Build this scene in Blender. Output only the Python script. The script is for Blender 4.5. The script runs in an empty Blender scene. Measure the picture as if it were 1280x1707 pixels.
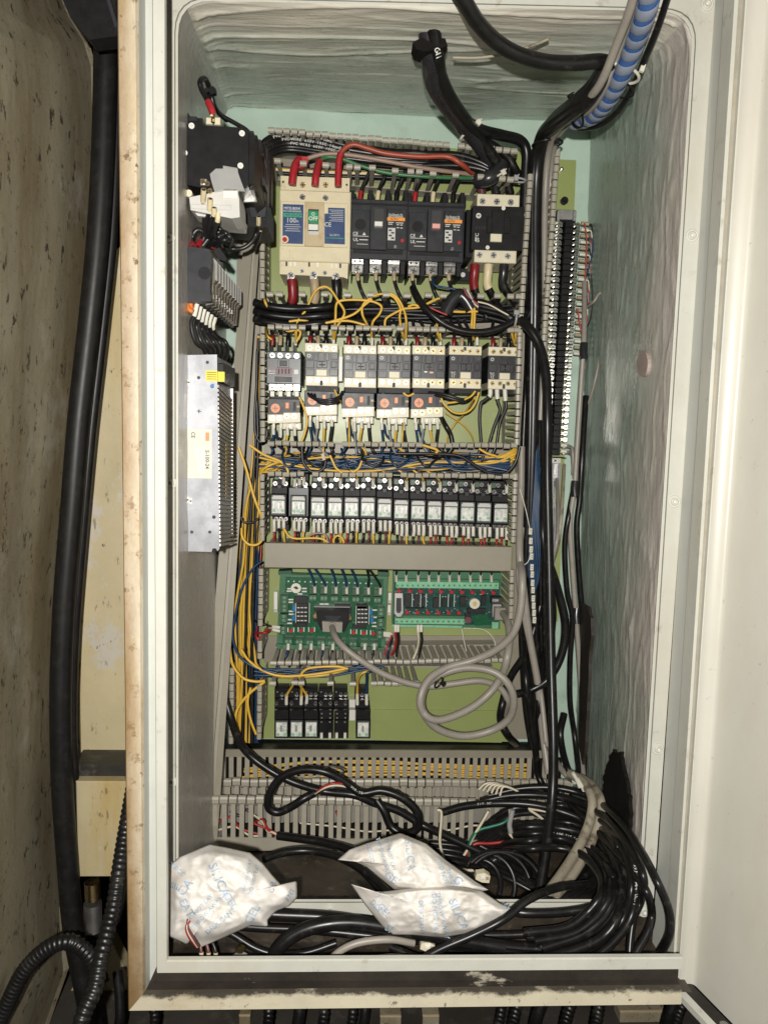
import bpy, bmesh, math, random
from mathutils import Vector, Matrix, noise
random.seed(7)
C = bpy.context.scene.collection
SC = bpy.context.scene
# ------------------------------------------------------------------ camera
F = 1282.0; D = 1.08
def _rot(p, y, r):
    Ry = Matrix(((math.cos(y), math.sin(y), 0), (-math.sin(y), math.cos(y), 0), (0, 0, 1)))
    f = Ry @ Vector((0, math.cos(p), -math.sin(p))); rt = Ry @ Vector((1, 0, 0)); u = rt.cross(f)
    c, s = math.cos(r), math.sin(r)
    return rt*c + u*s, -rt*s + u*c, f
RT, UP, FW = _rot(math.radians(6.19), math.radians(2.6), math.radians(1.337))
CAM = Vector((0, -D, 0))
cd = bpy.data.cameras.new('camera'); cam = bpy.data.objects.new('camera', cd); C.objects.link(cam)
cd.sensor_fit = 'VERTICAL'; cd.sensor_height = 36; cd.lens = F/1707*36; cd.clip_start = 0.01; cd.clip_end = 50
cam.matrix_world = Matrix(((RT.x, UP.x, -FW.x, CAM.x), (RT.y, UP.y, -FW.y, CAM.y), (RT.z, UP.z, -FW.z, CAM.z), (0, 0, 0, 1)))
SC.camera = cam
# ------------------------------------------------------------------ light: the phone's flash beside the lens, faint room light
w = bpy.data.worlds.new('World'); SC.world = w; w.use_nodes = True
w.node_tree.nodes['Background'].inputs[0].default_value = (1, .93, .82, 1)
w.node_tree.nodes['Background'].inputs[1].default_value = 0.007
ld = bpy.data.lights.new('phone_flash', 'POINT'); ld.energy = 47; ld.shadow_soft_size = 0.007; ld.color = (1, .965, .90)
fl = bpy.data.objects.new('phone_flash', ld); C.objects.link(fl)
_up = math.radians(8); _f = FW*math.cos(_up)+UP*math.sin(_up); _u = UP*math.cos(_up)-FW*math.sin(_up); _l = CAM - FW*.10 - RT*0.016 + UP*0.022
fl.matrix_world = Matrix(((RT.x, _u.x, -_f.x, _l.x), (RT.y, _u.y, -_f.y, _l.y), (RT.z, _u.z, -_f.z, _l.z), (0, 0, 0, 1)))
SC.view_settings.view_transform = 'Standard'; SC.view_settings.look = 'None'; SC.view_settings.exposure = 0; SC.view_settings.gamma = 1
# ------------------------------------------------------------------ helpers
def P(px, py, Y):
    d = RT*((px-640)/F) - UP*((py-853.5)/F) + FW
    return CAM + d*((Y+D)/d.y)
def S(Y): return (D+Y)/F
def tag(o, label=None, cat=None, group=None, kind=None):
    if label: o['label'] = label
    if cat: o['category'] = cat
    if group: o['group'] = group
    if kind: o['kind'] = kind
    return o
def empty(name, loc, label=None, cat=None, group=None):
    o = bpy.data.objects.new(name, None); C.objects.link(o); o.location = loc; o.empty_display_size = .02
    return tag(o, label, cat, group)
def copy_tree(o, parent=None):
    c = o.copy(); C.objects.link(c)
    if parent: c.parent = parent
    for ch in o.children: copy_tree(ch, c)
    return c
class MB:
    def __init__(s): s.v = []; s.f = []; s.m = []; s.sm = []
    def add(s, vs, fs, mi=0, smooth=False):
        n = len(s.v); s.v += [tuple(v) for v in vs]
        for f in fs: s.f.append([i+n for i in f]); s.m.append(mi); s.sm.append(smooth)
        return s
    def box(s, x0, x1, y0, y1, z0, z1, c=0, mi=0):
        # y0 is the front (towards the camera); c chamfers the front edges
        if c <= 0:
            vs = [(x0,y0,z0),(x1,y0,z0),(x1,y0,z1),(x0,y0,z1),(x0,y1,z0),(x1,y1,z0),(x1,y1,z1),(x0,y1,z1)]
            fs = [(0,1,2,3),(5,4,7,6),(4,0,3,7),(1,5,6,2),(3,2,6,7),(4,5,1,0)]
        else:
            c = min(c, (x1-x0)*.4, (z1-z0)*.4, (y1-y0)*.5)
            vs = [(x0+c,y0,z0+c),(x1-c,y0,z0+c),(x1-c,y0,z1-c),(x0+c,y0,z1-c)]
            vs += [(x0,y0+c,z0),(x1,y0+c,z0),(x1,y0+c,z1),(x0,y0+c,z1),(x0,y1,z0),(x1,y1,z0),(x1,y1,z1),(x0,y1,z1)]
            fs = [(0,1,2,3),(4,5,1,0),(5,6,2,1),(6,7,3,2),(7,4,0,3),(8,9,5,4),(9,10,6,5),(10,11,7,6),(11,8,4,7),(9,8,11,10)]
        return s.add(vs, fs, mi)
    def cyl(s, x, z, y0, y1, r, n=12, mi=0, r1=None, sm=True):
        r1 = r if r1 is None else r1
        a = [(x+r*math.cos(2*math.pi*i/n), y0, z+r*math.sin(2*math.pi*i/n)) for i in range(n)]
        b = [(x+r1*math.cos(2*math.pi*i/n), y1, z+r1*math.sin(2*math.pi*i/n)) for i in range(n)]
        s.add(a+b, [((i+1)%n, i, i+n, (i+1)%n+n) for i in range(n)], mi, sm)
        s.add(a, [list(range(n))], mi); s.add(b, [list(range(n))[::-1]], mi)
        return s
    def prism(s, pts, y0, y1, mi=0):
        n = len(pts); a = [(p[0], y0, p[1]) for p in pts]; b = [(p[0], y1, p[1]) for p in pts]
        return s.add(a+b, [list(range(n)), [i+n for i in range(n)][::-1]] + [((i+1)%n, i, i+n, (i+1)%n+n) for i in range(n)], mi)
    def hexa(s, p, mi=0):
        # 8 points: front quad then back quad, any shape
        return s.add(p, [(0,1,2,3),(5,4,7,6),(4,0,3,7),(1,5,6,2),(3,2,6,7),(4,5,1,0)], mi)
    def tube(s, pts, r, n=8, mi=0, radii=None):
        pts = [Vector(p) for p in pts]; m = len(pts); up = Vector((0.13, -0.3, .95)).normalized(); rings = []
        for i, p in enumerate(pts):
            t = (pts[min(i+1, m-1)] - pts[max(i-1, 0)])
            t = t.normalized() if t.length > 1e-9 else Vector((0, 0, 1))
            a = up - t*up.dot(t)
            if a.length < 1e-4: a = t.orthogonal()
            a.normalize(); up = a; b = t.cross(a); rr = radii[i] if radii else r
            rings += [p + (a*math.cos(2*math.pi*k/n) + b*math.sin(2*math.pi*k/n))*rr for k in range(n)]
        fs = [(i*n+k, i*n+(k+1)%n, (i+1)*n+(k+1)%n, (i+1)*n+k) for i in range(m-1) for k in range(n)]
        s.add(rings, fs, mi, True)
        s.add(rings[:n], [list(range(n))[::-1]], mi); s.add(rings[-n:], [list(range(n))], mi)
        return s
    def mesh(s, name, mats):
        me = bpy.data.meshes.new(name); me.from_pydata(s.v, [], s.f)
        for m in (mats if isinstance(mats, (list, tuple)) else [mats]): me.materials.append(m)
        me.polygons.foreach_set('material_index', s.m); me.polygons.foreach_set('use_smooth', s.sm)
        bm = bmesh.new(); bm.from_mesh(me); bmesh.ops.recalc_face_normals(bm, faces=bm.faces); bm.to_mesh(me); bm.free()
        me.update(); return me
    def build(s, name, mats, parent=None):
        return link(name, s.mesh(name, mats), parent)
def link(name, me, parent=None, loc=None):
    o = bpy.data.objects.new(name, me); C.objects.link(o)
    if parent: o.parent = parent
    if loc is not None: o.location = loc
    return o
def catmull(pts, k=6):
    pts = [Vector(p) for p in pts]
    if len(pts) < 3: return [pts[0].lerp(pts[1], i/k) for i in range(k+1)]
    q = [pts[0]*2-pts[1]] + pts + [pts[-1]*2-pts[-2]]; out = []
    for i in range(1, len(q)-2):
        p0, p1, p2, p3 = q[i-1:i+3]
        for j in range(k):
            t = j/k
            out.append(((p1*2) + (p2-p0)*t + (p0*2-p1*5+p2*4-p3)*t*t + (p1*3-p0-p2*3+p3)*t*t*t)*.5)
    out.append(q[-2]); return out
# ------------------------------------------------------------------ materials
MT = {}
def mat(name, col, rough=.5, metal=0, var=.12, scale=60, stains=None, bump=None, stretch=(1,1,1), rvar=.1, spec=.5, alpha=1, coat=0):
    m = bpy.data.materials.new(name); m.use_nodes = True; nt = m.node_tree; N = nt.nodes; L = nt.links
    b = N['Principled BSDF']; b.inputs['Metallic'].default_value = metal; b.inputs['Specular IOR Level'].default_value = spec
    b.inputs['Alpha'].default_value = alpha; b.inputs['Coat Weight'].default_value = coat
    g = N.new('ShaderNodeNewGeometry'); mp = N.new('ShaderNodeMapping'); mp.inputs['Scale'].default_value = stretch
    L.new(g.outputs['Position'], mp.inputs['Vector'])
    nz = N.new('ShaderNodeTexNoise'); nz.inputs['Scale'].default_value = scale; nz.inputs['Detail'].default_value = 5; nz.inputs['Roughness'].default_value = .65
    L.new(mp.outputs[0], nz.inputs['Vector'])
    mx = N.new('ShaderNodeMix'); mx.data_type = 'RGBA'; mx.clamp_factor = True
    mx.inputs[6].default_value = (*[max(0, c*(1-var)) for c in col], 1); mx.inputs[7].default_value = (*[min(1, c*(1+var)) for c in col], 1)
    rmp = N.new('ShaderNodeMapRange'); rmp.inputs[1].default_value = .3; rmp.inputs[2].default_value = .7
    L.new(nz.outputs[0], rmp.inputs[0]); L.new(rmp.outputs[0], mx.inputs[0]); last = mx.outputs[2]
    for st in (stains or []):
        # (colour, scale, low, high, amount, stretch)
        mp2 = N.new('ShaderNodeMapping'); mp2.inputs['Scale'].default_value = st[5] if len(st) > 5 else (1,1,1); mp2.inputs['Location'].default_value = (st[1]*.37, 1.3, st[2]*7)
        L.new(g.outputs['Position'], mp2.inputs['Vector'])
        n2 = N.new('ShaderNodeTexNoise'); n2.inputs['Scale'].default_value = st[1]; n2.inputs['Detail'].default_value = 6; n2.inputs['Roughness'].default_value = .7
        L.new(mp2.outputs[0], n2.inputs['Vector'])
        r2 = N.new('ShaderNodeMapRange'); r2.inputs[1].default_value = st[2]; r2.inputs[2].default_value = st[3]; r2.inputs[4].default_value = st[4]
        L.new(n2.outputs[0], r2.inputs[0])
        m2 = N.new('ShaderNodeMix'); m2.data_type = 'RGBA'; m2.inputs[7].default_value = (*st[0], 1)
        L.new(r2.outputs[0], m2.inputs[0]); L.new(last, m2.inputs[6]); last = m2.outputs[2]
    L.new(last, b.inputs['Base Color'])
    r3 = N.new('ShaderNodeMapRange'); r3.inputs[3].default_value = max(.02, rough-rvar); r3.inputs[4].default_value = min(1, rough+rvar)
    L.new(nz.outputs[0], r3.inputs[0]); L.new(r3.outputs[0], b.inputs['Roughness'])
    if bump:
        n3 = N.new('ShaderNodeTexNoise'); n3.inputs['Scale'].default_value = bump[0]; n3.inputs['Detail'].default_value = 4
        mp3 = N.new('ShaderNodeMapping'); mp3.inputs['Scale'].default_value = bump[3] if len(bump) > 3 else stretch
        L.new(g.outputs['Position'], mp3.inputs['Vector']); L.new(mp3.outputs[0], n3.inputs['Vector'])
        bp = N.new('ShaderNodeBump'); bp.inputs['Strength'].default_value = bump[1]; bp.inputs['Distance'].default_value = bump[2]
        L.new(n3.outputs[0], bp.inputs['Height']); L.new(bp.outputs[0], b.inputs['Normal'])
    MT[name] = m; return m
def edge_dirt(name, axis, v0, v1, col, amp=.02, sc=40, stretch=(1,1,1), amount=.9):
    # grime that is thickest at v0 and gone by v1 along an axis, broken up by noise
    m = MT[name]; nt = m.node_tree; N = nt.nodes; L = nt.links; b = N['Principled BSDF']; old = b.inputs['Base Color'].links[0].from_socket
    g = N.new('ShaderNodeNewGeometry'); sx = N.new('ShaderNodeSeparateXYZ'); L.new(g.outputs['Position'], sx.inputs[0]); mp = N.new('ShaderNodeMapping'); mp.inputs['Scale'].default_value = stretch; L.new(g.outputs['Position'], mp.inputs[0])
    n = N.new('ShaderNodeTexNoise'); n.inputs['Scale'].default_value = sc; n.inputs['Detail'].default_value = 8; n.inputs['Roughness'].default_value = .75; L.new(mp.outputs[0], n.inputs['Vector'])
    ma = N.new('ShaderNodeMath'); ma.operation = 'MULTIPLY_ADD'; ma.inputs[1].default_value = amp; L.new(n.outputs[0], ma.inputs[0]); L.new(sx.outputs[axis], ma.inputs[2])
    r = N.new('ShaderNodeMapRange'); r.inputs[1].default_value = v0+amp*.5; r.inputs[2].default_value = v1+amp*.5; r.inputs[3].default_value = amount; r.inputs[4].default_value = 0; L.new(ma.outputs[0], r.inputs[0])
    mx = N.new('ShaderNodeMix'); mx.data_type = 'RGBA'; mx.inputs[7].default_value = (*col, 1); L.new(r.outputs[0], mx.inputs[0]); L.new(old, mx.inputs[6]); L.new(mx.outputs[2], b.inputs['Base Color'])
def wallmat(name, colA, colB, yA, yB, stretch):
    # two coats of paint: colA over the back, beige overspray colB towards the opening, uneven border
    m = mat(name, colA, .30, 0, .16, 32, [((.14,.145,.13), 16, .55, .68, .35), ((.03,.03,.026), 75, .655, .69, .9, stretch), ((.62,.66,.60), 130, .635, .67, .6, stretch), ((.40,.37,.34), 40, .56, .64, .45), ((.10,.11,.09), 200, .60, .66, .5)], (110, .5, .0022), stretch, rvar=.14)
    nt = m.node_tree; N = nt.nodes; L = nt.links; b = N['Principled BSDF']
    old = b.inputs['Base Color'].links[0].from_socket
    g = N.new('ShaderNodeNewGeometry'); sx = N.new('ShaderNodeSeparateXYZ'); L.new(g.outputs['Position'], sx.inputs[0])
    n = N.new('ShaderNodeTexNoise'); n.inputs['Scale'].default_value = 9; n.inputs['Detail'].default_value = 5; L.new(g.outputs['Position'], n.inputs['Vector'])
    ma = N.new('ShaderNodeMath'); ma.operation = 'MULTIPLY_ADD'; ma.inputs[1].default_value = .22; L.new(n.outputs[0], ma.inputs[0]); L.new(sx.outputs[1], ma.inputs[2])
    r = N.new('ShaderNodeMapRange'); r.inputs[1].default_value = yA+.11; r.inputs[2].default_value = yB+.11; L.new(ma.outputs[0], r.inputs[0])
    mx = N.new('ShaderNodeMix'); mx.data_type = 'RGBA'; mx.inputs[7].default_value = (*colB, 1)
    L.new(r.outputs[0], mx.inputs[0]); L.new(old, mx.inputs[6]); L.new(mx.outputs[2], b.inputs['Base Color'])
    return m
BR = (.16,.085,.03)
mat('white_paint', (.50,.50,.445), .42, 0, .05, 30, [((.30,.25,.18), 55, .60, .68, .5), ((.45,.40,.30), 9, .5, .65, .35, (1,1,.3))], (160, .08, .002))
mat('frame_paint', (.56,.50,.385), .45, 0, .08, 20, [((.42,.29,.12), 11, .50, .64, .6, (1,1,.25)), ((.15,.09,.045), 95, .57, .66, .8), (BR, 24, .57, .68, .55, (1,1,.35)), ((.03,.02,.012), 60, .63, .67, .85)], (220, .1, .002))
mat('gutter_paint', (.030,.025,.020), .6, 0, .3, 25, [((.42,.39,.31), 26, .57, .62, .8, (.4,1,1)), ((.03,.025,.02), 24, .52, .66, .8, (.4,1,1))], (200, .2, .003), spec=.25)
mat('sill_paint', (.52,.475,.36), .45, 0, .08, 20, [((.36,.28,.16), 16, .52, .68, .6, (.35,1,1)), ((.10,.08,.06), 110, .61, .67, .8)], (220, .1, .002))
mat('plug_paint', (.36,.29,.26), .5, 0, .2, 80)
mat('machine_hole', (.022,.016,.012), .6, 0, .3, 40)
mat('grey_paint', (.46,.47,.43), .5, 0, .05, 20, [((.30,.30,.27), 12, .6, .75, .4)])
mat('seal_grey', (.33,.30,.24), .5)
mat('door_paint', (.55,.54,.475), .38, 0, .05, 3.5, [((.47,.43,.36), 4, .46, .62, .45, (1,1,.4)), ((.2,.17,.13), 130, .66, .70, .5)])
mat('machine_beige', (.22,.195,.135), .55, 0, .12, 9, [((.13,.095,.045), 11, .48, .62, .7, (1,1,.18)), ((.025,.018,.012), 85, .585, .635, .9, (1,1,.6)), ((.36,.34,.29), 7, .56, .66, .5), ((.03,.022,.015), 240, .62, .66, .8)], (120, .12, .003))
mat('machine_yellow', (.36,.305,.185), .5, 0, .1, 9, [((.33,.24,.09), 12, .48, .60, .8, (1,1,.12)), ((.36,.35,.34), 9, .57, .61, .6, (1,1,.7)), ((.05,.03,.03), 40, .645, .67, .9), ((.06,.045,.03), 150, .6, .65, .6, (1,1,.3))], (100, .1, .003))
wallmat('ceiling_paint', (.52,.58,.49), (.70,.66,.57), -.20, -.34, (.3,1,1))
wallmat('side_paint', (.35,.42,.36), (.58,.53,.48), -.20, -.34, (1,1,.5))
wallmat('left_wall_paint', (.36,.34,.315), (.36,.335,.31), -.17, -.32, (1,1,.5))
mat('mint_paint', (.44,.57,.48), .4, 0, .08, 14, [((.30,.42,.34), 20, .55, .7, .6)], (40, .2, .002))
mat('olive_plate', (.285,.33,.12), .36, 0, .05, 12, [((.40,.43,.26), 25, .62, .75, .35)], (300, .03, .001))
mat('duct_grey', (.34,.315,.255), .42, 0, .07, 40, [((.20,.18,.14), 60, .62, .75, .5)])
mat('lid_grey', (.27,.245,.19), .42, 0, .05, 20, [((.28,.25,.2), 30, .6, .75, .4)])
mat('duct_dark', (.23,.215,.185), .6, 0, .1, 40)
mat('mccb_beige', (.65,.575,.39), .45, 0, .07, 50, [((.33,.22,.10), 70, .60, .72, .55), ((.2,.12,.06), 140, .68, .75, .6)])
mat('toggle_beige', (.50,.40,.24), .5, 0, .1, 60, [((.35,.2,.07), 60, .5, .7, .7)])
mat('cream', (.66,.61,.45), .42, 0, .06, 60, [((.36,.28,.16), 120, .66, .76, .5)])
mat('black_plastic', (.010,.010,.0105), .46, 0, .25, 80, [((.06,.057,.05), 120, .62, .72, .3)], spec=.22)
mat('charcoal', (.026,.027,.031), .40, 0, .15, 90, [((.10,.095,.085), 130, .6, .72, .35)], spec=.3)
mat('contactor_black', (.023,.024,.027), .36, 0, .15, 90, [((.11,.105,.095), 130, .58, .70, .35)], spec=.42, rvar=.08)
mat('slate', (.07,.075,.082), .32, 0, .12, 90, [((.2,.2,.19), 130, .6, .75, .4)])
mat('cable_black', (.008,.0078,.0078), .32, 0, .3, 90, [((.07,.063,.053), 80, .58, .68, .4)], spec=.36)
mat('rubber', (.006,.006,.006), .38, 0, .3, 60, [((.05,.043,.035), 60, .56, .68, .5)], (180, .15, .002), spec=.4)
mat('cable_grey', (.275,.25,.215), .42, 0, .08, 50, [((.17,.14,.10), 50, .58, .72, .5)])
mat('cable_dirty', (.30,.265,.20), .55, 0, .15, 50, [((.09,.07,.05), 50, .52, .62, .8)])
mat('yellow_wire', (.66,.41,.055), .38, 0, .1, 60, [((.25,.15,.04), 140, .66, .75, .4)])
mat('blue_wire', (.012,.042,.098), .4, 0, .2, 60)
mat('black_wire', (.014,.014,.015), .38, 0, .25, 60)
mat('red_wire', (.32,.022,.02), .4, 0, .15, 60)
mat('brick_wire', (.30,.055,.028), .42, 0, .15, 50)
mat('brown_wire', (.30,.20,.155), .45, 0, .12, 50)
mat('green_wire', (.045,.16,.065), .42, 0, .15, 50)
mat('teal_wire', (.012,.14,.085), .4, 0, .15, 50)
mat('white_wire', (.62,.56,.42), .42, 0, .1, 60)
mat('grey_wire', (.25,.25,.26), .42, 0, .1, 60)
mat('red_sleeve', (.36,.018,.026), .34, 0, .12, 120)
mat('red_dark', (.20,.010,.014), .36, 0, .15, 120)
mat('cream_sleeve', (.62,.53,.33), .42, 0, .1, 120)
mat('tan_sleeve', (.38,.29,.18), .45, 0, .1, 120)
mat('marker_white', (.66,.64,.55), .45, 0, .06, 200, [((.1,.09,.08), 420, .60, .66, .6)])
mat('chrome', (.78,.76,.72), .22, 1, .12, 150, rvar=.1)
mat('brass', (.62,.47,.24), .28, 1, .15, 150)
mat('zinc', (.32,.325,.345), .50, .65, .3, 26, [((.20,.205,.22), 14, .48, .60, .6), ((.45,.46,.49), 60, .58, .66, .6, (1,1,.3))], rvar=.14)
mat('steel_dull', (.42,.41,.40), .45, 1, .15, 60)
mat('white_plastic', (.74,.72,.66), .4, 0, .05, 60)
mat('pale_grey', (.55,.54,.51), .4, 0, .06, 60)
mat('print_white', (.62,.62,.58), .6, 0, .03, 60)
mat('print_dark', (.03,.03,.03), .6)
mat('navy_label', (.028,.06,.16), .36, 0, .12, 120)
mat('label_green', (.04,.35,.17), .4)
mat('handle_green', (.02,.27,.12), .36, 0, .1, 100)
mat('handle_pink', (.72,.36,.32), .4)
mat('red_dot', (.45,.02,.02), .3)
mat('orange_label', (.85,.30,.035), .45)
mat('dial_orange', (.74,.25,.085), .42, 0, .1, 120)
mat('relay_white', (.72,.73,.66), .35, 0, .35, 160, [((.16,.34,.27), 110, .55, .62, .8), ((.16,.15,.13), 150, .6, .66, .7)])
mat('clear_plastic', (.72,.75,.74), .1, 0, .02, 60, alpha=.16, spec=.8)
mat('smoky_plastic', (.15,.132,.105), .22, 0, .2, 90, alpha=.93, spec=.8)
mat('clear_cover', (.55,.55,.54), .16, 0, .05, 60, alpha=.45, spec=.8)
mat('pcb_green', (.008,.085,.035), .32, 0, .2, 260, [((.02,.17,.08), 340, .6, .64, .7)])
mat('pcb_teal', (.010,.055,.045), .32, 0, .25, 260, [((.16,.28,.22), 380, .63, .67, .7)])
mat('tray_green', (.045,.15,.075), .4, 0, .08, 60)
mat('tray_dark', (.012,.075,.035), .42, 0, .1, 60)
mat('block_green', (.045,.10,.055), .4, 0, .12, 120)
mat('block_mint', (.20,.46,.28), .36, 0, .12, 160)
mat('chip_black', (.012,.012,.012), .4)
mat('cap_blue', (.02,.16,.42), .35)
mat('yellow_label', (.72,.58,.02), .42)
mat('paper_label', (.62,.60,.50), .5, 0, .04, 60)
mat('gold_print', (.50,.30,.04), .5)
mat('orange_sleeve', (.62,.18,.03), .4)
mat('spiral_blue', (.045,.11,.29), .35, 0, .15, 40)
mat('spiral_pale', (.25,.28,.35), .28, 0, .15, 40, alpha=.8)
mat('tie_white', (.60,.58,.48), .4)
mat('tie_grey', (.30,.30,.29), .35)
mat('floor_grime', (.045,.035,.025), .45, 0, .4, 22, [((.16,.14,.11), 60, .55, .68, .55), ((.01,.008,.006), 14, .5, .62, .7)], (90, .35, .004))
mat('ledge_grime', (.013,.011,.009), .5, 0, .3, 20, [((.12,.11,.095), 16, .56, .70, .5)], (60, .3, .003))
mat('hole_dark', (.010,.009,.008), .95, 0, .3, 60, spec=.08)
mat('paper_bag', (.70,.67,.63), .6, 0, .04, 25, [((.55,.45,.36), 16, .5, .7, .4)], (300, .06, .002))
mat('bag_print', (.38,.48,.60), .6, 0, .2, 200)
mat('tape', (.02,.02,.022), .28, 0, .2, 60)
mat('clear_tape', (.30,.30,.29), .2, 0, .1, 90)
mat('hose_dusty', (.006,.0055,.0055), .45, 0, .3, 60, [((.013,.012,.011), 90, .52, .62, .6)], spec=.26)
mat('ground', (.035,.03,.025), .7, 0, .3, 10, [((.10,.09,.07), 30, .55, .7, .6)])
mat('blue_plug', (.03,.10,.26), .4)
mat('maroon', (.13,.045,.05), .4)
# ------------------------------------------------------------------ device builder: features read off the photograph, placed at their real depth
class Dev:
    def __init__(s, name, label, cat, px, py, Y, group=None, tilt=0):
        s.Y = Y; s.o0 = P(px, py, Y); s.o = empty(name, s.o0, label, cat, group)
        if tilt: s.o.rotation_euler = (0, tilt, 0)
    flat = False
    def L(s, px, py, f): v = P(px, py, s.Y+(0 if s.flat else f/1000)) - s.o0; return v.x, v.z
    def part(s, name, mats, *prims, parent=None):
        b = MB()
        for p in prims:
            k = p[0]
            if k == 'b':
                _, x0, y0, x1, y1, f, bk = p[:7]; c = p[7] if len(p) > 7 else .6; mi = p[8] if len(p) > 8 else 0
                cx, cz = s.L((x0+x1)/2, (y0+y1)/2, f); sc = S(s.Y+f/1000); hw = (x1-x0)/2*sc; hh = (y1-y0)/2*sc
                b.box(cx-hw, cx+hw, f/1000, bk/1000, cz-hh, cz+hh, c/1000, mi)
            elif k == 'c':
                _, x, y, r, f, bk = p[:6]; mi = p[6] if len(p) > 6 else 0
                cx, cz = s.L(x, y, f); b.cyl(cx, cz, f/1000, bk/1000, r*S(s.Y+f/1000), 16 if r > 5 else 10, mi)
            elif k == 'p':
                _, pts, f, bk = p[:4]; mi = p[4] if len(p) > 4 else 0
                b.prism([s.L(x, y, f) for x, y in pts], f/1000, bk/1000, mi)
        return b.build(name, [MT[m] for m in (mats if isinstance(mats, (list, tuple)) else [mats])], parent or s.o)
    def screws(s, pts, r, f, mats=('chrome', 'print_dark'), name='screw', parent=None, h=2, slot=True):
        b = MB(); rr = r*S(s.Y+f/1000); b.cyl(0, 0, 0, h/1000, rr, 12)
        if slot:
            a = random.random()
            for q in range(2):
                ca, sa = math.cos(a+q*1.571), math.sin(a+q*1.571); L, W = rr*.75, rr*.17
                pts4 = [(-L*ca+W*sa, -L*sa-W*ca), (L*ca+W*sa, L*sa-W*ca), (L*ca-W*sa, L*sa+W*ca), (-L*ca-W*sa, -L*sa+W*ca)]
                b.prism(pts4, -.0002-q*.0001, .0005, 1)
        me = b.mesh(name, [MT[m] for m in mats])
        for i, (x, y) in enumerate(pts):
            cx, cz = s.L(x, y, f); o = link(name, me, parent or s.o, (cx, f/1000, cz)); o.rotation_euler = (0, random.random()*3, 0)
    def text(s, body, px, py, h, f, m='print_white', rot=0, name='lettering', parent=None, squash=1):
        x, z = s.L(px, py, f); return text_obj(body, h*S(s.Y), Vector((x, f/1000, z)), m, rot, parent or s.o, name, squash)
    def at(s, px, py):
        c = copy_tree(s.o); c.location = P(px, py, s.Y); return c
_tx = {}
def text_mesh(body):
    if body not in _tx:
        cu = bpy.data.curves.new('lettering', 'FONT'); cu.body = body; cu.size = 1; cu.align_x = 'CENTER'; cu.align_y = 'CENTER'; cu.resolution_u = 2; cu.offset = .012
        o = bpy.data.objects.new('lettering', cu); C.objects.link(o)
        me = bpy.data.meshes.new_from_object(o.evaluated_get(bpy.context.evaluated_depsgraph_get()))
        bpy.data.objects.remove(o); _tx[body] = ([v.co.copy() for v in me.vertices], [list(p.vertices) for p in me.polygons])
    return _tx[body]
def text_obj(body, h, loc, m, rot, parent, name='lettering', squash=1):
    vs, fs = text_mesh(body); ca, sa = math.cos(rot), math.sin(rot); k = h/.7; b = MB()
    b.add([((v.x*squash*ca - v.y*sa)*k, 0, (v.x*squash*sa + v.y*ca)*k) for v in vs], fs)
    return b.build(name, MT[m], parent) if loc is None else _loc(b.build(name, MT[m], parent), loc)
def _loc(o, l): o.location = l; return o
# wires: points are (px, py, Y) or (px, py) at depth Y
def path(pts, Y=-.08, k=6):
    return catmull([P(p[0], p[1], p[2] if len(p) > 2 else Y) for p in pts], k)
def wire(pts, r, m, label, cat='wire', group=None, Y=-.08, name='control_wire', k=6, n=7, ends=None, parent=None):
    q = path(pts, Y, k); ym = sum((p[2] if len(p) > 2 else Y) for p in pts)/len(pts); rr = r*S(ym)
    b = MB(); b.tube([p-q[0] for p in q], rr, n); o = b.build(name, MT[m], parent); o.location = q[0]
    if not parent: tag(o, label, cat, group)
    # ends: list of (which end 0/1, material, length px, radius px, part name)
    for e in (ends or []):
        idx = q if e[0] == 0 else q[::-1]; L = e[2]*S(ym); acc = 0; pp = [idx[0]]
        for a, c in zip(idx, idx[1:]):
            d = (c-a).length
            if acc+d >= L: pp.append(a.lerp(c, (L-acc)/max(d, 1e-9))); break
            acc += d; pp.append(c)
        t = MB(); t.tube([p-q[0] for p in pp], e[3]*S(ym), 7); t.build(e[4] if len(e) > 4 else 'marker_sleeve', MT[e[1]], o)
    return o
ORD = ['first','second','third','fourth','fifth','sixth','seventh','eighth','ninth','tenth','eleventh','twelfth','thirteenth','fourteenth','fifteenth','sixteenth','seventeenth','eighteenth','nineteenth','twentieth']+['twenty '+w for w in ('first','second','third','fourth','fifth','sixth')]
# ================================================================== the setting and the cabinet
YF = -.35
def quad_strip(name, cols, m, parent, smooth=False):
    # cols: list of point lists of equal length
    b = MB(); n = len(cols[0]); vs = [p for c in cols for p in c]
    b.add(vs, [(i*n+j, i*n+j+1, (i+1)*n+j+1, (i+1)*n+j) for i in range(len(cols)-1) for j in range(n-1)], 0, smooth)
    return b.build(name, MT[m], parent)
gz = P(600, 1960, -.44).z
b = MB(); b.box(-3, 3, -3, 3, gz-.1, gz); tag(b.build('floor', MT['ground']), kind='structure')
b = MB(); b.box(-3, 3, 1.2, 1.3, gz, 3); tag(b.build('wall', MT['ground']), kind='structure')

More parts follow.
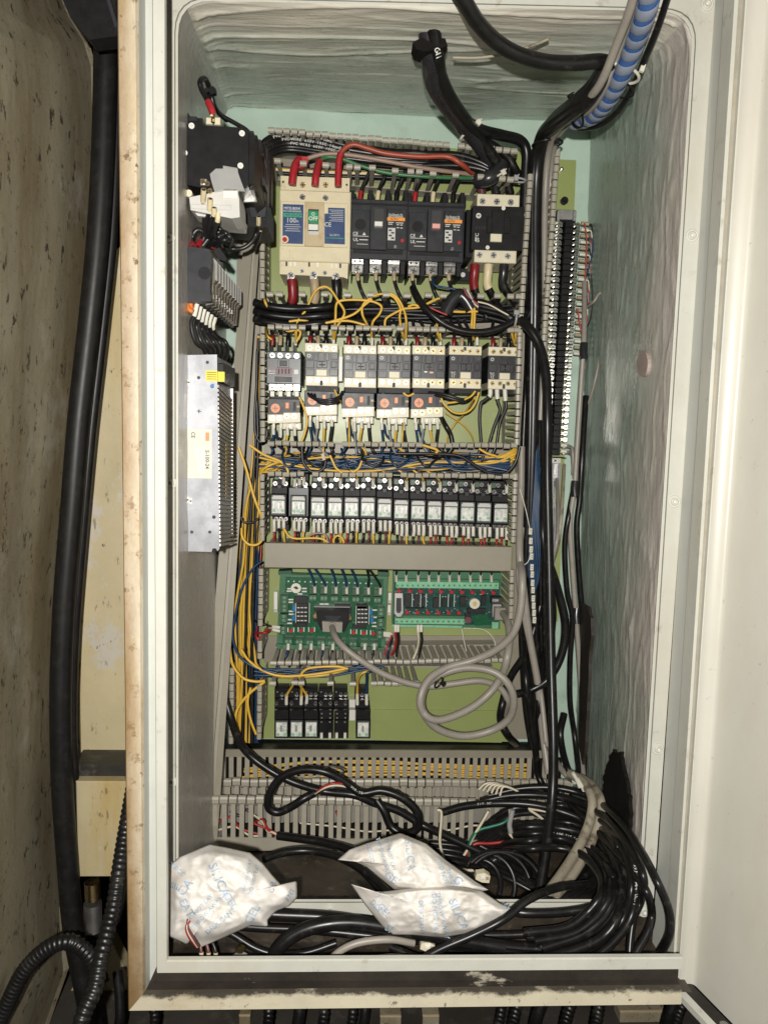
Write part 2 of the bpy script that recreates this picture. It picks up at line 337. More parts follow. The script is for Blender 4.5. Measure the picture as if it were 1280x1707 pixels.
cab = empty('electrical_cabinet', P(640, 1650, YF), 'tall open steel control cabinet with mint green inside and dirty beige door frame', 'cabinet')
def CB(mb, name, m, parent=None):
    # cabinet meshes are made in world coordinates
    me = mb.mesh(name, [MT[x] for x in (m if isinstance(m, (list, tuple)) else [m])]); o = link(name, me, parent or cab)
    if not parent: o.location = -cab.location
    return o
def rrect(tl, tr, br, bl, r, Y, n=7, k=14, rb=None):
    # rounded quadrilateral (pixels) as a world loop, returned as four sides (top, right, bottom, left), corners shared half and half
    cs = [Vector(p) for p in (tl, tr, br, bl)]; out = []; r0 = r
    for i in range(4):
        r = r0 if i < 2 or rb is None else rb
        p, c, q = cs[i-1], cs[i], cs[(i+1) % 4]; a = c+(p-c).normalized()*r; e = c+(q-c).normalized()*r
        arc = [((1-t)**2*a + 2*t*(1-t)*c + t*t*e) for t in [j/(n-1) for j in range(n)]]
        out.append(arc)
    sides = []
    for i in range(4):
        a = out[i][n//2:]; e = out[(i+1) % 4][:n//2+1]
        st = [a[-1].lerp(e[0], j/k) for j in range(1, k)]
        sides.append([P(v.x, v.y, Y) for v in a+st+e])
    return sides
fr = rrect((297, 0), (1156, 20), (1053, 1624), (298, 1622), 62, YF)
bk = rrect((374, 176), (984, 206), (957, 1322), (384, 1318), 26, .02)
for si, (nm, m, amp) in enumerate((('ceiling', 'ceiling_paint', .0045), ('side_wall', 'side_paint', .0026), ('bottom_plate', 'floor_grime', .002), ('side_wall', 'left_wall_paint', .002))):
    cols = []; M = 46 if si > 1 else 150; fs, bs = fr[si], bk[si]; n = len(fs)
    def refine(s, k_=8 if si == 1 else 5):
        o = []
        for a, c in zip(s, s[1:]): o += [a.lerp(c, j/k_) for j in range(k_)]
        return o+[s[-1]]
    fs, bs = refine(fs), refine(bs); n = len(fs); ctr = Vector((0, -.2, -.2)); nrm = []
    for j in range(n):
        tn = fs[min(j+1, n-1)]-fs[max(j-1, 0)]; nn = tn.cross(Vector((0, 1, 0))).normalized(); nrm.append(-nn if nn.dot(ctr-fs[j]) < 0 else nn)
    def ridge(q, k_): return (1-min(1, abs(noise.noise(q))*2.2))**k_
    for i in range(M+1):
        t = i/M; row = []
        for j in range(n):
            p = fs[j].lerp(bs[j], t); e = 0 if i == 0 else 1; edge = min(1, j/3, (n-1-j)/3)
            if si == 0: d = ridge(Vector((p.x*3.4, p.y*15, 1.3)), 9)*.0026 + ridge(Vector((p.x*6, p.y*34, 7)), 7)*.0009 + noise.noise(Vector((p.x*9, p.y*60, 3)))*.0007 + noise.noise(Vector((p.x*5, p.y*9, 0)))*.0022
            elif si == 1: d = ridge(Vector((5, p.y*26, p.z*9)), 8)*.0011 + noise.noise(Vector((2, p.y*70, p.z*34)))*.0006 + noise.noise(Vector((2, p.y*20, p.z*12)))*.0013 + max(0, noise.noise(Vector((8, p.y*46, p.z*40)))-.3)*.003
            else: d = noise.noise(p*18)*.0010
            row.append(p+nrm[j]*d*e*edge)
        cols.append(row)
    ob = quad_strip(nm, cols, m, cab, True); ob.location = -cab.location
b = MB(); b.hexa([P(360, 160, .021), P(1000, 190, .021), P(970, 1340, .021), P(370, 1340, .021)] + [p+Vector((0, .004, 0)) for p in (P(360, 160, .021), P(1000, 190, .021), P(970, 1340, .021), P(370, 1340, .021))])
CB(b, 'back_panel', 'mint_paint')
# flange ring round the opening
i0 = sum([s[:-1] for s in rrect((297, 0), (1156, 20), (1062, 1499), (298, 1499), 60, YF+.012, rb=12)], [])
i1 = sum([s[:-1] for s in rrect((297, 0), (1156, 20), (1062, 1499), (298, 1499), 60, YF, rb=12)], [])
i2 = sum([s[:-1] for s in rrect((293, -4), (1161, 16), (1067, 1503), (294, 1503), 60, YF, rb=12)], [])
i3 = sum([s[:-1] for s in rrect((292, -5), (1162, 15), (1068, 1504), (293, 1504), 60, YF+.003, rb=12)], [])
i4 = sum([s[:-1] for s in rrect((291, -6), (1163, 14), (1069, 1505), (292, 1505), 60, YF, rb=12)], [])
ou = sum([s[:-1] for s in rrect((250, -60), (1198, -50), (1087, 1527), (250, 1527), 1, YF)], [])
o2 = [p+Vector((0, .012, 0)) for p in ou]
b = MB(); rings = [i0, i1, i2, i3, i4, ou, o2]; n = len(i0); b.add(sum(rings, []), [(r*n+j, r*n+(j+1) % n, (r+1)*n+(j+1) % n, (r+1)*n+j) for r in range(6) for j in range(n)])
CB(b, 'flange', 'white_paint')
# socket screws sunk in the flange
b = MB(); pr = [(.0, .0062), (-.0008, .0062), (-.0008, .0052), (.0003, .0049), (.0003, .0041), (-.0022, .0038), (-.0026, .0030), (-.0026, .0017), (.0008, .0015), (.0008, 0.0001)]
vs = [(r*math.cos(2*math.pi*k/20), y, r*math.sin(2*math.pi*k/20)) for y, r in pr for k in range(20)]
b.add(vs, [(i*20+k, i*20+(k+1) % 20, (i+1)*20+(k+1) % 20, (i+1)*20+k) for i in range(len(pr)-1) for k in range(20)], 0, True)
scm = b.mesh('screw', MT['white_paint'])
for x, y in ((1177, 8), (1152, 393), (1123, 836), (1096, 1248), (1073, 1519), (281, 396), (284, 805), (285, 1303), (550, 1516)):
    o = link('screw', scm, cab, P(x, y, YF)-cab.location)
# tray below the opening and the grey return on the right
quad = lambda pts, th: pts + [p+th for p in pts]
zt = P(600, 1574, YF).z
x0, x1 = P(262, 1600, YF).x, P(1086, 1540, YF).x+.012
b = MB(); cols = []
for i in range(50):
    cols.append([Vector((x0+(x1-x0)*i/49, YF+.004-.075*j/8, zt+noise.noise(Vector((i*.35, j*.5, 2)))*.0015)) for j in range(9)])
quad_strip('tray', cols, 'floor_grime', cab, True).location = -cab.location
b = MB(); b.box(x0, x1, YF+.0045, YF+.009, zt-.02, P(600, 1522, YF).z); CB(b, 'tray_back', 'floor_grime')
b = MB(); b.hexa([P(1226, -40, -.397), P(1226+3, -40, -.397), P(1119+3, 1640, -.397), P(1119, 1640, -.397), P(1194, -40, YF-.0005), P(1199, -40, YF-.0005), P(1086, 1640, YF-.0005), P(1082, 1640, YF-.0005)])
CB(b, 'return_panel', 'grey_paint')
# outer frame with its rain gutter: left and bottom runs mitred at the corner
prof = [(0, -.434), (0, -.4385), (.012, -.440), (.25, -.440), (.285, -.437), (.33, -.424), (.52, -.424), (.555, -.439), (.60, -.4425), (.95, -.443), (.985, -.441), (1, -.436), (1, -.428)]
proB = [(0, -.434), (0, -.4385), (.02, -.440), (.24, -.440), (.25, -.437), (.26, -.433), (.59, -.433), (.61, -.438), (.63, -.442), (.95, -.443), (.985, -.441), (1, -.436), (1, -.428)]
def prow(i, kind):
    t, Y = prof[i] if kind != 'e' else proB[i]; tb = proB[i][0]; Yb = prof[i][1] if kind == 't' else proB[i][1]
    if kind == 't': return Vector((P(275-80*t, -60, -.44).x, Y, P(275, -60, -.44).z))
    if kind == 'c': return Vector((P(279-66*t, 1620, -.44).x, (prof[i][1]+Yb)/2, P(279, 1602+82*tb, -.44).z))
    return Vector((P(1136, 1620, -.44).x, Yb, P(1130, 1597+77*tb, -.44).z))
xo_, xi_ = P(205, 900, -.44).x, P(241, 900, -.44).x
edge_dirt('frame_paint', 0, xo_-.001, xo_+.020, (.20,.115,.04), .03, 30, (1,1,.3), .95); edge_dirt('frame_paint', 2, P(200, 1690, -.44).z, P(200, 1480, -.44).z, (.15,.09,.035), .2, 60, (1,1,1), .8)
edge_dirt('white_paint', 2, P(600, 1624, -.44).z+.0005, P(600, 1616, -.44).z, (.12,.10,.07), .010, 60, (.5,1,1), .0)
edge_dirt('sill_paint', 2, P(600, 1653, -.44).z+.001, P(600, 1658, -.44).z, (.035,.029,.023), .024, 34, (.7,1,1), .95)
frm = empty('door_frame', Vector((0, 0, 0))); frm.parent = cab; frm.location = -cab.location
for nm, a, e, mL, mB in (('inner_lip', 0, 4, 'white_paint', 'white_paint'), ('gutter', 4, 7, 'grey_paint', 'gutter_paint'), ('outer_lip', 7, 12, 'frame_paint', 'frame_paint')):
    for k1, k2, mm in (('t', 'c', mL), ('c', 'e', mB)):
        cols = []
        for s in range(25):
            cols.append([prow(i, k1).lerp(prow(i, k2), s/24) for i in range(a, e+1)])
        o = quad_strip(nm, cols, mm if not (nm == 'outer_lip' and k1 == 'c') else 'sill_paint', frm)
# right-hand seal beads
b = MB(); dy = Vector((0, .02, 0))
def bar(name, t0, t1, b0, b1, Y, m, yt=-40, yb=1640, parent=None):
    bb = MB(); q = [P(t0, yt, Y), P(t1, yt, Y), P(b1, yb, Y), P(b0, yb, Y)]; bb.hexa(quad(q, dy)); return CB(bb, name, m, parent)
bar('seal', 1226, 1233, 1119, 1123, -.402, 'white_paint'); bar('seal', 1233.3, 1244, 1123, 1129, -.397, 'seal_grey'); bar('seal', 1244.3, 1249, 1129, 1132, -.402, 'white_paint')
# door swung open to the right
dirv = Vector((.255, -.967, 0)); cols = []
door = empty('door', Vector((0, 0, 0))); door.parent = cab; door.location = -cab.location
for yy in [-60+i*(1640+60)/24 for i in range(25)]:
    f = (yy+40)/1680
    a0 = P(1249+(1132-1249)*f, yy, -.404); a1 = P(1277+(1150-1277)*f, yy, -.404); row = [a0+Vector((0, .01, 0)), a0, a1]
    # soft bend from the flange into the door sheet
    for th in (15, 35, 55, 72): r = .008; row.append(a1 + Vector((r*math.sin(math.radians(th)), 0, 0))*.6 + Vector((0, -r*(1-math.cos(math.radians(th))), 0)))
    last = row[-1]; row += [last+dirv*.03, last+dirv*.12, last+dirv*.25, last+dirv*.40]; cols.append(row)
quad_strip('door_sheet', cols, 'door_paint', door, True)
last = cols[-1]
b = MB(); p0 = P(1121, 1641, -.405); p1 = last[3]; e0 = p0+dirv*.30; e1 = p1+dirv*.30
b.hexa([p0, p1, e1, e0] + [p-Vector((0, 0, .002)) for p in (p0, p1, e1, e0)]); b.build('door_lip', MT['ledge_grime'], door)
b = MB(); u = Vector((.0035, 0, .002)); b.hexa([p0-u*.5, p0+u, e0+u, e0-u*.5] + [p-Vector((0, 0, .006)) for p in (p0-u*.5, p0+u, e0+u, e0-u*.5)]); b.build('door_edge', MT['white_paint'], door)
for t in (.055, .11, .19):
    b = MB(); c = (p0.lerp(p1, .55))+dirv*t; b.tube([c, c+Vector((0, 0, .0025))], .004, 10); b.build('rivet', MT['steel_dull'], door)
# filled hole and ragged black patch on the right wall, hole in the ceiling
def wallpt(px, py, off=.003):
    # point on the right inner wall under a pixel
    A = P(1156, 20, YF); B = P(984, 206, .02); Cc = P(1053, 1624, YF); n = (B-A).cross(Cc-A).normalized()
    if n.x > 0: n = -n
    d = P(px, py, 0)-CAM; t = (A+n*off-CAM).dot(n)/d.dot(n); return CAM+d*t, n
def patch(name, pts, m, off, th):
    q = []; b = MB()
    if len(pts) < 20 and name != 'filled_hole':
        r2 = random.Random(4); pp = []; jj = 1.3 if name == 'black_patch' else .35
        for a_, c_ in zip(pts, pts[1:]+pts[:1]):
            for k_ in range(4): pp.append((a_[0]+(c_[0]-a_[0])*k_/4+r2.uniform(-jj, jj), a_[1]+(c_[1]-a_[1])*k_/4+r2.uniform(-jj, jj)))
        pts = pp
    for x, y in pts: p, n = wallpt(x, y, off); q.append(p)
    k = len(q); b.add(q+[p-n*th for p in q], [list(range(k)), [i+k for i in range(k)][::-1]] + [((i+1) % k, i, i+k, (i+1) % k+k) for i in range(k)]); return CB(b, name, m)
patch('filled_hole', [(1070+9*math.cos(a), 606+22*math.sin(a)) for a in [i*math.pi/10 for i in range(20)]], 'plug_paint', .0012, .004)
patch('black_patch', [(1022, 1250), (1026, 1258), (1033, 1252), (1034, 1266), (1039, 1290), (1044, 1312), (1048, 1335), (1048, 1365), (1046, 1400), (1038, 1400), (1020, 1385), (1008, 1350), (1004, 1320), (1005, 1300), (1010, 1280), (1015, 1262)], 'hole_dark', .004, .004)  # thin black piece for the dark ragged shape on the wall
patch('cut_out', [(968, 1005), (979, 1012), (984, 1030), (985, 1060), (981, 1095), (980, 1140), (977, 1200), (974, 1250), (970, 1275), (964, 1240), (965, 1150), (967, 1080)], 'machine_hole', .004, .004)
# ------------------------------------------------------------------ plates
def plate(name, label, pts, Y, m, th=.003):
    q = [P(x, y, Y) for x, y in pts]; c = sum(q, Vector())/4; b = MB(); b.hexa([p-c for p in q] + [p-c+Vector((0, th, 0)) for p in q]); o = b.build(name, MT[m]); o.location = c; return tag(o, label, 'mounting plate')
plate('mounting_plate', 'large olive green mounting plate carrying the breakers and relays', [(438, 235), (884, 252), (852, 1236), (430, 1231)], 0, 'olive_plate')
sp = plate('mounting_plate', 'narrow olive green strip behind the tall terminal strip', [(917, 265), (960, 267), (930, 1036), (886, 1036)], .002, 'olive_plate')
for x, y, r, m in ((939, 336, 6, 'black_plastic'), (934, 284, 3, 'chrome'), (902, 1006, 5, 'black_plastic')):
    b = MB(); b.cyl(0, 0, -.006, 0, r*S(0), 14); b.cyl(0, 0, -.009, -.006, r*S(0)*.5, 8); link('bolt', b.mesh('bolt', MT[m]), sp, P(x, y, .002)-sp.location)
plate('cover_plate', 'plain olive plate with a seam at the bottom right of the panel', [(622, 1182.5), (838, 1185), (836, 1238), (622, 1234)], -.002, 'olive_plate', .0018)
# dirty ledge under the panel and the grey strip below it
q = [P(352, 1231, .015), P(912, 1237, .015), P(912, 1252, -.038), P(352, 1250, -.038)]
b = MB(); c = sum(q, Vector())/4; b.hexa([p-c for p in q] + [p-c-Vector((0, 0, .003)) for p in q]); o = b.build('ledge', MT['ledge_grime']); o.location = c
tag(o, 'black grimy ledge running under the green mounting plate', 'ledge')
# ------------------------------------------------------------------ wiring ducts
def finger_mesh(L, wd, cap=.0085, name='finger'):
    # along u (local x), stem runs from the tip (y=0) back to y=L; hooked cap at the tip
    b = MB(); t = .0009
    b.box(-wd*.30, wd*.30, .004, L, -t, t)
    n = 5; pts = [(-.0005, -.0032), (-.0022, -.0020), (-.0026, .0002), (-.0020, .0024), (-.0002, .0034), (.0022, .0030), (.0034, .0010), (.0052, .0009), (.0052, -.0009), (.0030, -.0010), (.0018, -.0034)]
    k = len(pts); w = wd*.46
    b.add([(-w, y, z) for y, z in pts] + [(w, y, z) for y, z in pts], [list(range(k)), list(range(k, 2*k))[::-1]] + [((i+1) % k, i, i+k, (i+1) % k+k) for i in range(k)])
    return b.mesh(name, MT['duct_grey'])
_fm = {}
def fmesh(L, wd):
    k = (round(L, 3), round(wd, 4))
    if k not in _fm: _fm[k] = finger_mesh(*k)
    return _fm[k]
def duct(label, rows, base=None, group='slotted wiring ducts', DEP=.1, floorY=-.003):
    # rows: (p0, p1, n or explicit list of fractions, vertical?, skip set, flip)
    allp = [P(*p, -DEP) for r in rows for p in r[:2]]; c = sum(allp, Vector())/len(allp); c.y = 0
    root = empty('wiring_duct', c, label, 'wiring duct', group)
    for r in rows:
        a, e, n, vert = P(*r[0], -DEP), P(*r[1], -DEP), r[2], r[3]; skip = r[4] if len(r) > 4 else ()
        fr_ = n if isinstance(n, list) else [(i+.5)/n for i in range(n)]; ln = (e-a).length
        pitch = ln/(len(fr_) if not isinstance(n, list) else r[5]); me = fmesh(DEP*.72, pitch*.92)
        for i, t in enumerate(fr_):
            if i in skip: continue
            p = a.lerp(e, t); o = link('finger', me, root, p-c+Vector((0, random.uniform(-.001, .001), random.uniform(-.0006, .0006))))
            o.rotation_euler = (random.uniform(-.02, .02) if not vert else 0, (math.pi/2 if vert else 0)+random.uniform(-.03, .03), 0)
        b = MB(); y0 = -DEP*.28; d = (e-a); t = Vector((0, 0, .0009)) if not vert else Vector((.0009, 0, 0))
        s = a-c-d*.0; f2 = e-c; s = Vector((s.x, y0, s.z)); f2 = Vector((f2.x, y0, f2.z)); bk_ = Vector((0, floorY-y0, 0))
        b.hexa([s-t, f2-t, f2+t, s+t, s-t+bk_, f2-t+bk_, f2+t+bk_, s+t+bk_]); b.build('duct_wall', MT['duct_grey'], root)
    if base:
        q = [P(x, y, floorY) - c for x, y in base]; b = MB(); b.hexa(q + [p+Vector((0, .002, 0)) for p in q]); b.build('duct_base', MT['lid_grey'], root)
    return root
def fx(xs, x0, x1): return [(x-x0)/(x1-x0) for x in xs]
duct('top wiring duct with a full upper row of grey hooked fingers', [
    ((446, 216), (862, 252), 33, False, (24,), 33),
    ((448, 267), (866, 300), fx([452, 463, 505, 542, 581, 594, 619, 657, 683, 697, 720, 758, 800, 836, 850], 448, 866), False, (), 33)], base=[(446, 262), (874, 290), (874, 308), (446, 302)])
duct('wiring duct between the breakers and the contactors full of black cables', [
    ((440, 490), (872, 494), fx([450, 466, 503, 540, 578, 616, 642, 677, 712, 737, 800, 828, 850, 864], 440, 872), False, (), 34),
    ((440, 545), (866, 551), fx([452, 465, 477, 489, 503, 524, 540, 556, 569, 582, 597, 609, 622, 636, 646, 665, 685, 697, 709, 722, 735, 748, 800, 850, 861], 440, 866), False, (), 34)], base=[(440, 505), (870, 510), (868, 552), (440, 546)])
duct('wiring duct full of blue and yellow wires above the relay row', [
    ((446, 739), (862, 743), 34, False, (9, 21)), ((446, 790), (860, 794), 34, False, (5, 17))], base=[(440, 738), (868, 742), (866, 788), (440, 785)])
duct('wiring duct under the circuit boards with its upper row complete', [
    ((450, 1105), (842, 1101), 32, False), ((450, 1139), (838, 1140), fx([455, 491, 502, 550, 587, 622, 633, 645, 657, 668, 680, 692], 450, 838), False, (), 32)], base=[(440, 1060), (850, 1060), (842, 1104), (440, 1105)])
duct('tall left wiring duct holding the yellow wire bundle', [
    ((437, 300), (437, 498), 15, True), ((437.5, 544), (438, 738), 15, True), ((437, 790), (437, 902), 9, True), ((435.5, 946), (434, 1044), 8, True), ((433.5, 1066), (433, 1098), 3, True),
    ((433, 1140), (432, 1232), 8, True), ((387, 1112), (385, 1240), 10, True)], base=[(396, 300), (440, 300), (434, 1232), (388, 1232)])
duct('right wiring duct holding the thick black cables beside the contactors', [
    ((884, 290), (866, 560), 22, True), ((866, 560), (861, 742), 15, True), ((859, 790), (855, 905), 10, True), ((853, 948), (851, 1056), 9, True), ((929, 250), (906, 570), 26, True)],
    base=[(872, 250), (922, 252), (880, 1232), (846, 1232)])
# closed lid over one duct
lid = Dev('duct_cover', 'smooth grey duct lid spanning the panel under the relay row', 'duct lid', 648, 929, -.102)
lid.part('lid', 'lid_grey', ('b', 439.5, 908, 857, 949.5, 0, 3, .5)); lid.part('lid_flange', 'lid_grey', ('b', 439.5, 908, 857, 909.2, 3, 12, 0)); lid.part('lid_flange', 'lid_grey', ('b', 439.5, 948, 857, 949.2, 3, 12, 0))
lid.part('duct_wall', 'duct_grey', ('b', 441, 916, 856, 917, 12, 98, 0)); lid.part('duct_wall', 'duct_grey', ('b', 441, 941, 856, 942, 12, 98, 0))
# leaning grey lid on the left
g = empty('duct_cover', P(380, 800, -.1), 'long leaning grey duct lid beside the power supply', 'duct lid')
def skewbar(name, tx0, tx1, bx0, bx1, Y0, Y1, dY, m, yt=330, yb=1420):
    q = [P(tx0, yt, Y0), P(tx1, yt, Y0), P(bx1, yb, Y1), P(bx0, yb, Y1)]; b = MB(); th = Vector((0, dY, 0)); b.hexa([p-g.location for p in q] + [p-g.location+th for p in q]); return b.build(name, MT[m], g)
skewbar('lid', 412, 427, 326, 343, -.052, -.142, .03, 'lid_grey'); skewbar('lid_flange', 427.2, 432, 343.2, 350, -.046, -.136, .03, 'duct_grey'); skewbar('lid_flange', 432.2, 438, 350.2, 361, -.05, -.14, .002, 'lid_grey')
# bottom ducts: three slotted walls one before the other
def slotwall(label, x0, x1, ytop0, ytop1, ybot0, ybot1, Y, n, cap, slot, skip=()):
    a, e = P(x0, ytop0, Y), P(x1, ytop1, Y); a2, e2 = P(x0, ybot0, Y), P(x1, ybot1, Y); c = (a+e)/2
    root = empty('wiring_duct', c, label, 'wiring duct', 'slotted wiring ducts'); H = ((a-a2).z+(e-e2).z)/2; pitch = (e-a).x/n
    b = MB(); t = .0011
    if cap:   # finger hangs from its hooked cap at the top down to the solid base
        hs = H*slot; b.box(-pitch*.27, pitch*.27, -t, t, -hs, -.004)
        pts = [(-.0030, -.0105), (-.0046, -.0080), (-.0046, -.0030), (-.0034, -.0006), (-.0008, .0004), (.0022, -.0004), (.0032, -.003), (.0012, -.0042), (.0012, -.0105)]
        w_ = pitch*.43; k = len(pts); b.add([(-w_, y, z) for y, z in pts]+[(w_, y, z) for y, z in pts], [list(range(k)), list(range(k, 2*k))[::-1]] + [((i+1) % k, i, i+k, (i+1) % k+k) for i in range(k)])
    else:
        hs = H*slot; b.box(-pitch*.29, pitch*.29, -t, t, -hs, 0)
    me = b.mesh('finger', MT['duct_grey'])
    for i in range(n):
        if i in skip: continue
        p = a.lerp(e, (i+.5)/n); o = link('finger', me, root, p-c+Vector((0, random.uniform(-.0006, .0006), random.uniform(-.0008, .0008) if cap else 0))); o.rotation_euler = (0, random.uniform(-.015, .015), 0)
    z0 = Vector((0, 0, -hs)); q = [a+z0-c, e+z0-c, e2-c, a2-c]; th = Vector((0, .0022, 0)); b = MB(); b.hexa([p-Vector((0, .0011, 0)) for p in q]+[p+Vector((0, .0011, 0)) for p in q]); b.build('duct_wall', MT['duct_grey'], root)
    return root, a-c, e-c
r1, a, e = slotwall('upper of the three bottom ducts with yellow wires behind its slots', 366, 914, 1261, 1263, 1345, 1345, -.04, 42, False, .62)
b = MB(); b.box(a.x, e.x, -.0014, .0014, 0, P(600, 1250, -.04).z-P(600, 1262, -.04).z); b.build('duct_wall', MT['lid_grey'], r1)
slotwall('middle of the three bottom ducts with wide hooked caps', 358, 952, 1297, 1299, 1400, 1400, -.085, 41, True, .75)
r3, a, e = slotwall('front of the three bottom ducts with long fingers and round slot ends', 352, 965, 1325, 1334, 1415, 1411, -.135, 42, True, .83, (30,))
b = MB(); q = [P(352, 1416, -.137), P(965, 1412, -.137), P(965, 1400, -.05), P(352, 1402, -.05)]; c = r3.location; b.hexa([p-c for p in q]+[p-c-Vector((0, 0, .002)) for p in q]); b.build('duct_base', MT['duct_grey'], r3)
# ------------------------------------------------------------------ machine left of the cabinet
q = [P(-120, -80, -.56), P(152, -80, -.24), P(96, 1720, -.24), P(-120, 1760, -.56)]
edge = [(92, -40), (110, 20), (140, 70), (152, 110), (156, 240), (150, 420), (134, 620), (118, 800), (102, 960), (94, 1150), (94, 1350), (100, 1540), (106, 1620), (64, 1740)]
b = MB(); near = [P(-160, y, -.58) for x, y in edge]; far = [P(x, y, -.26) for x, y in edge]
o = quad_strip('machine_cover', [[n_.lerp(f_, t) for t in (0, .25, .5, .75, 1)]+[f_+Vector((.004, .006, 0)), f_+Vector((-.01, .05, 0))] for n_, f_ in zip(near, far)], 'machine_beige', None, False)
o.location = (0, 0, 0); tag(o, 'dull beige machine cover speckled with oil at the far left', 'machine cover')
col = Dev('machine_column', 'yellowed beige machine column with scraped paint beside the cabinet', 'machine column', 170, 900, -.28)
col.part('column', 'machine_yellow', ('p', [(168, 440), (236, 380), (236, 1268), (118, 1268), (118, 700)], 0, 120)); col.part('ledge', 'ledge_grime', ('b', 118, 1275, 222, 1296, -38, 60, 1)); col.part('side_plate', 'machine_beige', ('b', 120, 1100, 133, 1268, -3, 5, .5))
jb = Dev('junction_box', 'stained beige box with a metal gland below it beside the frame', 'junction box', 168, 1380, -.33)
jb.part('housing', 'machine_yellow', ('b', 127, 1296, 226, 1470, 0, 60, 1.2)); 
b = MB(); t0 = P(154, 1470, -.31)-jb.o0; t1 = P(155, 1498, -.31)-jb.o0; t2 = P(155, 1512, -.31)-jb.o0; t3 = P(156, 1550, -.31)-jb.o0
b.tube([t0, t1], .0085, 6); b.build('gland_nut', MT['brass'], jb.o); b = MB(); b.tube([t1.lerp(t2, .5), t3], .0092, 16); b.build('gland_sleeve', MT['steel_dull'], jb.o)
brk = Dev('bracket', 'dark grey sloping bracket in the top left corner', 'bracket', 150, 30, -.40)
brk.part('plate', 'black_plastic', ('p', [(88, -40), (190, -40), (196, 60), (150, 66), (118, 30)], 0, 20)); brk.part('rib', 'charcoal', ('p', [(166, -40), (172, -40), (196, 40), (192, 46)], -6, 0))
blk = Dev('machine_column', 'black sheet filling the dark background behind the rubber hose at the upper left', 'machine column', 170, 250, -.16)  # black sheet for the dark background, not a machine column
blk.part('column', 'hole_dark', ('b', 90, -60, 250, 520, 0, 40, 0))  # flat black sheet paints in the dark background
def hose(pts, r, label, m='hose_dusty', ribs=0, name='hose', cat='hose', group=None, Y=-.36, lob=.16):
    q = path(pts, Y, 10); ym = Y if len(pts[0]) < 3 else sum(p[2] for p in pts)/len(pts); rr = r*S(ym); b = MB()
    if ribs:
        # resample densely and pulse the radius
        L = 0; res = [q[0]]; step = ribs/4
        for a_, c_ in zip(q, q[1:]):
            d = (c_-a_).length
            while L+d >= step and d > 1e-9:
                a_ = a_.lerp(c_, (step-L)/d); d = (c_-a_).length; res.append(a_); L = 0
            L += d
        rad = [rr*(1-lob if i % 4 == 0 else (1 if i % 4 == 2 else 1-lob*.35)) for i in range(len(res))]
        b.tube([p-res[0] for p in res], rr, 14, 0, rad); o = b.build(name, MT[m]); o.location = res[0]
    else:
        b.tube([p-q[0] for p in q], rr, 16); o = b.build(name, MT[m]); o.location = q[0]
    return tag(o, label, cat, group)
hose([(176, 40), (176, 120), (172, 260), (164, 400), (150, 540), (132, 700), (120, 850), (108, 1000), (102, 1150), (104, 1300), (112, 1420), (122, 1540), (140, 1640), (160, 1740)], 18, 'thick black rubber hose running the full height at left', Y=-.34)
hose([(196, 60), (196, 200), (188, 380), (172, 540), (152, 720), (136, 900), (124, 1060), (120, 1200), (124, 1320), (130, 1450)], 9, 'thinner black hose hugging the right of the thick rubber hose', Y=-.325)
hose([(246, 1200, -.30), (226, 1290, -.335), (210, 1380, -.37), (199, 1450, -.40), (190, 1510, -.42), (178, 1560, -.44), (168, 1600, -.455), (158, 1650, -.47), (140, 1690, -.48), (128, 1740, -.49)], 14, 'shiny black corrugated conduit rising behind the lower left frame corner', 'rubber', .0052, 'conduit', 'conduit')
hose([(-20, 1740), (10, 1680), (40, 1620), (80, 1580), (118, 1570), (145, 1588), (160, 1610), (170, 1640)], 14.5, 'black corrugated conduit arching at the bottom left corner', 'rubber', .0042, 'conduit', 'conduit', Y=-.42)
hose([(150, 1560), (140, 1620), (150, 1700), (156, 1760)], 14, 'black hose dropping below the metal gland', Y=-.31)
for i, (xa, xb, r) in enumerate(((196, 205, 9), (232, 262, 9), (440, 452, 10), (505, 503, 11), (540, 544, 10), (590, 592, 9), (610, 612, 9), (845, 838, 10), (880, 862, 12), (930, 900, 12), (975, 950, 12), (1010, 1000, 12), (1150, 1120, 10), (1170, 1135, 10))):
    hose([(xa, 1620, -.30), (xb-4, 1690, -.33), (xb-14, 1760, -.36), (xb-20, 1900, -.38)], r, '%s conduit under the cabinet sill, %s from the left' % ('corrugated' if i % 3 else 'smooth', ORD[i]), 'rubber', .005 if i % 3 else 0, 'conduit', 'conduit', 'conduits hanging under the cabinet')
for x0, x1, y0, lb in ((398, 418, 1692, 'small beige block in the gap under the sill at left'), (703, 733, 1692, 'beige slat under the sill right of the first conduits'), (632, 670, 1693, 'beige slat under the sill below the left desiccant bag edge'), (1028, 1115, 1685, 'beige plate under the right end of the sill')):
    d = Dev('bracket', lb, 'bracket', (x0+x1)/2, 1700, -.26); d.part('plate', 'machine_beige', ('b', x0, y0, x1, 1720, 0, 20, .6)); d.part('edge', 'tan_sleeve', ('b', x0, y0, x1, y0+2, -2, 0, 0))
d = Dev('machine_column', 'pale beige machine base at the bottom left behind the conduits', 'machine base', 230, 1700, -.2)
d.part('column', 'machine_yellow', ('p', [(80, 1720), (170, 1560), (182, 1560), (260, 1720)], 0, 20)); d.part('foot', 'machine_beige', ('b', 80, 1722, 300, 1760, -5, 30, 1))
# ================================================================== electrical devices on the plate
def many(dev_o, m): return m
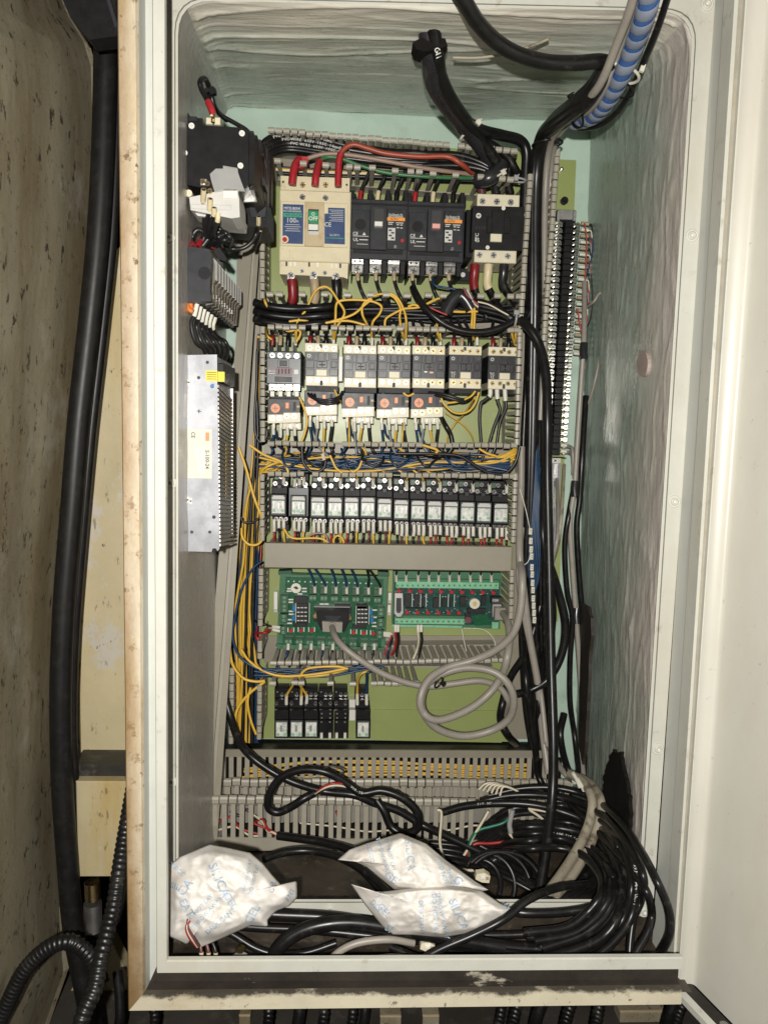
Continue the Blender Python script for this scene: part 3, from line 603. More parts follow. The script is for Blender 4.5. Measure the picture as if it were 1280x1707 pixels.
# ---- beige main breaker
d = Dev('main_breaker', 'big beige main breaker with green OFF handle and blue labels', 'circuit breaker', 523, 378, -.085)
d.part('housing', 'mccb_beige', ('b', 468, 322, 582, 433, 0, 83, 1.2))
d.part('top_cover', 'mccb_beige', ('p', [(468, 293), (583, 297), (582.5, 320.5), (468, 318.5)], 5, 83))
d.part('bottom_cover', 'mccb_beige', ('p', [(466.5, 431.5), (580.5, 435.5), (579.5, 465), (572, 462), (466.5, 457)], 4, 83))
d.part('raised_face', 'mccb_beige', ('b', 470, 340, 578, 409, -2.5, 1, .6))
d.part('label', 'navy_label', ('b', 472, 343, 505, 404, -3, -2.4, 0)); d.part('label', 'navy_label', ('p', [(547, 346), (575, 347), (575, 407.5), (541, 406), (541, 356), (547, 356)], -3, -2.4))
d.part('label_band', 'label_green', ('b', 473.5, 355.5, 503, 361.5, -3.3, -3, 0))
d.part('toggle_plate', 'toggle_beige', ('b', 508.5, 339, 539.5, 408, -4.5, -2, .5)); d.part('slot', 'print_dark', ('b', 514, 350, 531, 384, -4.9, -4.4, 0))
h = d.part('handle', 'handle_green', ('b', 514.5, 351.5, 530.5, 370, -14, -4.6, .8)); d.part('handle_face', 'white_plastic', ('b', 514.5, 374, 530, 383, -6.5, -4.7, .3)); d.part('handle_wear', 'pale_grey', ('b', 515, 384.5, 531, 391, -4.9, -4.5, 0))
d.text('O', 522.3, 357, 5, -14.4, 'white_plastic', parent=d.o); d.text('OFF', 522.3, 364.5, 6, -14.4, 'white_plastic')
d.text('MITSUBISHI', 487, 347.5, 4, -3.4, 'print_white', squash=.9); d.text('NO-FUSE BREAKER', 487.5, 352.2, 2.4, -3.4, 'print_white'); d.text('NF125-CW', 490, 358.6, 4, -3.6, 'navy_label'); d.text('100', 485.5, 367.5, 7.5, -3.4, 'pale_grey'); d.text('A', 496, 369, 4, -3.4, 'pale_grey')
for i, (wd, yy) in enumerate(((22, 374), (26, 377.5), (20, 381), (24, 384.5))): d.part('print_line', 'pale_grey', ('b', 488-wd/2, yy, 488+wd/2, yy+.8, -3.15, -2.9, 0))
d.text('CE', 546.5, 374.5, 6.5, -3.4, 'pale_grey')
for i in range(7): d.part('print_line', 'pale_grey', ('b', 549+(i % 2)*3, 350+i*3, 572, 350.7+i*3, -3.15, -2.9, 0))
d.part('label_band', 'label_green', ('b', 543, 396.5, 573, 397.4, -3.15, -2.9, 0)); d.text('LL13711', 558, 392, 3.2, -3.2, 'pale_grey')
d.part('trip_button', 'mccb_beige', ('c', 475, 399, 6, -3.4, -2.5)); d.part('trip_button', 'red_dot', ('c', 474.8, 399, 3.9, -4.8, -2.5))
d.screws([(504.4, 328.4), (542.8, 330)], 4.8, -.6); d.screws([(504.8, 308), (543, 308)], 4.8, 4, ('brass', 'print_dark'))
d.screws([(472, 303), (578, 308), (470, 450), (575, 454.5)], 1.8, 4.6, ('print_dark', 'print_dark'))
for x, y, k in ((477.7, 440, 'print_dark'), (484.5, 440, 'white_plastic'), (491.6, 440, 'white_plastic'), (515.5, 441, 'print_dark'), (529.5, 441.5, 'white_plastic'), (553.3, 443, 'white_plastic'), (560.5, 443, 'white_plastic'), (567.3, 443, 'print_dark')):
    d.part('slot', k, ('b', x-1.5, y-3.4, x+1.5, y+3.4, 3.7, 4.2, 0))
for x, y in ((487, 424), (557.5, 427)): d.part('clip', 'mccb_beige', ('b', x-4, y-5, x+4, y+6, -.6, 1, .2))
for x, y in ((485.3, 459.5), (523.2, 459), (559.8, 461)): d.part('terminal_lug', 'chrome', ('b', x-6.5, y-9, x+6.5, y+12, 9, 13, .5), ('c', x, y, 6.2, 2, 10))
d.screws([(485.3, 459), (523.2, 458.5), (559.8, 460.5)], 5.6, 1.2); d.screws([(503.4, 452), (541.5, 455)], 3.6, 3.2)
# ---- two black three pole breakers
def breaker(lbl, hm):
    d = Dev('circuit_breaker', lbl, 'circuit breaker', 631, 392, -.075, 'black three pole breakers')
    d.part('housing', 'charcoal', ('b', 585, 336, 678, 430, 0, 74, 1)); d.part('rib', 'black_plastic', ('b', 586, 339, 677, 342, -.6, 1, .2)); d.part('rib', 'black_plastic', ('b', 590, 417, 670, 423, -.6, 1, .2))
    d.part('face', 'charcoal', ('b', 586, 352, 616, 413, -4.5, 0, .5)); d.part('face', 'charcoal', ('b', 617.5, 346, 644, 414, -7, 0, .5)); d.part('face', 'charcoal', ('b', 645.5, 351, 676, 414, -4.5, 0, .5))
    d.part('seal', 'black_plastic', ('c', 601, 374, 9, -4.8, -4.3)); d.part('slot', 'print_dark', ('b', 624.5, 348.5, 639.5, 371, -7.4, -6.9, 0)); d.part('handle', hm, ('b', 624.5, 369, 637.5, 376.5, -15, -6.8, .6))
    d.text('CE', 592.5, 389.5, 5, -4.9); d.part('print_triangle', 'print_white', ('p', [(604, 392), (607, 387), (610, 392)], -4.8, -4.4)); d.part('print_line', 'print_white', ('b', 588.5, 393.2, 614, 394, -4.8, -4.4, 0)); d.text('UL', 593, 399.5, 5, -4.9)
    d.part('print_mark', 'print_white', ('b', 599, 399, 613, 400.3, -4.8, -4.4, 0)); d.part('print_line', 'print_white', ('b', 595, 406.5, 613, 407.3, -4.8, -4.4, 0))
    d.text('Fuji Electric FA', 659.5, 358, 3, -4.9, squash=.85); d.text('EARTH BREAKER', 659.5, 361.2, 2.6, -4.9, squash=.85); d.part('label_band', 'orange_label', ('b', 646, 362.8, 674.5, 368, -5, -4.4, 0)); d.text('AUTO', 657, 365.4, 3, -5.3, 'print_dark')
    for i, (x0, x1, yy) in enumerate(((647, 656, 370), (660, 672, 371), (647, 654, 373), (661, 665, 374), (667, 671, 374.5), (661, 665, 379), (667, 671, 379.5))): d.part('print_line', 'print_white', ('b', x0, yy, x1, yy+1.2, -4.8, -4.4, 0))
    d.part('print_box', 'pale_grey', ('b', 646.5, 380.5, 658.5, 400, -4.8, -4.4, 0)); 
    for i in range(4): d.part('print_line', 'print_dark', ('b', 648+(i % 2)*4, 382.5+i*4.4, 653+(i % 2)*4, 385+i*4.4, -5, -4.7, 0))
    d.part('trip_button', 'red_dot', ('c', 670.5, 401, 2.8, -6, -4.4)); d.part('test_button', 'chrome', ('c', 659, 411, 2.6, -6, -4.4))
    for i in range(4): d.part('barrier', 'black_plastic', ('b', 584.5+i*29.6, 318, 591+i*29.6, 338, 6, 60, .5), ('b', 583+i*29.6, 324, 594+i*29.6, 338, 14, 60, .5))
    for i in range(3):
        x = 596+30.2*i
        d.part('terminal', 'chrome', ('b', x-10, 430, x+10, 443, 13, 30, .8)); d.part('terminal_plate', 'chrome', ('b', x-10.5, 441, x+9.5, 455, 8, 14, .8)); 
        if i < 2: d.part('barrier', 'black_plastic', ('b', x+10.5, 424, x+18.5, 457, 6, 60, .5))
    d.part('barrier', 'black_plastic', ('b', 585, 425, 586.8, 458, 6, 60, .4)); d.part('barrier', 'black_plastic', ('b', 667.5, 425, 675, 457, 6, 60, .4))
    d.screws([(596, 448), (626, 448.5), (656.4, 449)], 6, 6.6); 
    for i in range(3):
        for q in (-4.5, 4.5): d.part('terminal_pin', 'print_dark', ('c', 596+30.2*i+q, 435, 2, 12.5, 14))
    return d
d = breaker('black three pole breaker with white handle, beside the beige main breaker', 'white_plastic')
c2 = d.at(725.5, 395.5); c2['label'] = 'black three pole breaker with pink handle, beside the large black contactor'
for ch in c2.children:
    if ch.name.startswith('handle'): ch.data = ch.data.copy(); ch.data.materials[0] = MT['handle_pink']
# ---- large contactor
d = Dev('large_contactor', 'large black contactor marked TC 45 with cream terminal bars', 'contactor', 829, 380, -.085)
d.part('housing', 'black_plastic', ('p', [(788, 343), (874, 345), (872, 418), (785, 416)], 0, 84)); d.part('side_block', 'black_plastic', ('b', 776, 352, 788, 428, 18, 84, 1))
d.part('terminal_bar', 'cream', ('b', 796, 324.5, 865, 344, 2, 60, .8)); d.part('terminal_bar', 'cream', ('b', 791, 417.5, 860, 437.5, 2, 60, .8)); d.part('coil_terminal', 'cream', ('b', 863, 349.5, 875.5, 365, 3, 40, .6)); d.part('coil_terminal', 'cream', ('b', 860.5, 401.5, 872.5, 417, 3, 40, .6))
d.part('armature', 'black_plastic', ('b', 812, 362, 850, 388, -2, 1, .5)); d.part('armature', 'black_plastic', ('b', 820, 352, 840, 395, -3, 1, .5)); d.part('release_button', 'cream', ('b', 817.5, 390, 836, 402.5, -4, 0, .5))
for i in range(4): d.part('vent', 'charcoal', ('b', 793+i*4.5, 377, 795+i*4.5, 382, -.5, .5, 0))
d.screws([(804, 335.5), (828, 336), (851, 337), (799, 425), (822.5, 425.5), (846, 427), (868.5, 360), (867, 408)], 5.2, 1.4, ('steel_dull', 'print_dark')); d.screws([(839, 347), (812.5, 412.5)], 3.2, -1, ('white_plastic', 'pale_grey'))
d.part('mark', 'print_white', ('c', 797.5, 359.5, 4.3, -.5, .5)); d.part('mark_centre', 'print_dark', ('b', 797, 356.5, 798, 362.5, -.8, .4, 0), ('b', 794.5, 359, 800.5, 360, -.8, .4, 0))
d.text('TC', 795, 394, 5.5, -.4, rot=math.pi/2); d.text('45', 795, 401, 5.5, -.4)
for x in (793, 817, 841): d.part('terminal_lug', 'chrome', ('b', x-6, 438, x+6, 446, 14, 18, .4))
d.part('foot', 'black_plastic', ('b', 763, 448, 786, 468, 60, 84, .6)); d.part('foot_screw', 'steel_dull', ('c', 771.5, 458, 4, 58, 62))
# ---- dark grey four pole contactor at the left of the second row
d = Dev('small_contactor', 'slate grey four pole contactor with pinkish centre, leftmost of the row', 'contactor', 473, 612, -.085, 'contactors in the second row')
d.part('housing', 'slate', ('b', 445, 586, 501.5, 639.5, 0, 84, 1)); d.part('head', 'slate', ('b', 445.5, 586.5, 501, 597.5, -3, 1, .8))
d.part('window', 'maroon', ('b', 461, 613, 486, 625.5, -.8, .5, .2)); d.part('armature', 'slate', ('b', 463, 600, 482, 612, -1.2, .5, .4)); d.part('armature', 'charcoal', ('b', 466.5, 601.5, 478.5, 610, -1.8, .5, .4)); d.part('plate', 'charcoal', ('b', 458.5, 628, 486.5, 636.5, -.7, .5, .3)); d.part('button', 'pale_grey', ('b', 490, 616, 497.5, 624, -1.2, .5, .3))
for i in range(4): d.part('window_slot', 'print_dark', ('b', 464+i*5.6, 615, 466+i*5.6, 623, -1, -.6, 0))
d.part('print_line', 'red_dot', ('b', 447.5, 613.2, 459, 614, -.3, .3, 0)); d.text('SD-12', 453, 618.5, 3, -.4, 'pale_grey'); d.part('print_line', 'pale_grey', ('b', 448, 622, 458, 623, -.3, .3, 0))
for i in range(4):
    x = 454+i*13.6; d.part('terminal', 'chrome', ('b', x-5.6, 640, x+5.6, 651, 12, 16, .6)); d.part('terminal_pin', 'white_plastic', ('b', x-3.5, 652, x+3.5, 661, 16, 22, .5)); d.part('barrier', 'slate', ('b', x-7.5, 571, x-5, 586, 8, 60, .4))
d.screws([(454, 592.4), (467, 592.5), (480.3, 593), (494.6, 593.5), (454, 646), (468, 646), (481.2, 646.5), (494.8, 646.5)], 4.2, -4, h=4); 
# ---- cream and black contactors
def contactor(lbl):
    d = Dev('small_contactor', lbl, 'contactor', 714, 611, -.085, 'contactors in the second row')
    d.part('housing', 'contactor_black', ('b', 687, 586, 742, 636, 2, 84, .8)); d.part('terminal_bar', 'cream', ('b', 687.5, 576.5, 741.5, 591, 0, 50, .7)); d.part('terminal_bar', 'cream', ('b', 687.5, 631, 740.5, 647, 0, 50, .7))
    d.part('terminal_skirt', 'black_plastic', ('b', 688, 646, 740, 656, 10, 60, .5))
    for x0, y0, x1, y1, f in ((688, 592, 701, 603, .6), (703, 592, 708, 605, .4), (709.5, 592, 719.5, 606, -.6), (721, 592, 727, 605, .4), (729, 592, 741, 603, .6), (688.5, 605, 702, 617, .8), (707, 606.5, 715, 617, -1.6), (716, 606.5, 724, 617, -1.6), (729, 605.5, 740, 617, -.4), (731, 607, 738, 616, -1), (688.5, 619, 702, 630, .9), (727, 619, 740.5, 630, .9)):
        d.part('moulding', 'contactor_black', ('b', x0, y0, x1, y1, f, 3, .4))
    d.part('groove', 'print_dark', ('b', 711, 611, 721, 613, -1.9, -1.5, 0)); d.part('notch', 'print_dark', ('b', 711.5, 578, 716, 584, -.3, .3, 0)); d.part('notch', 'print_dark', ('b', 711.5, 638.5, 716, 646, -.3, .3, 0))
    d.part('mark', 'pale_grey', ('c', 694, 597, 2.9, .2, 1)); d.part('mark', 'contactor_black', ('c', 694, 597, 1.7, 0, .4)); d.screws([(737, 597)], 2.4, -.2, ('slate', 'print_dark'))
    d.part('release_button', 'cream', ('b', 706, 620, 723.5, 630.5, -3.2, 2, .5))
    d.screws([(696, 584), (709, 584.5), (722, 585), (735.3, 585.5), (694.7, 637), (707.5, 637.5), (720.5, 637.5), (733.5, 638)], 3.9, -.5, ('brass', 'print_dark'))
    for i in range(4): d.part('terminal_pin', 'white_plastic', ('b', 693+i*13, 647, 697+i*13, 656, 12, 16, .4)); d.part('barrier', 'black_plastic', ('b', 686.5+i*13.2, 569, 689.5+i*13.2, 577, 6, 50, .4))
    return d
ck = contactor('black contactor marked TC 11 without a release button, pink spot below centre')
cpos = [(535.6, 607, 'cream barred contactor above the overload relay hidden by black wires'), (600, 610, 'cream barred contactor right of the white gap strip'), (656.5, 610.5, 'cream barred contactor above the overload relay with a bright cross on its dial'), (775, 611.5, 'contactor marked TC 11 with cream button and no overload relay below'), (840, 613, 'contactor marked TC 12 at the right end of the row')]
for x, y, lb in cpos: o = ck.at(x, y); o['label'] = lb; _t = ('12' if '12' in lb else '11' if '11' in lb else None); \
    (_t and (text_obj('TC', 4.4*S(-.085), Vector((-(19.5)*S(-.085), .0006, -11*S(-.085))), 'print_white', 0, o), text_obj(_t, 4.4*S(-.085), Vector((-(19.5)*S(-.085), .0006, -16*S(-.085))), 'print_white', 0, o)))
for ch in list(ck.o.children):
    if ch.name.startswith('release_button'): bpy.data.objects.remove(ch)
ck.part('spot', 'handle_pink', ('b', 716, 619.5, 722, 622.5, .4, 2.4, .2)); ck.part('spot', 'white_plastic', ('b', 707, 618.5, 712, 621, .4, 2.4, .2)); ck.text('TC', 694, 622, 4.4, .6); ck.text('11', 694, 626.8, 4.4, .6)
d = Dev('marker_strip', 'white strip on the plate between two cream barred contactors', 'marker strip', 567.5, 614, -.062); d.part('strip', 'white_plastic', ('b', 564.5, 595, 570.8, 635, 0, 1.5, .2)); d.part('strip_end', 'olive_plate', ('b', 564.5, 576, 570.8, 594.4, .4, 1.5, .2))
# ---- overload relays
def overload(lbl):
    d = Dev('overload_relay', lbl, 'overload relay', 596.5, 676, -.08, 'overload relays under the contactors')
    d.part('housing', 'charcoal', ('b', 570, 655, 623.5, 682, 0, 70, .8)); d.part('bridge', 'black_plastic', ('b', 573, 649, 620, 656, 12, 50, .6)); d.part('terminal_bar', 'cream', ('p', [(570, 681), (596, 681), (596, 678), (623.5, 678), (623.5, 694), (570, 695.5)], -1, 50))
    d.part('rear_bar', 'cream', ('b', 590, 695, 622, 706, 22, 60, .5)); d.part('dial', 'dial_orange', ('c', 583, 670.5, 7.6, -3.5, 1)); d.part('dial_slot', 'maroon', ('b', 578.5, 669.8, 587.5, 671.2, -3.8, -3.4, 0), ('b', 582.3, 666, 583.7, 675, -3.9, -3.4, 0))
    d.part('reset_button', 'dial_orange', ('b', 599.5, 661, 605.5, 671, -3, 1, .4)); d.part('test_tab', 'toggle_beige', ('b', 618, 666, 623, 669.5, -1, 1, .2)); d.part('recess', 'print_dark', ('b', 612, 660, 616.5, 675, -.4, .2, 0))
    d.screws([(577.5, 687), (589, 687), (601.5, 684), (613.5, 683.8)], 4.2, -1.5, ('brass', 'print_dark')); d.screws([(602, 700), (614, 700)], 3, 21.5)
    for x in (578.5, 590.5, 602, 614.5): d.part('terminal_pin', 'marker_white', ('b', x-2.3, 695.5, x+2.3, 704, 8, 12, .4))
    return d
ov = overload('overload relay with orange dial, under the contactor right of the white strip')
for x, y, lb in ((473.3, 686, 'overload relay set lowest, under the slate grey contactor'), (534.6, 673, 'overload relay with its dial half covered by black wires'), (654.2, 677.5, 'overload relay whose orange dial shows a bright cross'), (711, 677, 'rightmost overload relay, beside the bare green plate')): ov.at(x, y)['label'] = lb
# ---- plug-in relays
def relay(lbl):
    d = Dev('plug_in_relay', lbl, 'relay', 640.5, 846, -.075, 'clear plug-in relays in the long row')
    d.part('socket', 'black_plastic', ('b', 627.5, 818, 654, 830, 14, 72, .6), ('b', 627.5, 806, 654, 818.5, 24, 72, .6), ('b', 627.5, 794, 654, 806.5, 33, 72, .6)); 
    d.part('lower_socket', 'black_plastic', ('b', 627.5, 866, 654, 880, 20, 72, .6)); d.part('socket_tail', 'black_plastic', ('b', 628, 879.5, 653.5, 890, 30, 72, .6))
    d.part('case', 'black_plastic', ('b', 627.6, 829.5, 654.4, 866.5, 3, 72, .6)); d.part('coil', 'relay_white', ('b', 630, 834, 651.5, 862, 1.2, 10, .5)); d.part('coil_mark', 'steel_dull', ('b', 640, 844, 643, 854, .6, 1.4, .1)); d.part('coil_top', 'pale_grey', ('b', 632, 832, 650, 838.5, .6, 1.4, .2))
    d.part('coil_base', 'block_mint', ('c', 634, 857, 2.6, .4, 3)); d.part('coil_base', 'block_mint', ('c', 648, 857, 2.6, .4, 3)); d.part('coil_shadow', 'print_dark', ('b', 630, 838.6, 651.5, 840.6, .5, 2, 0)); d.part('coil_leg', 'steel_dull', ('b', 632, 841, 634.4, 853, .4, 2, .1)); d.part('coil_leg', 'steel_dull', ('b', 647.4, 841, 649.8, 853, .4, 2, .1))  # the dark strip paints in the shadow under the coil top
    d.part('cover', 'clear_plastic', ('b', 629, 831.5, 652.5, 864.5, -1.5, 3.2, .8))
    d.part('pocket', 'block_green', ('b', 630, 797, 637, 806, 32.5, 33.2, 0)); d.part('clip', 'charcoal', ('b', 637.5, 814, 644.5, 821, 12.5, 24, .4))
    d.screws([(632.8, 812), (649.8, 812.5)], 3.6, 22.5, ('chrome', 'print_dark')); d.screws([(641, 801)], 3.6, 31.5, ('chrome', 'print_dark')); d.screws([(634, 870.5), (642, 870.5), (650, 871)], 3.2, 18.6, ('chrome', 'print_dark'))
    return d
rl = relay('seventh relay from the left in the long row')
rxy = [(463.5, 842), (497, 843.5), (529.7, 845.5), (558, 846), (585.6, 846), (612.7, 846), (640.5, 846), (668.4, 850), (696.5, 851), (724, 852), (751.3, 853), (779, 854), (806.5, 855), (834.8, 856)]
rlabel = ['leftmost relay of the long row, beside the left duct fingers', 'relay in the wider grey socket, second in the long row']
for i, (x, y) in enumerate(rxy):
    if i == 6: continue
    o = rl.at(x, y-2)
    o['label'] = rlabel[i] if i < 2 else (ORD[i]+' clear relay from the left in the long row' if i < 13 else 'rightmost clear relay of the long row, beside the right duct')
    if i == 1:
        dd = MB(); k = S(-.075); dd.box(-16*k, 17*k, .004, .07, -20*k, 28*k, .0006); dd.build('wide_socket', MT['slate'], o)
# ---- lower relays, on five sockets and one alone
def lowrelay(lbl, full=True):
    d = Dev('plug_in_relay' if full else 'empty_relay_socket', lbl, 'relay' if full else 'relay socket', 469, 1190, -.05, 'relays and sockets at the bottom left')
    d.part('socket', 'black_plastic', ('b', 457.5, 1147, 481, 1166, 24, 46, .6), ('b', 457.5, 1165.5, 481, 1184, 14, 46, .6), ('b', 457.2, 1183.5, 481.5, 1200, 2, 46, .6))
    d.screws([(470, 1158), (478, 1158)], 3.3, 22.6); d.screws([(461, 1172.5), (477, 1172.5)], 3.3, 12.6); d.part('mark', 'steel_dull', ('c', 462.5, 1153.5, 1.4, 23.6, 25))
    if full:
        d.part('case', 'black_plastic', ('b', 457.2, 1199.5, 481.5, 1232, 0, 46, .6)); d.part('coil', 'relay_white', ('b', 460, 1204, 478.5, 1228.5, -2, 8, .5)); d.part('cover', 'clear_plastic', ('b', 459, 1202, 479.5, 1230, -4.5, .5, .8)); d.part('coil_mark', 'steel_dull', ('b', 467, 1209, 470.5, 1220, -2.6, -1.8, .1)); d.part('coil_base', 'block_mint', ('c', 463.5, 1224.5, 2.8, -2.6, 0), ('c', 475, 1224.5, 2.8, -2.6, 0))
    else:
        d.part('base', 'black_plastic', ('b', 457.2, 1199.5, 481.5, 1232, 8, 46, .6))
        for i in range(3):
            for x in (462, 476): d.part('contact_slot', 'steel_dull', ('b', x-1.4, 1188.5+i*7, x+1.4, 1191+i*7, 1.6 if i < 2 else 7.5, 3 if i < 2 else 9, 0))
        for x in (462, 476): d.part('terminal_pin', 'marker_white', ('b', x-2.3, 1222, x+2.3, 1232, 5, 9, .3)); 
    return d
lr = lowrelay('leftmost clear relay of the bottom group'); o = lr.at(494, 1190); o['label'] = 'second clear relay of the bottom group, between two relays'; o = lr.at(518.5, 1190); o['label'] = 'third clear relay of the bottom group, beside the empty sockets'
o = lr.at(605, 1190.5); o['label'] = 'clear relay standing alone right of the white rail pieces'
ls = lowrelay('empty relay socket beside the third bottom relay', False); ls.o.location = P(543.5, 1190, -.05); o = copy_tree(ls.o); o.location = P(569, 1190, -.05); o['label'] = 'empty relay socket at the right end of the bottom group'
d = Dev('din_rail', 'short white rail pieces between the bottom relay group and the lone relay', 'rail', 587, 1185, -.012); d.part('rail', 'white_plastic', ('b', 582, 1166, 592.5, 1180, 0, 8, .4)); d.part('rail', 'white_plastic', ('b', 582, 1183, 592.5, 1202, 0, 8, .4))
# ---- left circuit board
B = 'green circuit board with the grey plug in its middle, on the left'
d = Dev('circuit_board', B, 'circuit board', 555, 1020, -.04)
d.part('tray', 'tray_green', ('p', [(467, 955), (647, 960), (641, 1087), (461, 1081)], 8, 16)); d.part('tray_rail', 'tray_dark', ('p', [(464, 952), (486, 951), (486, 957), (464, 958)], 4, 20)); d.part('tray_rail', 'tray_dark', ('p', [(630, 953), (648, 954), (648, 960), (630, 960)], 4, 20)); d.part('tray_edge', 'tray_green', ('p', [(468, 957), (647, 961), (647, 965), (468, 961)], 2, 9)); d.part('tray_edge', 'tray_green', ('p', [(462, 1074), (640, 1080), (640, 1086), (461, 1081)], 2, 9))
d.part('board', 'pcb_green', ('p', [(476, 961.5), (639, 965.5), (635, 1078), (471, 1073)], 0, 1.6))
d.part('logo', 'marker_white', ('c', 493.5, 980.5, 8.6, -.4, 0)); d.part('logo_mark', 'print_dark', ('p', [(489, 979), (494, 977), (498, 981), (494, 983)], -.7, -.3))
for i in range(16): d.part('solder_hole', 'steel_dull', ('c', 481+i*9.2, 969+i*.25, 1.3, -.3, 0))
for x, y in ((483, 981.5), (507.5, 981), (507.5, 986), (500, 990), (482, 985.5), (485, 999.5), (485, 1004), (485.5, 1019), (485.5, 1024), (483, 1033), (483, 1039), (624.5, 1017), (624.5, 1029), (623, 1038), (624, 1044), (537, 1007), (544, 1007)): d.part('print_mark', 'print_white', ('b', x-4, y-1.2, x+4, y+1.2, -.25, .1, 0))
for x, y, hw, hh in ((502, 1000, 11, 6), (503.5, 1022.5, 10.5, 17.5), (604, 1026, 10, 16), (571, 1010.5, 13, 3.5), (500.5, 1041, 11, 4), (599, 1044, 11.5, 4), (603, 1011, 9, 4)):
    d.part('chip', 'chip_black', ('b', x-hw, y-hh, x+hw, y+hh, -6, 0, .5))
for x0, y0, x1, y1 in ((493.4, 1004.6, 515.5, 1039), (593.8, 1009.4, 614.8, 1041.6)): d.part('print_frame', 'print_white', ('b', x0-.7, y0, x0+.2, y1, -6.6, -5, 0)); d.part('print_frame', 'print_white', ('b', x1-.2, y0, x1+.7, y1, -6.6, -5, 0))
for bx, by in ((503.5, 1013), (503.5, 1020.5), (503.5, 1027), (503.5, 1034.5), (604, 1016), (604, 1023), (604, 1030), (604, 1037)):
    for q in (-6, 0, 6): d.part('chip_print', 'print_white', ('b', bx+q-2.2, by-.7, bx+q+2.2, by+.9, -6.3, -6, 0))
for x, y in ((490, 1015), (489, 1031), (618, 1021), (620, 1034)): d.part('capacitor', 'cap_blue', ('b', x-2.8, y-4.5, x+2.8, y+4.5, -7, 0, .6))
for i, x in enumerate((485, 502, 519.6, 589.5, 606.5, 622.5)): 
    y = (1052, 1051.5, 1051.5, 1055, 1056, 1056.5)[i]; d.part('indicator_lamp', 'red_dot', ('c', x, y, 3.1, -6, 0)); d.part('print_mark', 'print_white', ('b', x-5.6, y-6, x-4, y+2, -.3, .1, 0)); d.part('print_mark', 'print_white', ('b', x+4, y-6, x+5.6, y+2, -.3, .1, 0))
for i, x in enumerate((521.5, 540, 557.5, 575.5, 593, 611.5, 629)):
    y = 990+i*.6; d.part('terminal_block', 'block_green', ('b', x-6, y-11, x+6, y-1, -7, 0, .5)); d.part('terminal_block', 'block_green', ('b', x-6.5, y+1.5, x+6.5, y+12.5, -9, 0, .5)); d.screws([(x-3, y+7), (x+3, y+7)], 2.2, -9.3, ('block_mint', 'print_dark'))
for i, (x, y) in enumerate(((474, 1000), (474, 1014), (473, 1031), (472, 1051), (635, 1020), (634.5, 1038), (633, 1058))): d.part('terminal_block', 'block_green', ('b', x-6.5, y-7.5, x+6.5, y+7.5, -9, 0, .5)); d.screws([(x, y-3.3), (x, y+3.3)], 2.2, -9.3, ('block_mint', 'print_dark'))
for i, x in enumerate((481, 499, 516.5, 535, 552.5, 570.5, 588.5, 607, 624)): y = 1069.5+i*.7; d.part('terminal_block', 'block_green', ('b', x-6.5, y-5.5, x+6.5, y+5.5, -9, 0, .5)); d.screws([(x-3.2, y), (x+3.2, y)], 2.2, -9.3, ('block_mint', 'print_dark'))
d.part('socket', 'chip_black', ('b', 523, 1011, 586, 1037, -6, 0, .5)); d.part('socket_print', 'print_white', ('b', 523, 1011.5, 584, 1012.2, -6.3, -5.9, 0))
d.part('plug_hood', 'black_plastic', ('p', [(527, 1017), (582, 1019), (582, 1036), (574, 1053), (535, 1051), (528, 1034)], -24, -6)); d.part('hood_ridge', 'charcoal', ('p', [(540, 1026), (568, 1027), (562, 1035), (546, 1034)], -26, -24)); d.screws([(526, 1027), (582, 1030)], 4.2, -12, ('brass', 'brass'), slot=False, h=10)
d.part('plug', 'cable_grey', ('p', [(537, 1036), (571, 1037.5), (570, 1054.5), (538, 1053)], -30, -8)); d.part('plug_boss', 'cable_grey', ('c', 553.5, 1045, 7, -34, -29))
# ---- right circuit board
d = Dev('circuit_board', 'narrow circuit board with rows of red lamps and mint terminal blocks', 'circuit board', 745, 1000, -.04)
d.part('tray', 'tray_green', ('p', [(655, 953), (836, 955), (833, 1048), (653, 1044)], 8, 16)); d.part('tray_edge', 'tray_green', ('p', [(655, 952), (836, 955), (836, 966), (655, 963)], 1, 9)); d.part('tray_edge', 'block_mint', ('p', [(653, 1041), (770, 1043), (770, 1047), (653, 1045)], 1, 9))
d.part('board', 'pcb_teal', ('p', [(657, 966), (833, 968), (830, 1042), (655, 1040)], 0, 1.6))
d.part('terminal_block', 'block_mint', ('b', 658, 970, 834, 981.5, -9, 0, .6)); d.part('terminal_ledge', 'tray_green', ('b', 658, 965.5, 834, 970.2, -5, 0, .4)); d.part('terminal_block', 'block_mint', ('b', 656.5, 1031, 776, 1041, -9, 0, .6)); d.part('terminal_ledge', 'tray_green', ('b', 671, 1026, 776, 1031, -5, 0, .4)); d.part('terminal_block', 'block_mint', ('b', 819.5, 1037, 831, 1049, -9, 0, .5))
d.screws([(662+i*8.65, 976) for i in range(20)], 2.7, -9.4, ('block_mint', 'tray_dark')); d.screws([(661+i*8.65, 1036) for i in range(14)], 2.7, -9.4, ('block_mint', 'tray_dark'))
for i in range(10): d.part('indicator_lamp', 'red_dot', ('c', 665.5+i*17.4, 985.3+i*.35, 3.1, -7, 0)); d.part('lamp_base', 'print_dark', ('b', 668.5+i*17.4, 982, 671.5+i*17.4, 988, -2, 0, 0))
for i in range(6): d.part('indicator_lamp', 'red_dot', ('c', 678.5+i*17.3, 1021.5+i*.1, 3.1, -7, 0))
for x0, y0, x1, y1 in ((674, 990, 685, 1011), (690, 992, 699, 1011), (722, 996, 731, 1014), (737, 996, 744, 1012), (766, 994, 777, 1012), (802, 992, 810, 1010), (703, 990, 707, 1012), (750, 996, 753.5, 1012), (676, 1012.5, 708, 1015), (778, 1014, 810, 1023)): d.part('chip', 'chip_black', ('b', x0, y0, x1, y1, -5, 0, .4))
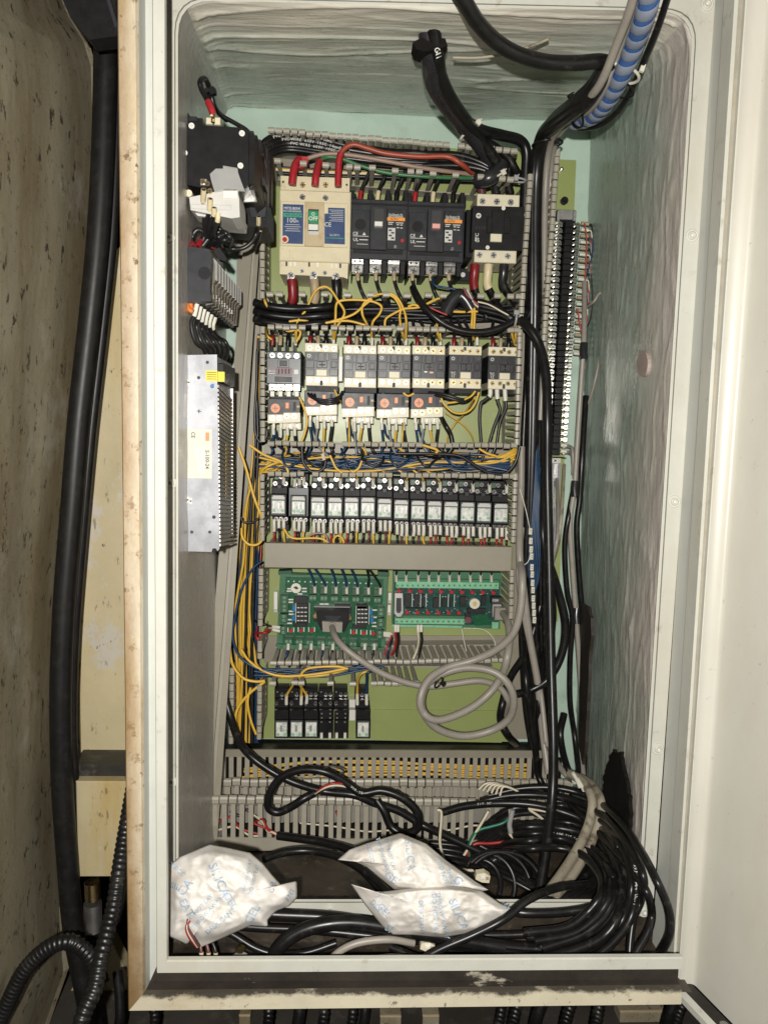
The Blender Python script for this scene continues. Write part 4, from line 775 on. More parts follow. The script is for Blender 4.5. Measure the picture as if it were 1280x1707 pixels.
for i in range(60): 
    x = 675+random.random()*140; y = 989+random.random()*34; d.part('solder_joint', 'steel_dull', ('b', x-1, y-.6, x+1, y+.6, -.5, 0, 0))
for x in (687, 701, 710, 733, 747, 757): d.part('print_mark', 'print_white', ('b', x-.5, 990, x+.5, 1012, -.2, .1, 0))
d.part('socket', 'steel_dull', ('p', [(658, 989), (671, 989), (672, 1022), (668, 1028), (662, 1028), (657, 1022)], -9, 0)); d.part('socket_face', 'print_dark', ('p', [(660.5, 997), (669, 997), (669, 1018), (666, 1022), (662, 1022), (660.5, 1018)], -9.6, -9))
d.part('sticker', 'paper_label', ('c', 791, 1006.5, 9, -5.8, 0)); d.part('sticker_print', 'gold_print', ('c', 791, 1006.5, 4, -6.1, -5.7)); d.text('QC', 791, 1006.5, 4, -6.4, 'paper_label')
d.part('sub_board', 'pcb_green', ('p', [(785, 1027), (812, 1024), (817, 1041), (792, 1043)], -16, -14)); d.part('capacitor', 'maroon', ('c', 780, 1034, 5.5, -14, 0)); d.part('capacitor', 'chip_black', ('c', 780.5, 1027, 5, -12, 0))
d.part('socket_shell', 'steel_dull', ('b', 820, 996, 836, 1030, -14, 0, .5)); d.part('plug', 'cable_grey', ('b', 824.5, 1013, 843, 1035, -26, -4, 1.2)); d.part('socket_top', 'print_dark', ('b', 819, 996, 837, 1008, -15, -1, .5)); d.text('0281', 826, 1001, 4, -15.4, 'print_white')
for x0, y0, x1, y1, lb in ((456.5, 986, 463, 1017, 'white rail label at the left edge of the green circuit board'), (647, 988, 652.5, 1002, 'upper white rail label between the two circuit boards'), (646, 1008, 651.5, 1022, 'lower white rail label between the two circuit boards')):
    d = Dev('marker_strip', lb, 'marker strip', (x0+x1)/2, (y0+y1)/2, -.012); d.part('strip', 'white_plastic', ('b', x0, y0, x1, y1, 0, 10, .4)); d.part('strip_end', 'pale_grey', ('b', x0, y1, x1, y1+4, 1, 10, .3))
# ---- tall terminal strip
d = Dev('terminal_strip', 'tall black terminal strip with two columns of bright screws at right', 'terminal strip', 938, 560, -.04)
b = MB(); k = S(-.04)
b.box(-6.5*k, 6.5*k, .004, .038, -4.6*k, 4.6*k, .0004); seg = b.mesh('terminal_block', MT['black_plastic'])
b = MB(); b.box(-20*k, 20*k, .0095, .038, -5*k, -3.8*k, .0003); barm = b.mesh('barrier', MT['black_plastic'])
b = MB(); b.cyl(0, 0, -.0015, .004, 4.1*k, 10, 0, 4.5*k); b.box(-6*k, 6*k, .003, .005, -3.2*k, 3.2*k, .0003); b.box(-3*k, 3*k, -.0018, -.001, -.6*k, .6*k, 0, 1); scr = b.mesh('screw', [MT['chrome'], MT['print_dark']])
NT = 38; ax = []
for i in range(NT+1):
    t = i/NT; x = 950.5+(927.5-950.5)*t; y = 367+(759-367)*t; p = P(x, y, -.04)-d.o0; p.y = 0
    if i < NT:
        q = P(950.5+(927.5-950.5)*(t+.5/NT), 367+(759-367)*(t+.5/NT), -.04); ax.append(q); pp = q-d.o0; so = link('terminal_block', seg, d.o, pp)
        for sx in (-14.5, 14.5): link('screw', scr, so, (sx*k, .0085, .4*k))
    link('barrier', barm, d.o, p)
d.part('end_bracket', 'steel_dull', ('b', 929, 350, 959, 366, 14, 38, .6)); d.part('end_bracket', 'steel_dull', ('b', 928, 352, 933, 368, 8, 30, .4)); d.part('end_bracket', 'steel_dull', ('b', 955, 352, 960, 368, 8, 30, .4))
d.part('end_clamp', 'pale_grey', ('b', 918, 763, 935, 773, 12, 38, .6)); d.screws([(925, 768)], 3.5, 11.5)
d = Dev('din_rail', 'shiny bare rail below the tall terminal strip', 'rail', 922, 860, -.012); d.part('rail', 'zinc', ('p', [(919, 773), (935, 773), (924, 960), (908, 960)], 0, 10)); d.part('rail_groove', 'chrome', ('p', [(924, 773), (930, 773), (919, 960), (913, 960)], -.8, .2))
# ---- left wall: stacked breakers, terminal block, power supply
d = Dev('breaker_stack', 'row of black breakers edge on, riveted side towards the opening, upper left', 'circuit breaker', 362, 255, -.30)
d.part('housing', 'black_plastic', ('p', [(311, 207), (410, 213), (414, 221), (414, 310), (398, 322), (352, 316), (304, 306)], 0, 30)); d.part('front', 'black_plastic', ('p', [(408, 214), (424, 225), (424, 300), (410, 312)], 4, 165)); d.part('rear_housing', 'black_plastic', ('p', [(306, 206), (413, 222), (413, 315), (306, 315)], 31, 180))
d.part('latch', 'black_plastic', ('p', [(305, 187), (314, 188), (318, 196), (338, 197), (338, 208), (305, 208)], 6, 22)); d.part('latch', 'charcoal', ('b', 315, 194, 328, 201, 3, 10, .5))
d.screws([(319.5, 209.5), (403.5, 222), (401, 276), (308, 254.5)], 4.6, -1.2, ('white_plastic', 'pale_grey'), name='rivet')
for p in ([(297, 213), (310, 213), (310, 219), (301, 219), (301, 229), (297, 229)], [(297, 263), (309, 265), (309, 273), (305, 273), (305, 268), (297, 268)]): d.part('rail_clip', 'white_plastic', ('p', p, 2, 12))
for i in range(6):
    f = i/6; d.part('pole', 'black_plastic' if i % 2 else 'charcoal', ('b', 410+i*6.5, 222+i*7, 422+i*6, 312+i*5, 12+i*24, 12+i*24+18, .8))
d.part('label_plate', 'charcoal', ('p', [(422, 262), (449, 268), (446, 342), (414, 338)], 118, 122))
d.part('auxiliary', 'black_plastic', ('p', [(409, 330), (446, 336), (446, 378), (436, 380), (372, 372), (374, 362), (405, 362)], 100, 170)); d.part('auxiliary_face', 'charcoal', ('p', [(415, 343), (444, 345), (442, 362), (420, 362)], 97, 100))
d.text('16', 435, 272, 5.5, 117); d.text('TEND', 432, 341, 5, 117, squash=1.1); d.part('mark', 'print_white', ('c', 422.5, 340.5, 2.6, 116.5, 118))
for i, (x0, x1, yy) in enumerate(((432, 446, 276), (434, 440, 280), (437, 445, 284), (438, 444, 289), (438, 444, 294), (437, 444, 301), (436, 443, 308), (436, 442, 314), (430, 443, 319), (430, 436, 324), (430, 443, 328), (430, 437, 332), (429, 443, 335.5))): d.part('print_line', 'print_white', ('b', x0, yy, x1, yy+1, 116.8, 118, 0))
for i in range(3):
    b = MB(); q = path([(424+i*3, 288+i*8, -.20), (430+i*2, 298+i*6, -.205), (432+i, 312+i*4, -.20), (426+i, 324, -.19)], -.2, 5); b.tube([p-d.o0 for p in q], .0022, 7); b.build('handle_spring', MT['white_plastic'], d.o)
d.part('toggle', 'charcoal', ('p', [(426, 286), (434, 290), (442, 300), (442, 310), (436, 308), (430, 300)], 70, 95))
d = Dev('relay_block', 'white relay block under the black breakers with clear grey cover', 'relay block', 355, 340, -.30)
d.part('housing', 'pale_grey', ('p', [(316, 329), (330, 326), (342, 324), (372, 316), (396, 318), (399, 332), (400, 362), (386, 364), (318, 350)], -4, 40)); d.part('rear', 'pale_grey', ('p', [(318, 346), (400, 352), (398, 366), (330, 360)], 4, 60)); d.part('step', 'white_plastic', ('b', 372, 314, 396, 330, -6, 0, .6)); d.part('step', 'pale_grey', ('b', 320, 341, 384, 349, -5, 0, .5)); d.part('window', 'chrome', ('p', [(400, 320), (426, 326), (428, 336), (403, 336)], 30, 34))
d.part('cover', 'clear_cover', ('p', [(350, 290), (360, 281), (372, 281), (372, 276), (396, 280), (397, 288), (408, 318), (372, 318), (358, 320), (352, 300)], -6, -3))
d.screws([(305, 307), (315, 322)], 5.5, -2, ('cream', 'tan_sleeve'), slot=False, h=8); d.screws([(346, 306), (350, 318), (338, 302)], 4, -8, ('brass', 'print_dark'), h=5)
d.part('terminal_lug', 'steel_dull', ('b', 334, 298, 345, 309, -6, -1, .6))
d = Dev('terminal_block', 'row of smoky clear terminal covers edge on behind a dark end plate, left wall', 'terminal block', 345, 465, -.30)
d.part('end_plate', 'charcoal', ('p', [(311, 411), (348, 415), (353, 422), (350, 480), (352, 502), (308, 505), (306, 460)], 0, 12)); d.part('end_notch', 'black_plastic', ('c', 341, 455, 10, -1, .5)); d.part('base', 'black_plastic', ('p', [(310, 412), (338, 420), (338, 503), (308, 506)], 13, 180))
for p in ([(297, 416), (310, 418), (310, 423), (302, 423), (302, 432), (297, 432)], [(297, 463), (310, 465), (310, 472), (305, 472), (305, 468), (297, 468)]): d.part('rail_clip', 'white_plastic', ('p', p, 2, 12))
d.flat = True
for i in range(10):
    a = 13+i*17; e = .35*i
    d.part('cover', 'smoky_plastic', ('p', [(339, 418), (351, 424), (358+e, 434), (358+e, 462), (352+e, 468), (352, 503), (339, 506)], a, a+9)); d.part('cover_edge', 'clear_cover', ('p', [(351, 423), (359+e, 433), (359+e, 463), (355+e, 463), (355+e, 437)], a-1, a+3))
    d.part('divider', 'black_plastic', ('p', [(338, 420), (345, 424), (347, 440), (346, 466), (344, 506), (338, 508)], a+9.5, a+16.5))
for i in range(7): d.part('terminal_screw', 'chrome', ('b', 353, 485, 356, 492, 22+i*17, 26+i*17, .3))
d.flat = False
d.part('vent', 'orange_sleeve', ('b', 309, 505, 321, 520, 4, 20, .8))
d = Dev('power_supply', 'shiny zinc power supply with slotted side cover mounted on the left wall', 'power supply', 332, 756, -.30)
cs = [(301, 592), (362, 591), (366, 915), (363, 919), (360, 914), (355, 914), (353, 920), (308, 919)]
d.part('case', 'zinc', ('p', cs, 0, 2)); d.part('body', 'zinc', ('p', [(303, 595), (361, 594), (364, 914), (309, 916)], 3, 98))
# slotted cover on the right face: one bar per slot
A0, A1, B0, B1 = P(362.6, 640, -.298), P(366, 912, -.298), P(362.6, 640, -.298), P(366, 912, -.298)
nb = 38; b = MB(); hz = (A0-A1).z/nb; b.box(-.0006, .0012, 0, .094, -hz*.30, hz*.30); fm = b.mesh('cover_bar', MT['steel_dull'])
for i in range(nb):
    p = A0.lerp(A1, (i+.5)/nb); o = link('cover_bar', fm, d.o, p-d.o0); o.rotation_euler = (math.radians(-7), 0, 0)
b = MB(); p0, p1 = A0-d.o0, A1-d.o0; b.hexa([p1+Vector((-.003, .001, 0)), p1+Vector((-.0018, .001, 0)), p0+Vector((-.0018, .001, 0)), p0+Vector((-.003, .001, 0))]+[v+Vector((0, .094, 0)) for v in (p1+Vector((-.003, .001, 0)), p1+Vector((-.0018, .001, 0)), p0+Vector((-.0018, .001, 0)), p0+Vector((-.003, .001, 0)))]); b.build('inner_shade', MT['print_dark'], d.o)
b = MB(); b.box(-.001, .0016, .094, .098, p1.z, p0.z); _loc(b.build('cover_edge', MT['steel_dull'], d.o), Vector((p0.x, 0, 0)))
b = MB(); b.box(.0013, .0018, .045, .056, -.03, .03); _loc(b.build('tape', MT['gold_print'], d.o), Vector((p0.x, 0, p0.z-.088)))
d.part('terminal_cover', 'black_plastic', ('b', 362, 606, 374, 638, 8, 80, .8)); d.part('warning_label', 'yellow_label', ('b', 343.5, 618, 362.5, 635, -.5, .1, 0)); d.part('warning_label', 'yellow_label', ('b', 363, 620, 374.5, 636, 7.4, 8, 0))
for i in range(4): d.part('print_line', 'print_dark', ('b', 345.5, 620.5+i*3.6, 361, 621.4+i*3.6, -.8, -.4, 0))
d.part('rating_label', 'paper_label', ('b', 313.5, 716, 353, 797, -.4, .1, 0)); d.text('S-100-24', 345.5, 766, 6, -.7, 'print_dark', rot=-math.pi/2); d.text('CE', 322, 725, 6, -.7, 'print_dark', rot=-math.pi/2); d.part('maker_mark', 'dial_orange', ('b', 343, 721, 349, 735, -.7, -.3, 0)); 
for i, (x, a, e) in enumerate(((340, 746, 790), (336, 744, 770), (336, 774, 792), (331, 746, 790), (327, 744, 766), (338, 722, 738))): d.part('print_line', 'steel_dull', ('b', x-.6, a, x+.6, e, -.7, -.3, 0))
d.part('serial_label', 'pale_grey', ('b', 308, 656, 318, 697, -.4, .1, 0))
for i in range(12): d.part('print_line', 'steel_dull', ('b', 315, 658+i*3.2, 317.5, 659.4+i*3.2, -.6, -.3, 0))
d.screws([(346, 604), (331.5, 629.5), (320, 887), (350, 887)], 2.7, -.1, ('print_dark', 'print_dark'), name='hole', slot=False, h=.3); d.screws([(332, 685.5)], 4.2, -1, ('zinc', 'print_dark')); d.screws([(354, 644), (357, 862)], 3, -.2, ('charcoal', 'print_dark'))
for x, y in ((306, 640), (315, 638), (309, 757), (313, 834), (318, 836)): d.part('slot', 'white_plastic', ('b', x-2, y-6, x+2, y+4, -.2, .1, 0)); d.part('slot', 'print_dark', ('b', x-1.2, y-2, x+1.4, y+.6, -.4, 0, 0))
d.part('adjust_screw', 'cap_blue', ('b', 352, 640, 357, 646, -.6, .1, .1))
# ================================================================== wires and cables
rnd = random.Random(11)
def W(lab, m, r, pts, Y=-.08, ends=None, group=None, name='control_wire', cat='wire', k=6): return wire(pts, r, m, lab, cat, group, Y, name, k, 8 if r > 3 else 6, ends)
def WP(*a, **k): return W(*a, name='power_lead', **k)
def WT(*a, **k): return W(*a, name='terminal_lead', **k)
def WR(*a, **k): return W(*a, name='relay_lead', **k)
def cable(lab, m, r, pts, Y=-.12, ends=None, group=None, k=8): return wire(pts, r, m, lab, 'cable', group, Y, 'cable', k, 12, ends)
def print_on(o, pts, Y, r, txt, h, t0, mt='print_white', parent=None):
    # white lettering lying along the side of a cable that faces the opening
    q = path(pts, Y, 10); rr = r*S(Y); b = MB(); tot = [0]
    for a, c in zip(q, q[1:]): tot.append(tot[-1]+(c-a).length)
    pos = t0*tot[-1]; kk = h*S(Y)/.7
    for ch in txt:
        i = next((j for j in range(len(tot)-1) if tot[j+1] >= pos), len(tot)-2); p = q[i].lerp(q[i+1], (pos-tot[i])/max(1e-9, tot[i+1]-tot[i])); tn = (q[i+1]-q[i]); tn = Vector((tn.x, 0, tn.z)).normalized()
        if ch != ' ':
            vs, fs = text_mesh(ch); up = Vector((-tn.z, 0, tn.x)); n = (CAM-p).normalized()
            b.add([p+n*(rr*1.06)+tn*(v.x*kk)+up*(v.y*kk)-q[0] for v in vs], fs)
        pos += h*S(Y)*.95
    t = b.build('lettering', MT[mt], o); t.location = q[0]-o.location
# ---- top duct
for i in range(5):
    dy = (-6, 2, 9, 15, 20)[i]; pts = [(424, 268+dy*.5, -.085), (444, 242+dy, -.085), (478, 230+dy), (530, 236+dy), (580, 248+dy*.8), (650, 258+dy*.7), (730, 262+dy*.7), (812, 276+dy*.4, -.06)]
    o = cable('black power cable in the top duct, '+('uppermost with white printing', 'second from the top with white printing', 'third from the top', 'fourth from the top', 'lowest of the stack')[i], 'cable_black', 6.2 if i < 3 else 4.5, pts, -.075)
    if i < 3: print_on(o, pts, -.08, 6.2 if i < 3 else 4.5, 'PVC WIRE 600V 105C 14mm2', 4.2, .12+.03*i)
W('brown wire with fat red boot on the left pole of the beige breaker', 'brown_wire', 3.6, [(487, 308, -.1), (489, 290, -.1), (495, 270, -.095), (510, 265), (540, 257), (580, 258), (640, 268), (710, 281), (790, 291, -.07)], -.085, [(0, 'red_sleeve', 50, 6.4, 'boot')])
W('green wire with red boot on the middle pole of the beige breaker', 'green_wire', 3.2, [(525, 310, -.1), (527, 292, -.1), (533, 270, -.09), (545, 262), (568, 264), (600, 276), (650, 289), (720, 295), (786, 297, -.07)], -.085, [(0, 'red_sleeve', 46, 6, 'boot')])
W('thick red wire arching from the right boot of the beige breaker', 'brick_wire', 4.2, [(563.5, 311, -.1), (564, 288, -.1), (566, 264, -.1), (574, 248), (590, 241), (612, 247), (645, 256), (700, 261), (745, 261), (768, 273), (787, 288, -.08)], -.1, [(0, 'red_sleeve', 52, 5.6, 'boot')])
b = Dev('cable_boot', 'square red insulating cap beside the left boot of the beige breaker', 'boot', 503, 266, -.094); b.part('cap', 'red_sleeve', ('p', [(494, 260), (513, 261), (514, 270), (507, 279), (492, 280)], 0, 9))
for i, (m, y0) in enumerate((('yellow_wire', 285), ('black_wire', 282), ('white_wire', 287), ('black_wire', 292))):
    W('thin %s wire behind the fingers of the top duct' % ('yellow', 'black', 'white', 'lower black')[i], m, 1.8, [(455, y0-4), (520, y0), (580, y0+2), (650, y0+4), (720, y0+8), (790, y0+10)], -.055)
for bi, xs in enumerate(((600, 629, 660), (691, 721, 754.5))):
    for j, x in enumerate(xs): WP('black lead with %s boot on the black breaker with %s handle' % (('red', 'cream', 'black')[j], ('white', 'pink')[bi]), 'black_wire', 3, [(x, 336+bi*2, -.062), (x+1, 324, -.062), (x+5, 310, -.06), (x+11, 297, -.06), (x+16, 285, -.06)], -.06, [(0, ('red_sleeve', 'cream_sleeve', 'cable_black')[j], 16, 3.9, 'boot')])
    for j, x in enumerate((596, 626, 656.4) if bi == 0 else (686.7, 717, 747.5)): WP('black lead under the %s screw of the breaker with %s handle' % (('left', 'middle', 'right')[j], ('white', 'pink')[bi]), 'black_wire', 3, [(x, 456, -.066), (x+1, 468, -.066), (x+6, 484, -.06), (x+14, 500, -.06), (x+24, 516, -.05)], -.06, [(0, 'tan_sleeve', 11, 3.6, 'lug')])
for j, (x, m) in enumerate(((804, 'maroon'), (828, 'tape'), (851, 'cable_black'))):
    cable('%s top cable of the large contactor' % ('left maroon tipped', 'middle dark', 'right black')[j], 'cable_black', 6.5, [(x, 324, -.07), (x-3, 312, -.07), (x-4, 296, -.07), (x-2, 280, -.075), (x+4, 262, -.08)], -.07, [(0, m, 22, 7, 'boot')])
for j, (x, m) in enumerate(((791.5, 'red_dark'), (814, 'cream_sleeve'), (840, 'tape'))):
    cable('%s sleeved cable under the large contactor' % ('red', 'cream', 'black')[j], 'cable_black', 6, [(x, 441, -.078), (x-1, 455, -.078), (x-2, 474, -.074), (x+3+j*3, 492, -.07), (x+12+j*6, 514, -.06), (x+20+j*5, 530, -.06)], -.07, [(0, m, 38, 7.6, 'sleeve')])
for j, (x, m) in enumerate(((486.5, 'red_dark'), (523.7, 'tan_sleeve'), (560, 'cable_black'))):
    cable('%s sleeved cable under the beige breaker' % ('dark red', 'tan', 'black')[j], 'cable_black', 7.2, [(x, 466, -.078), (x+1, 480, -.078), (x+1, 498, -.075), (x-8, 514, -.07), (x-40, 522+j*2, -.065), (430, 522+j*6, -.06)], -.07, [(0, m, 36 if j < 2 else 20, 8, 'sleeve')])
# ---- duct between breakers and contactors
for i in range(22):
    y0, y1, y2 = rnd.uniform(504, 540), rnd.uniform(506, 538), rnd.uniform(508, 540); yy = -rnd.uniform(.02, .06); x0 = rnd.choice((432, 432, 480, 540))
    WP('black power lead bundled in the duct between breakers and contactors', 'black_wire', rnd.uniform(2.2, 3.6), [(x0, y0, yy), (560, rnd.uniform(506, 538), yy), (640, y1, yy), (740, rnd.uniform(506, 538), yy), (858, y2, yy)], yy, group='black leads bundled in the second duct', k=8)
for i, (y0, r) in enumerate(((510, 6.5), (524, 6), (537, 6.5))): cable('thick black cable at the left end of the second duct, %s' % ('upper', 'middle', 'lower')[i], 'cable_black', r, [(424, y0-6, -.08), (450, y0+1), (490, y0+5), (540, y0+2), (590, y0-2, -.06), (650, y0-2, -.05)], -.085)
YL = [([(494, 572, -.075), (494, 551), (497, 534), (510, 517), (517.5, 500), (527, 484), (540, 478), (551, 483), (564, 502), (574, 519), (570, 532), (560.6, 547), (557.5, 566, -.07)], 'yellow wire in a tall arch in front of the tan sleeved cable'),
 ([(555, 567, -.07), (559, 534), (560.6, 508), (570, 501), (598, 500), (622, 503), (635.6, 511), (632, 524), (621, 538), (619, 564, -.07)], 'yellow wire in a flat arch between two cream barred contactors'),
 ([(612, 541, -.08), (604, 524), (605.6, 507.5), (622.5, 494), (638, 490), (654, 494), (662, 503), (667.6, 516), (666, 529), (669.5, 552), (675, 568, -.07)], 'yellow wire arching high across the third gap'),
 ([(640, 493), (652, 490), (664, 499), (673, 517), (677, 536), (676, 566, -.07)], 'second yellow wire running down beside the high arch'),
 ([(482, 536), (504, 534), (532, 540), (560, 534), (589, 524), (607, 509), (620, 499)], 'yellow wire rising to the right across black leads'),
 ([(470, 541), (514, 541), (542, 538), (579, 535), (609, 542)], 'yellow wire lying along the lower edge of the second duct'),
 ([(641, 545), (643, 532), (654, 524), (673, 515), (699, 512), (724, 500), (738, 496)], 'yellow wire rising to the taped black arch'),
 ([(680, 511), (690, 508), (702, 512)], 'short yellow wire beside the start of the black cable loop'),
 ([(775, 500), (784, 509), (787, 522), (786, 545), (789, 566, -.07)], 'left of two yellow wires dropping below the taped black arch'),
 ([(779, 500), (788, 508), (791, 522), (790, 545), (791, 552)], 'right of two yellow wires dropping below the taped black arch'),
 ([(738, 518), (767, 520), (796, 519)], 'yellow wire lying level under the taped black arch'),
 ([(854, 535), (853, 556), (858, 575, -.07)], 'yellow wire behind the cable tie, left strand'), ([(860, 535), (859, 556), (860, 575, -.07)], 'yellow wire behind the cable tie, right strand'),
 ([(728, 534), (729, 554), (734, 570, -.07)], 'yellow wire into the contactor with the pink spot'), ([(470, 545), (480, 552), (496, 550), (501, 556), (494, 570)], 'yellow loop above the slate grey contactor'), ([(437, 480, -.06), (441, 500), (446, 512)], 'yellow wire in the upper left corner of the second duct'), ([(443, 546, -.05), (446, 560), (453, 566)], 'yellow wire beside the red boot of the slate contactor')]
for pts, lb in YL: W(lb, 'yellow_wire', 2.1, pts, -.088)
cx = {473: ('slate grey contactor', 0), 536: ('contactor above the half hidden overload relay', 0), 600: ('contactor right of the white strip', 1), 656.5: ('contactor above the bright cross dial', 1), 714: ('contactor with the pink spot', 2), 775: ('cream buttoned TC 11 contactor', 2), 840: ('TC 12 contactor', 2)}
for x, (nm, q) in cx.items():
    for j in range(3):
        xx = x-19+j*13; yb = 574+(x-500)*.014; WP('lead with %s boot into the %s' % (('red', 'cream', 'black')[j], nm), 'black_wire', 2.6, [(xx, yb+2, -.068), (xx+.5, yb-10, -.068), (xx+rnd.uniform(-5, 3), yb-26, -.06), (xx+rnd.uniform(-12, 4), yb-44, -.05)], -.06, [(0, ('red_dark', 'tan_sleeve', 'cable_black')[j], 15, 3.8, 'boot')])
    W('pale sleeve with yellow tail on the %s' % nm, 'yellow_wire', 1.9, [(x+20, 576, -.07), (x+20, 566, -.07), (x+19, 552, -.07)], -.07, [(0, 'marker_white', 12, 2.8)])
# taped black arch, cable loop and tie
cable('black taped cable forming a small arch in front of the second duct', 'tape', 11, [(742, 524, -.09), (748, 510), (757, 497), (766, 492), (776, 500), (786, 516)], -.09)
cable('black cable loop sagging in front of the contactor tops', 'cable_black', 6, [(688, 480, -.075), (694, 492, -.09), (704, 508, -.1), (724, 528), (748, 544), (778, 553), (810, 553), (838, 545), (862, 532, -.105)], -.105)
for i, (y0, x0, m, r) in enumerate(((500, 795, 'cable_black', 5), (506, 785, 'cable_black', 5), (514, 790, 'cable_black', 4))): cable('black cable running right to the grey cable tie, %s' % ('upper', 'middle', 'lower')[i], m, r, [(x0-30, y0-12, -.07), (x0, y0, -.085), (830, y0+14-i*2, -.095), (852, 530+i*2, -.1), (868, 536+i*2, -.1)], -.09)
W('blue wire curving past the pink handled breaker terminals', 'blue_wire', 2.2, [(720, 462, -.07), (724, 475), (738, 479), (757, 482), (775, 487), (790, 497), (798, 508)], -.085)
W('white wire lying on the black cables near the tie', 'white_wire', 1.4, [(796, 503), (815, 508), (835, 519), (850, 527)], -.102)
for i, m in enumerate(('red_wire', 'blue_wire', 'white_wire', 'maroon')): W('thin %s wire end fanned out beside the taped black arch' % ('red', 'blue', 'white', 'purple brown')[i], m, 1.3, [(772+i*3, 479+i*2), (778+i*3, 492+i), (790, 502+i*2), (797, 508+i*2)], -.1)
W('red wire along the start of the black cable loop', 'red_wire', 1.8, [(700, 500), (712, 510), (730, 519), (745, 525)], -.1)
def tie(lab, cx, cy, Y, rx, ry, rot, m='tie_white', head=(0, 0), w=2):
    # a cable tie: a strap round the bundle and its square lock
    c = P(cx, cy, Y); s = S(Y); q = []
    for i in range(25):
        a = 2*math.pi*i/24; u, v = rx*math.cos(a), math.sin(a)*ry; q.append(Vector(((u*math.cos(rot))*s, -v*s, (u*math.sin(rot))*s)))
    b = MB(); b.tube(q, w*s, 6); o = b.build('cable_tie', MT[m]); o.location = c; tag(o, lab, 'cable tie'); hb = MB(); hb.box(-3.6*s, 3.6*s, -3*s, 3*s, -4.4*s, 4.4*s, .0005); h = hb.build('lock', MT[m], o); h.location = (head[0]*s, -ry*s*.9, -head[1]*s); h.rotation_euler = (0, -rot, 0)
    t = MB(); t.tube([h.location, h.location+Vector((4*s, -4*s, 5*s))], 1.2*s, 5); t.build('tail', MT[m], o); return o
tie('grey cable tie holding the sagging black cable loop', 858, 531, -.105, 13, 12, 1.5, 'tie_grey', (0, -8))
# ---- leads under the overload relays, sagging into the third duct
ovs = [(473.3, 686, 'slate grey contactor'), (534.6, 673, 'half hidden dial'), (596.5, 676, 'middle of the row'), (654.2, 677.5, 'bright cross dial'), (711, 677, 'bare green plate')]
mats4 = ('blue_wire', 'grey_wire', 'yellow_wire', 'black_wire')
for x, y, nm in ovs:
    for j, dx in enumerate((-18, -6, 5.5, 18)):
        m = mats4[j] if not (nm[0] == 's' and j == 1) else 'black_wire'; xx = x+dx; e = rnd.uniform(-14, 26)
        W('%s lead below the overload relay at the %s' % (('blue', 'grey blue', 'yellow', 'black')[j], nm), m, 2.1 if j < 3 else 2.8, [(xx, y+26, -.07), (xx+.5, y+40, -.07), (xx+rnd.uniform(-4, 5), y+62-(y-676)*.6, -.075), (xx+e*.5, 752, -.08), (xx+e, 766, -.07), (xx+e+rnd.choice((-40, 40)), 774, -.05)], -.07, [(0, 'marker_white', rnd.uniform(10, 18), 3)])
    W('second blue lead below the overload relay at the %s' % nm, 'blue_wire', 2, [(x-14, y+30, -.06), (x-10, y+48, -.065), (x-4+rnd.uniform(0, 20), y+64-(y-676)*.6, -.07), (x+10, 756, -.07), (x+50, 768, -.05)], -.06)
for i in range(3): W('black jumper wire drooping across the half covered dial, %s' % ('upper', 'middle', 'lower')[i], 'black_wire', 2.4, [(512+i*6, 652, -.07), (519+i*4, 662+i*2, -.092), (540, 667+i*3, -.098), (560, 664+i*3, -.096), (577-i*3, 653, -.07)], -.09)
for i in range(2): W('black jumper under the right contactors, %s' % ('upper', 'lower')[i], 'black_wire', 2.6, [(706, 653+i*3, -.07), (742, 658+i*4), (772, 666+i*3), (788, 658+i*2, -.07)], -.085)
for pts, lb, r in (([(792, 652), (784, 661), (765, 669), (745, 672)], 'yellow wire sweeping left below the TC 11 contactor', 1.9), ([(798, 654), (790, 676), (776, 688), (757, 688), (742, 676), (735, 664)], 'yellow wire hanging in a bow on the bare green plate', 1.9), ([(742, 688, -.03), (756, 697, -.03), (772, 708, -.03), (785, 724, -.04), (790, 740, -.06)], 'thin yellow wire slanting down right across the green plate', 1.4), ([(790, 664), (775, 688, -.05), (760, 704, -.03), (748, 722, -.03), (745, 738, -.04)], 'thin yellow wire slanting down left across the green plate', 1.4), ([(672, 655), (680, 660), (690, 656)], 'short yellow wire between two overload relays', 2), ([(558, 650), (563, 662), (570, 672, -.06)], 'yellow wire beside the white strip', 2), ([(499, 662), (506, 678), (512, 700), (508, 722), (502, 738)], 'yellow wire hanging right of the lowest overload relay', 2.1), ([(583, 690, -.04), (582, 715), (582, 745)], 'yellow wire hanging in front of the shining plate', 1.7), ([(672, 690, -.04), (671, 715), (670, 742)], 'yellow wire between the last two overload relays', 1.7)):
    W(lb, 'yellow_wire', r, pts, -.085)
for j, (pts) in enumerate(([(817, 648), (816, 660), (807, 668), (801, 674), (799, 700), (801, 745), (790, 768)], [(828, 648), (829, 668), (833, 684), (823, 712), (813, 745), (800, 770)], [(841, 648), (842, 666), (843, 680), (833, 704), (826, 745), (812, 770)])):
    W('black lead with white sleeve under the TC 12 contactor, %s' % ('left kinked', 'middle', 'right')[j], 'black_wire', 2.8, pts, -.075, [(0, 'marker_white', 14+j*3, 4)])
cable('thick black lead curving down right of the last overload relay', 'cable_black', 4, [(732, 690, -.07), (742, 708), (751, 725), (753, 744), (746, 756), (728, 760), (700, 758, -.07)], -.09)
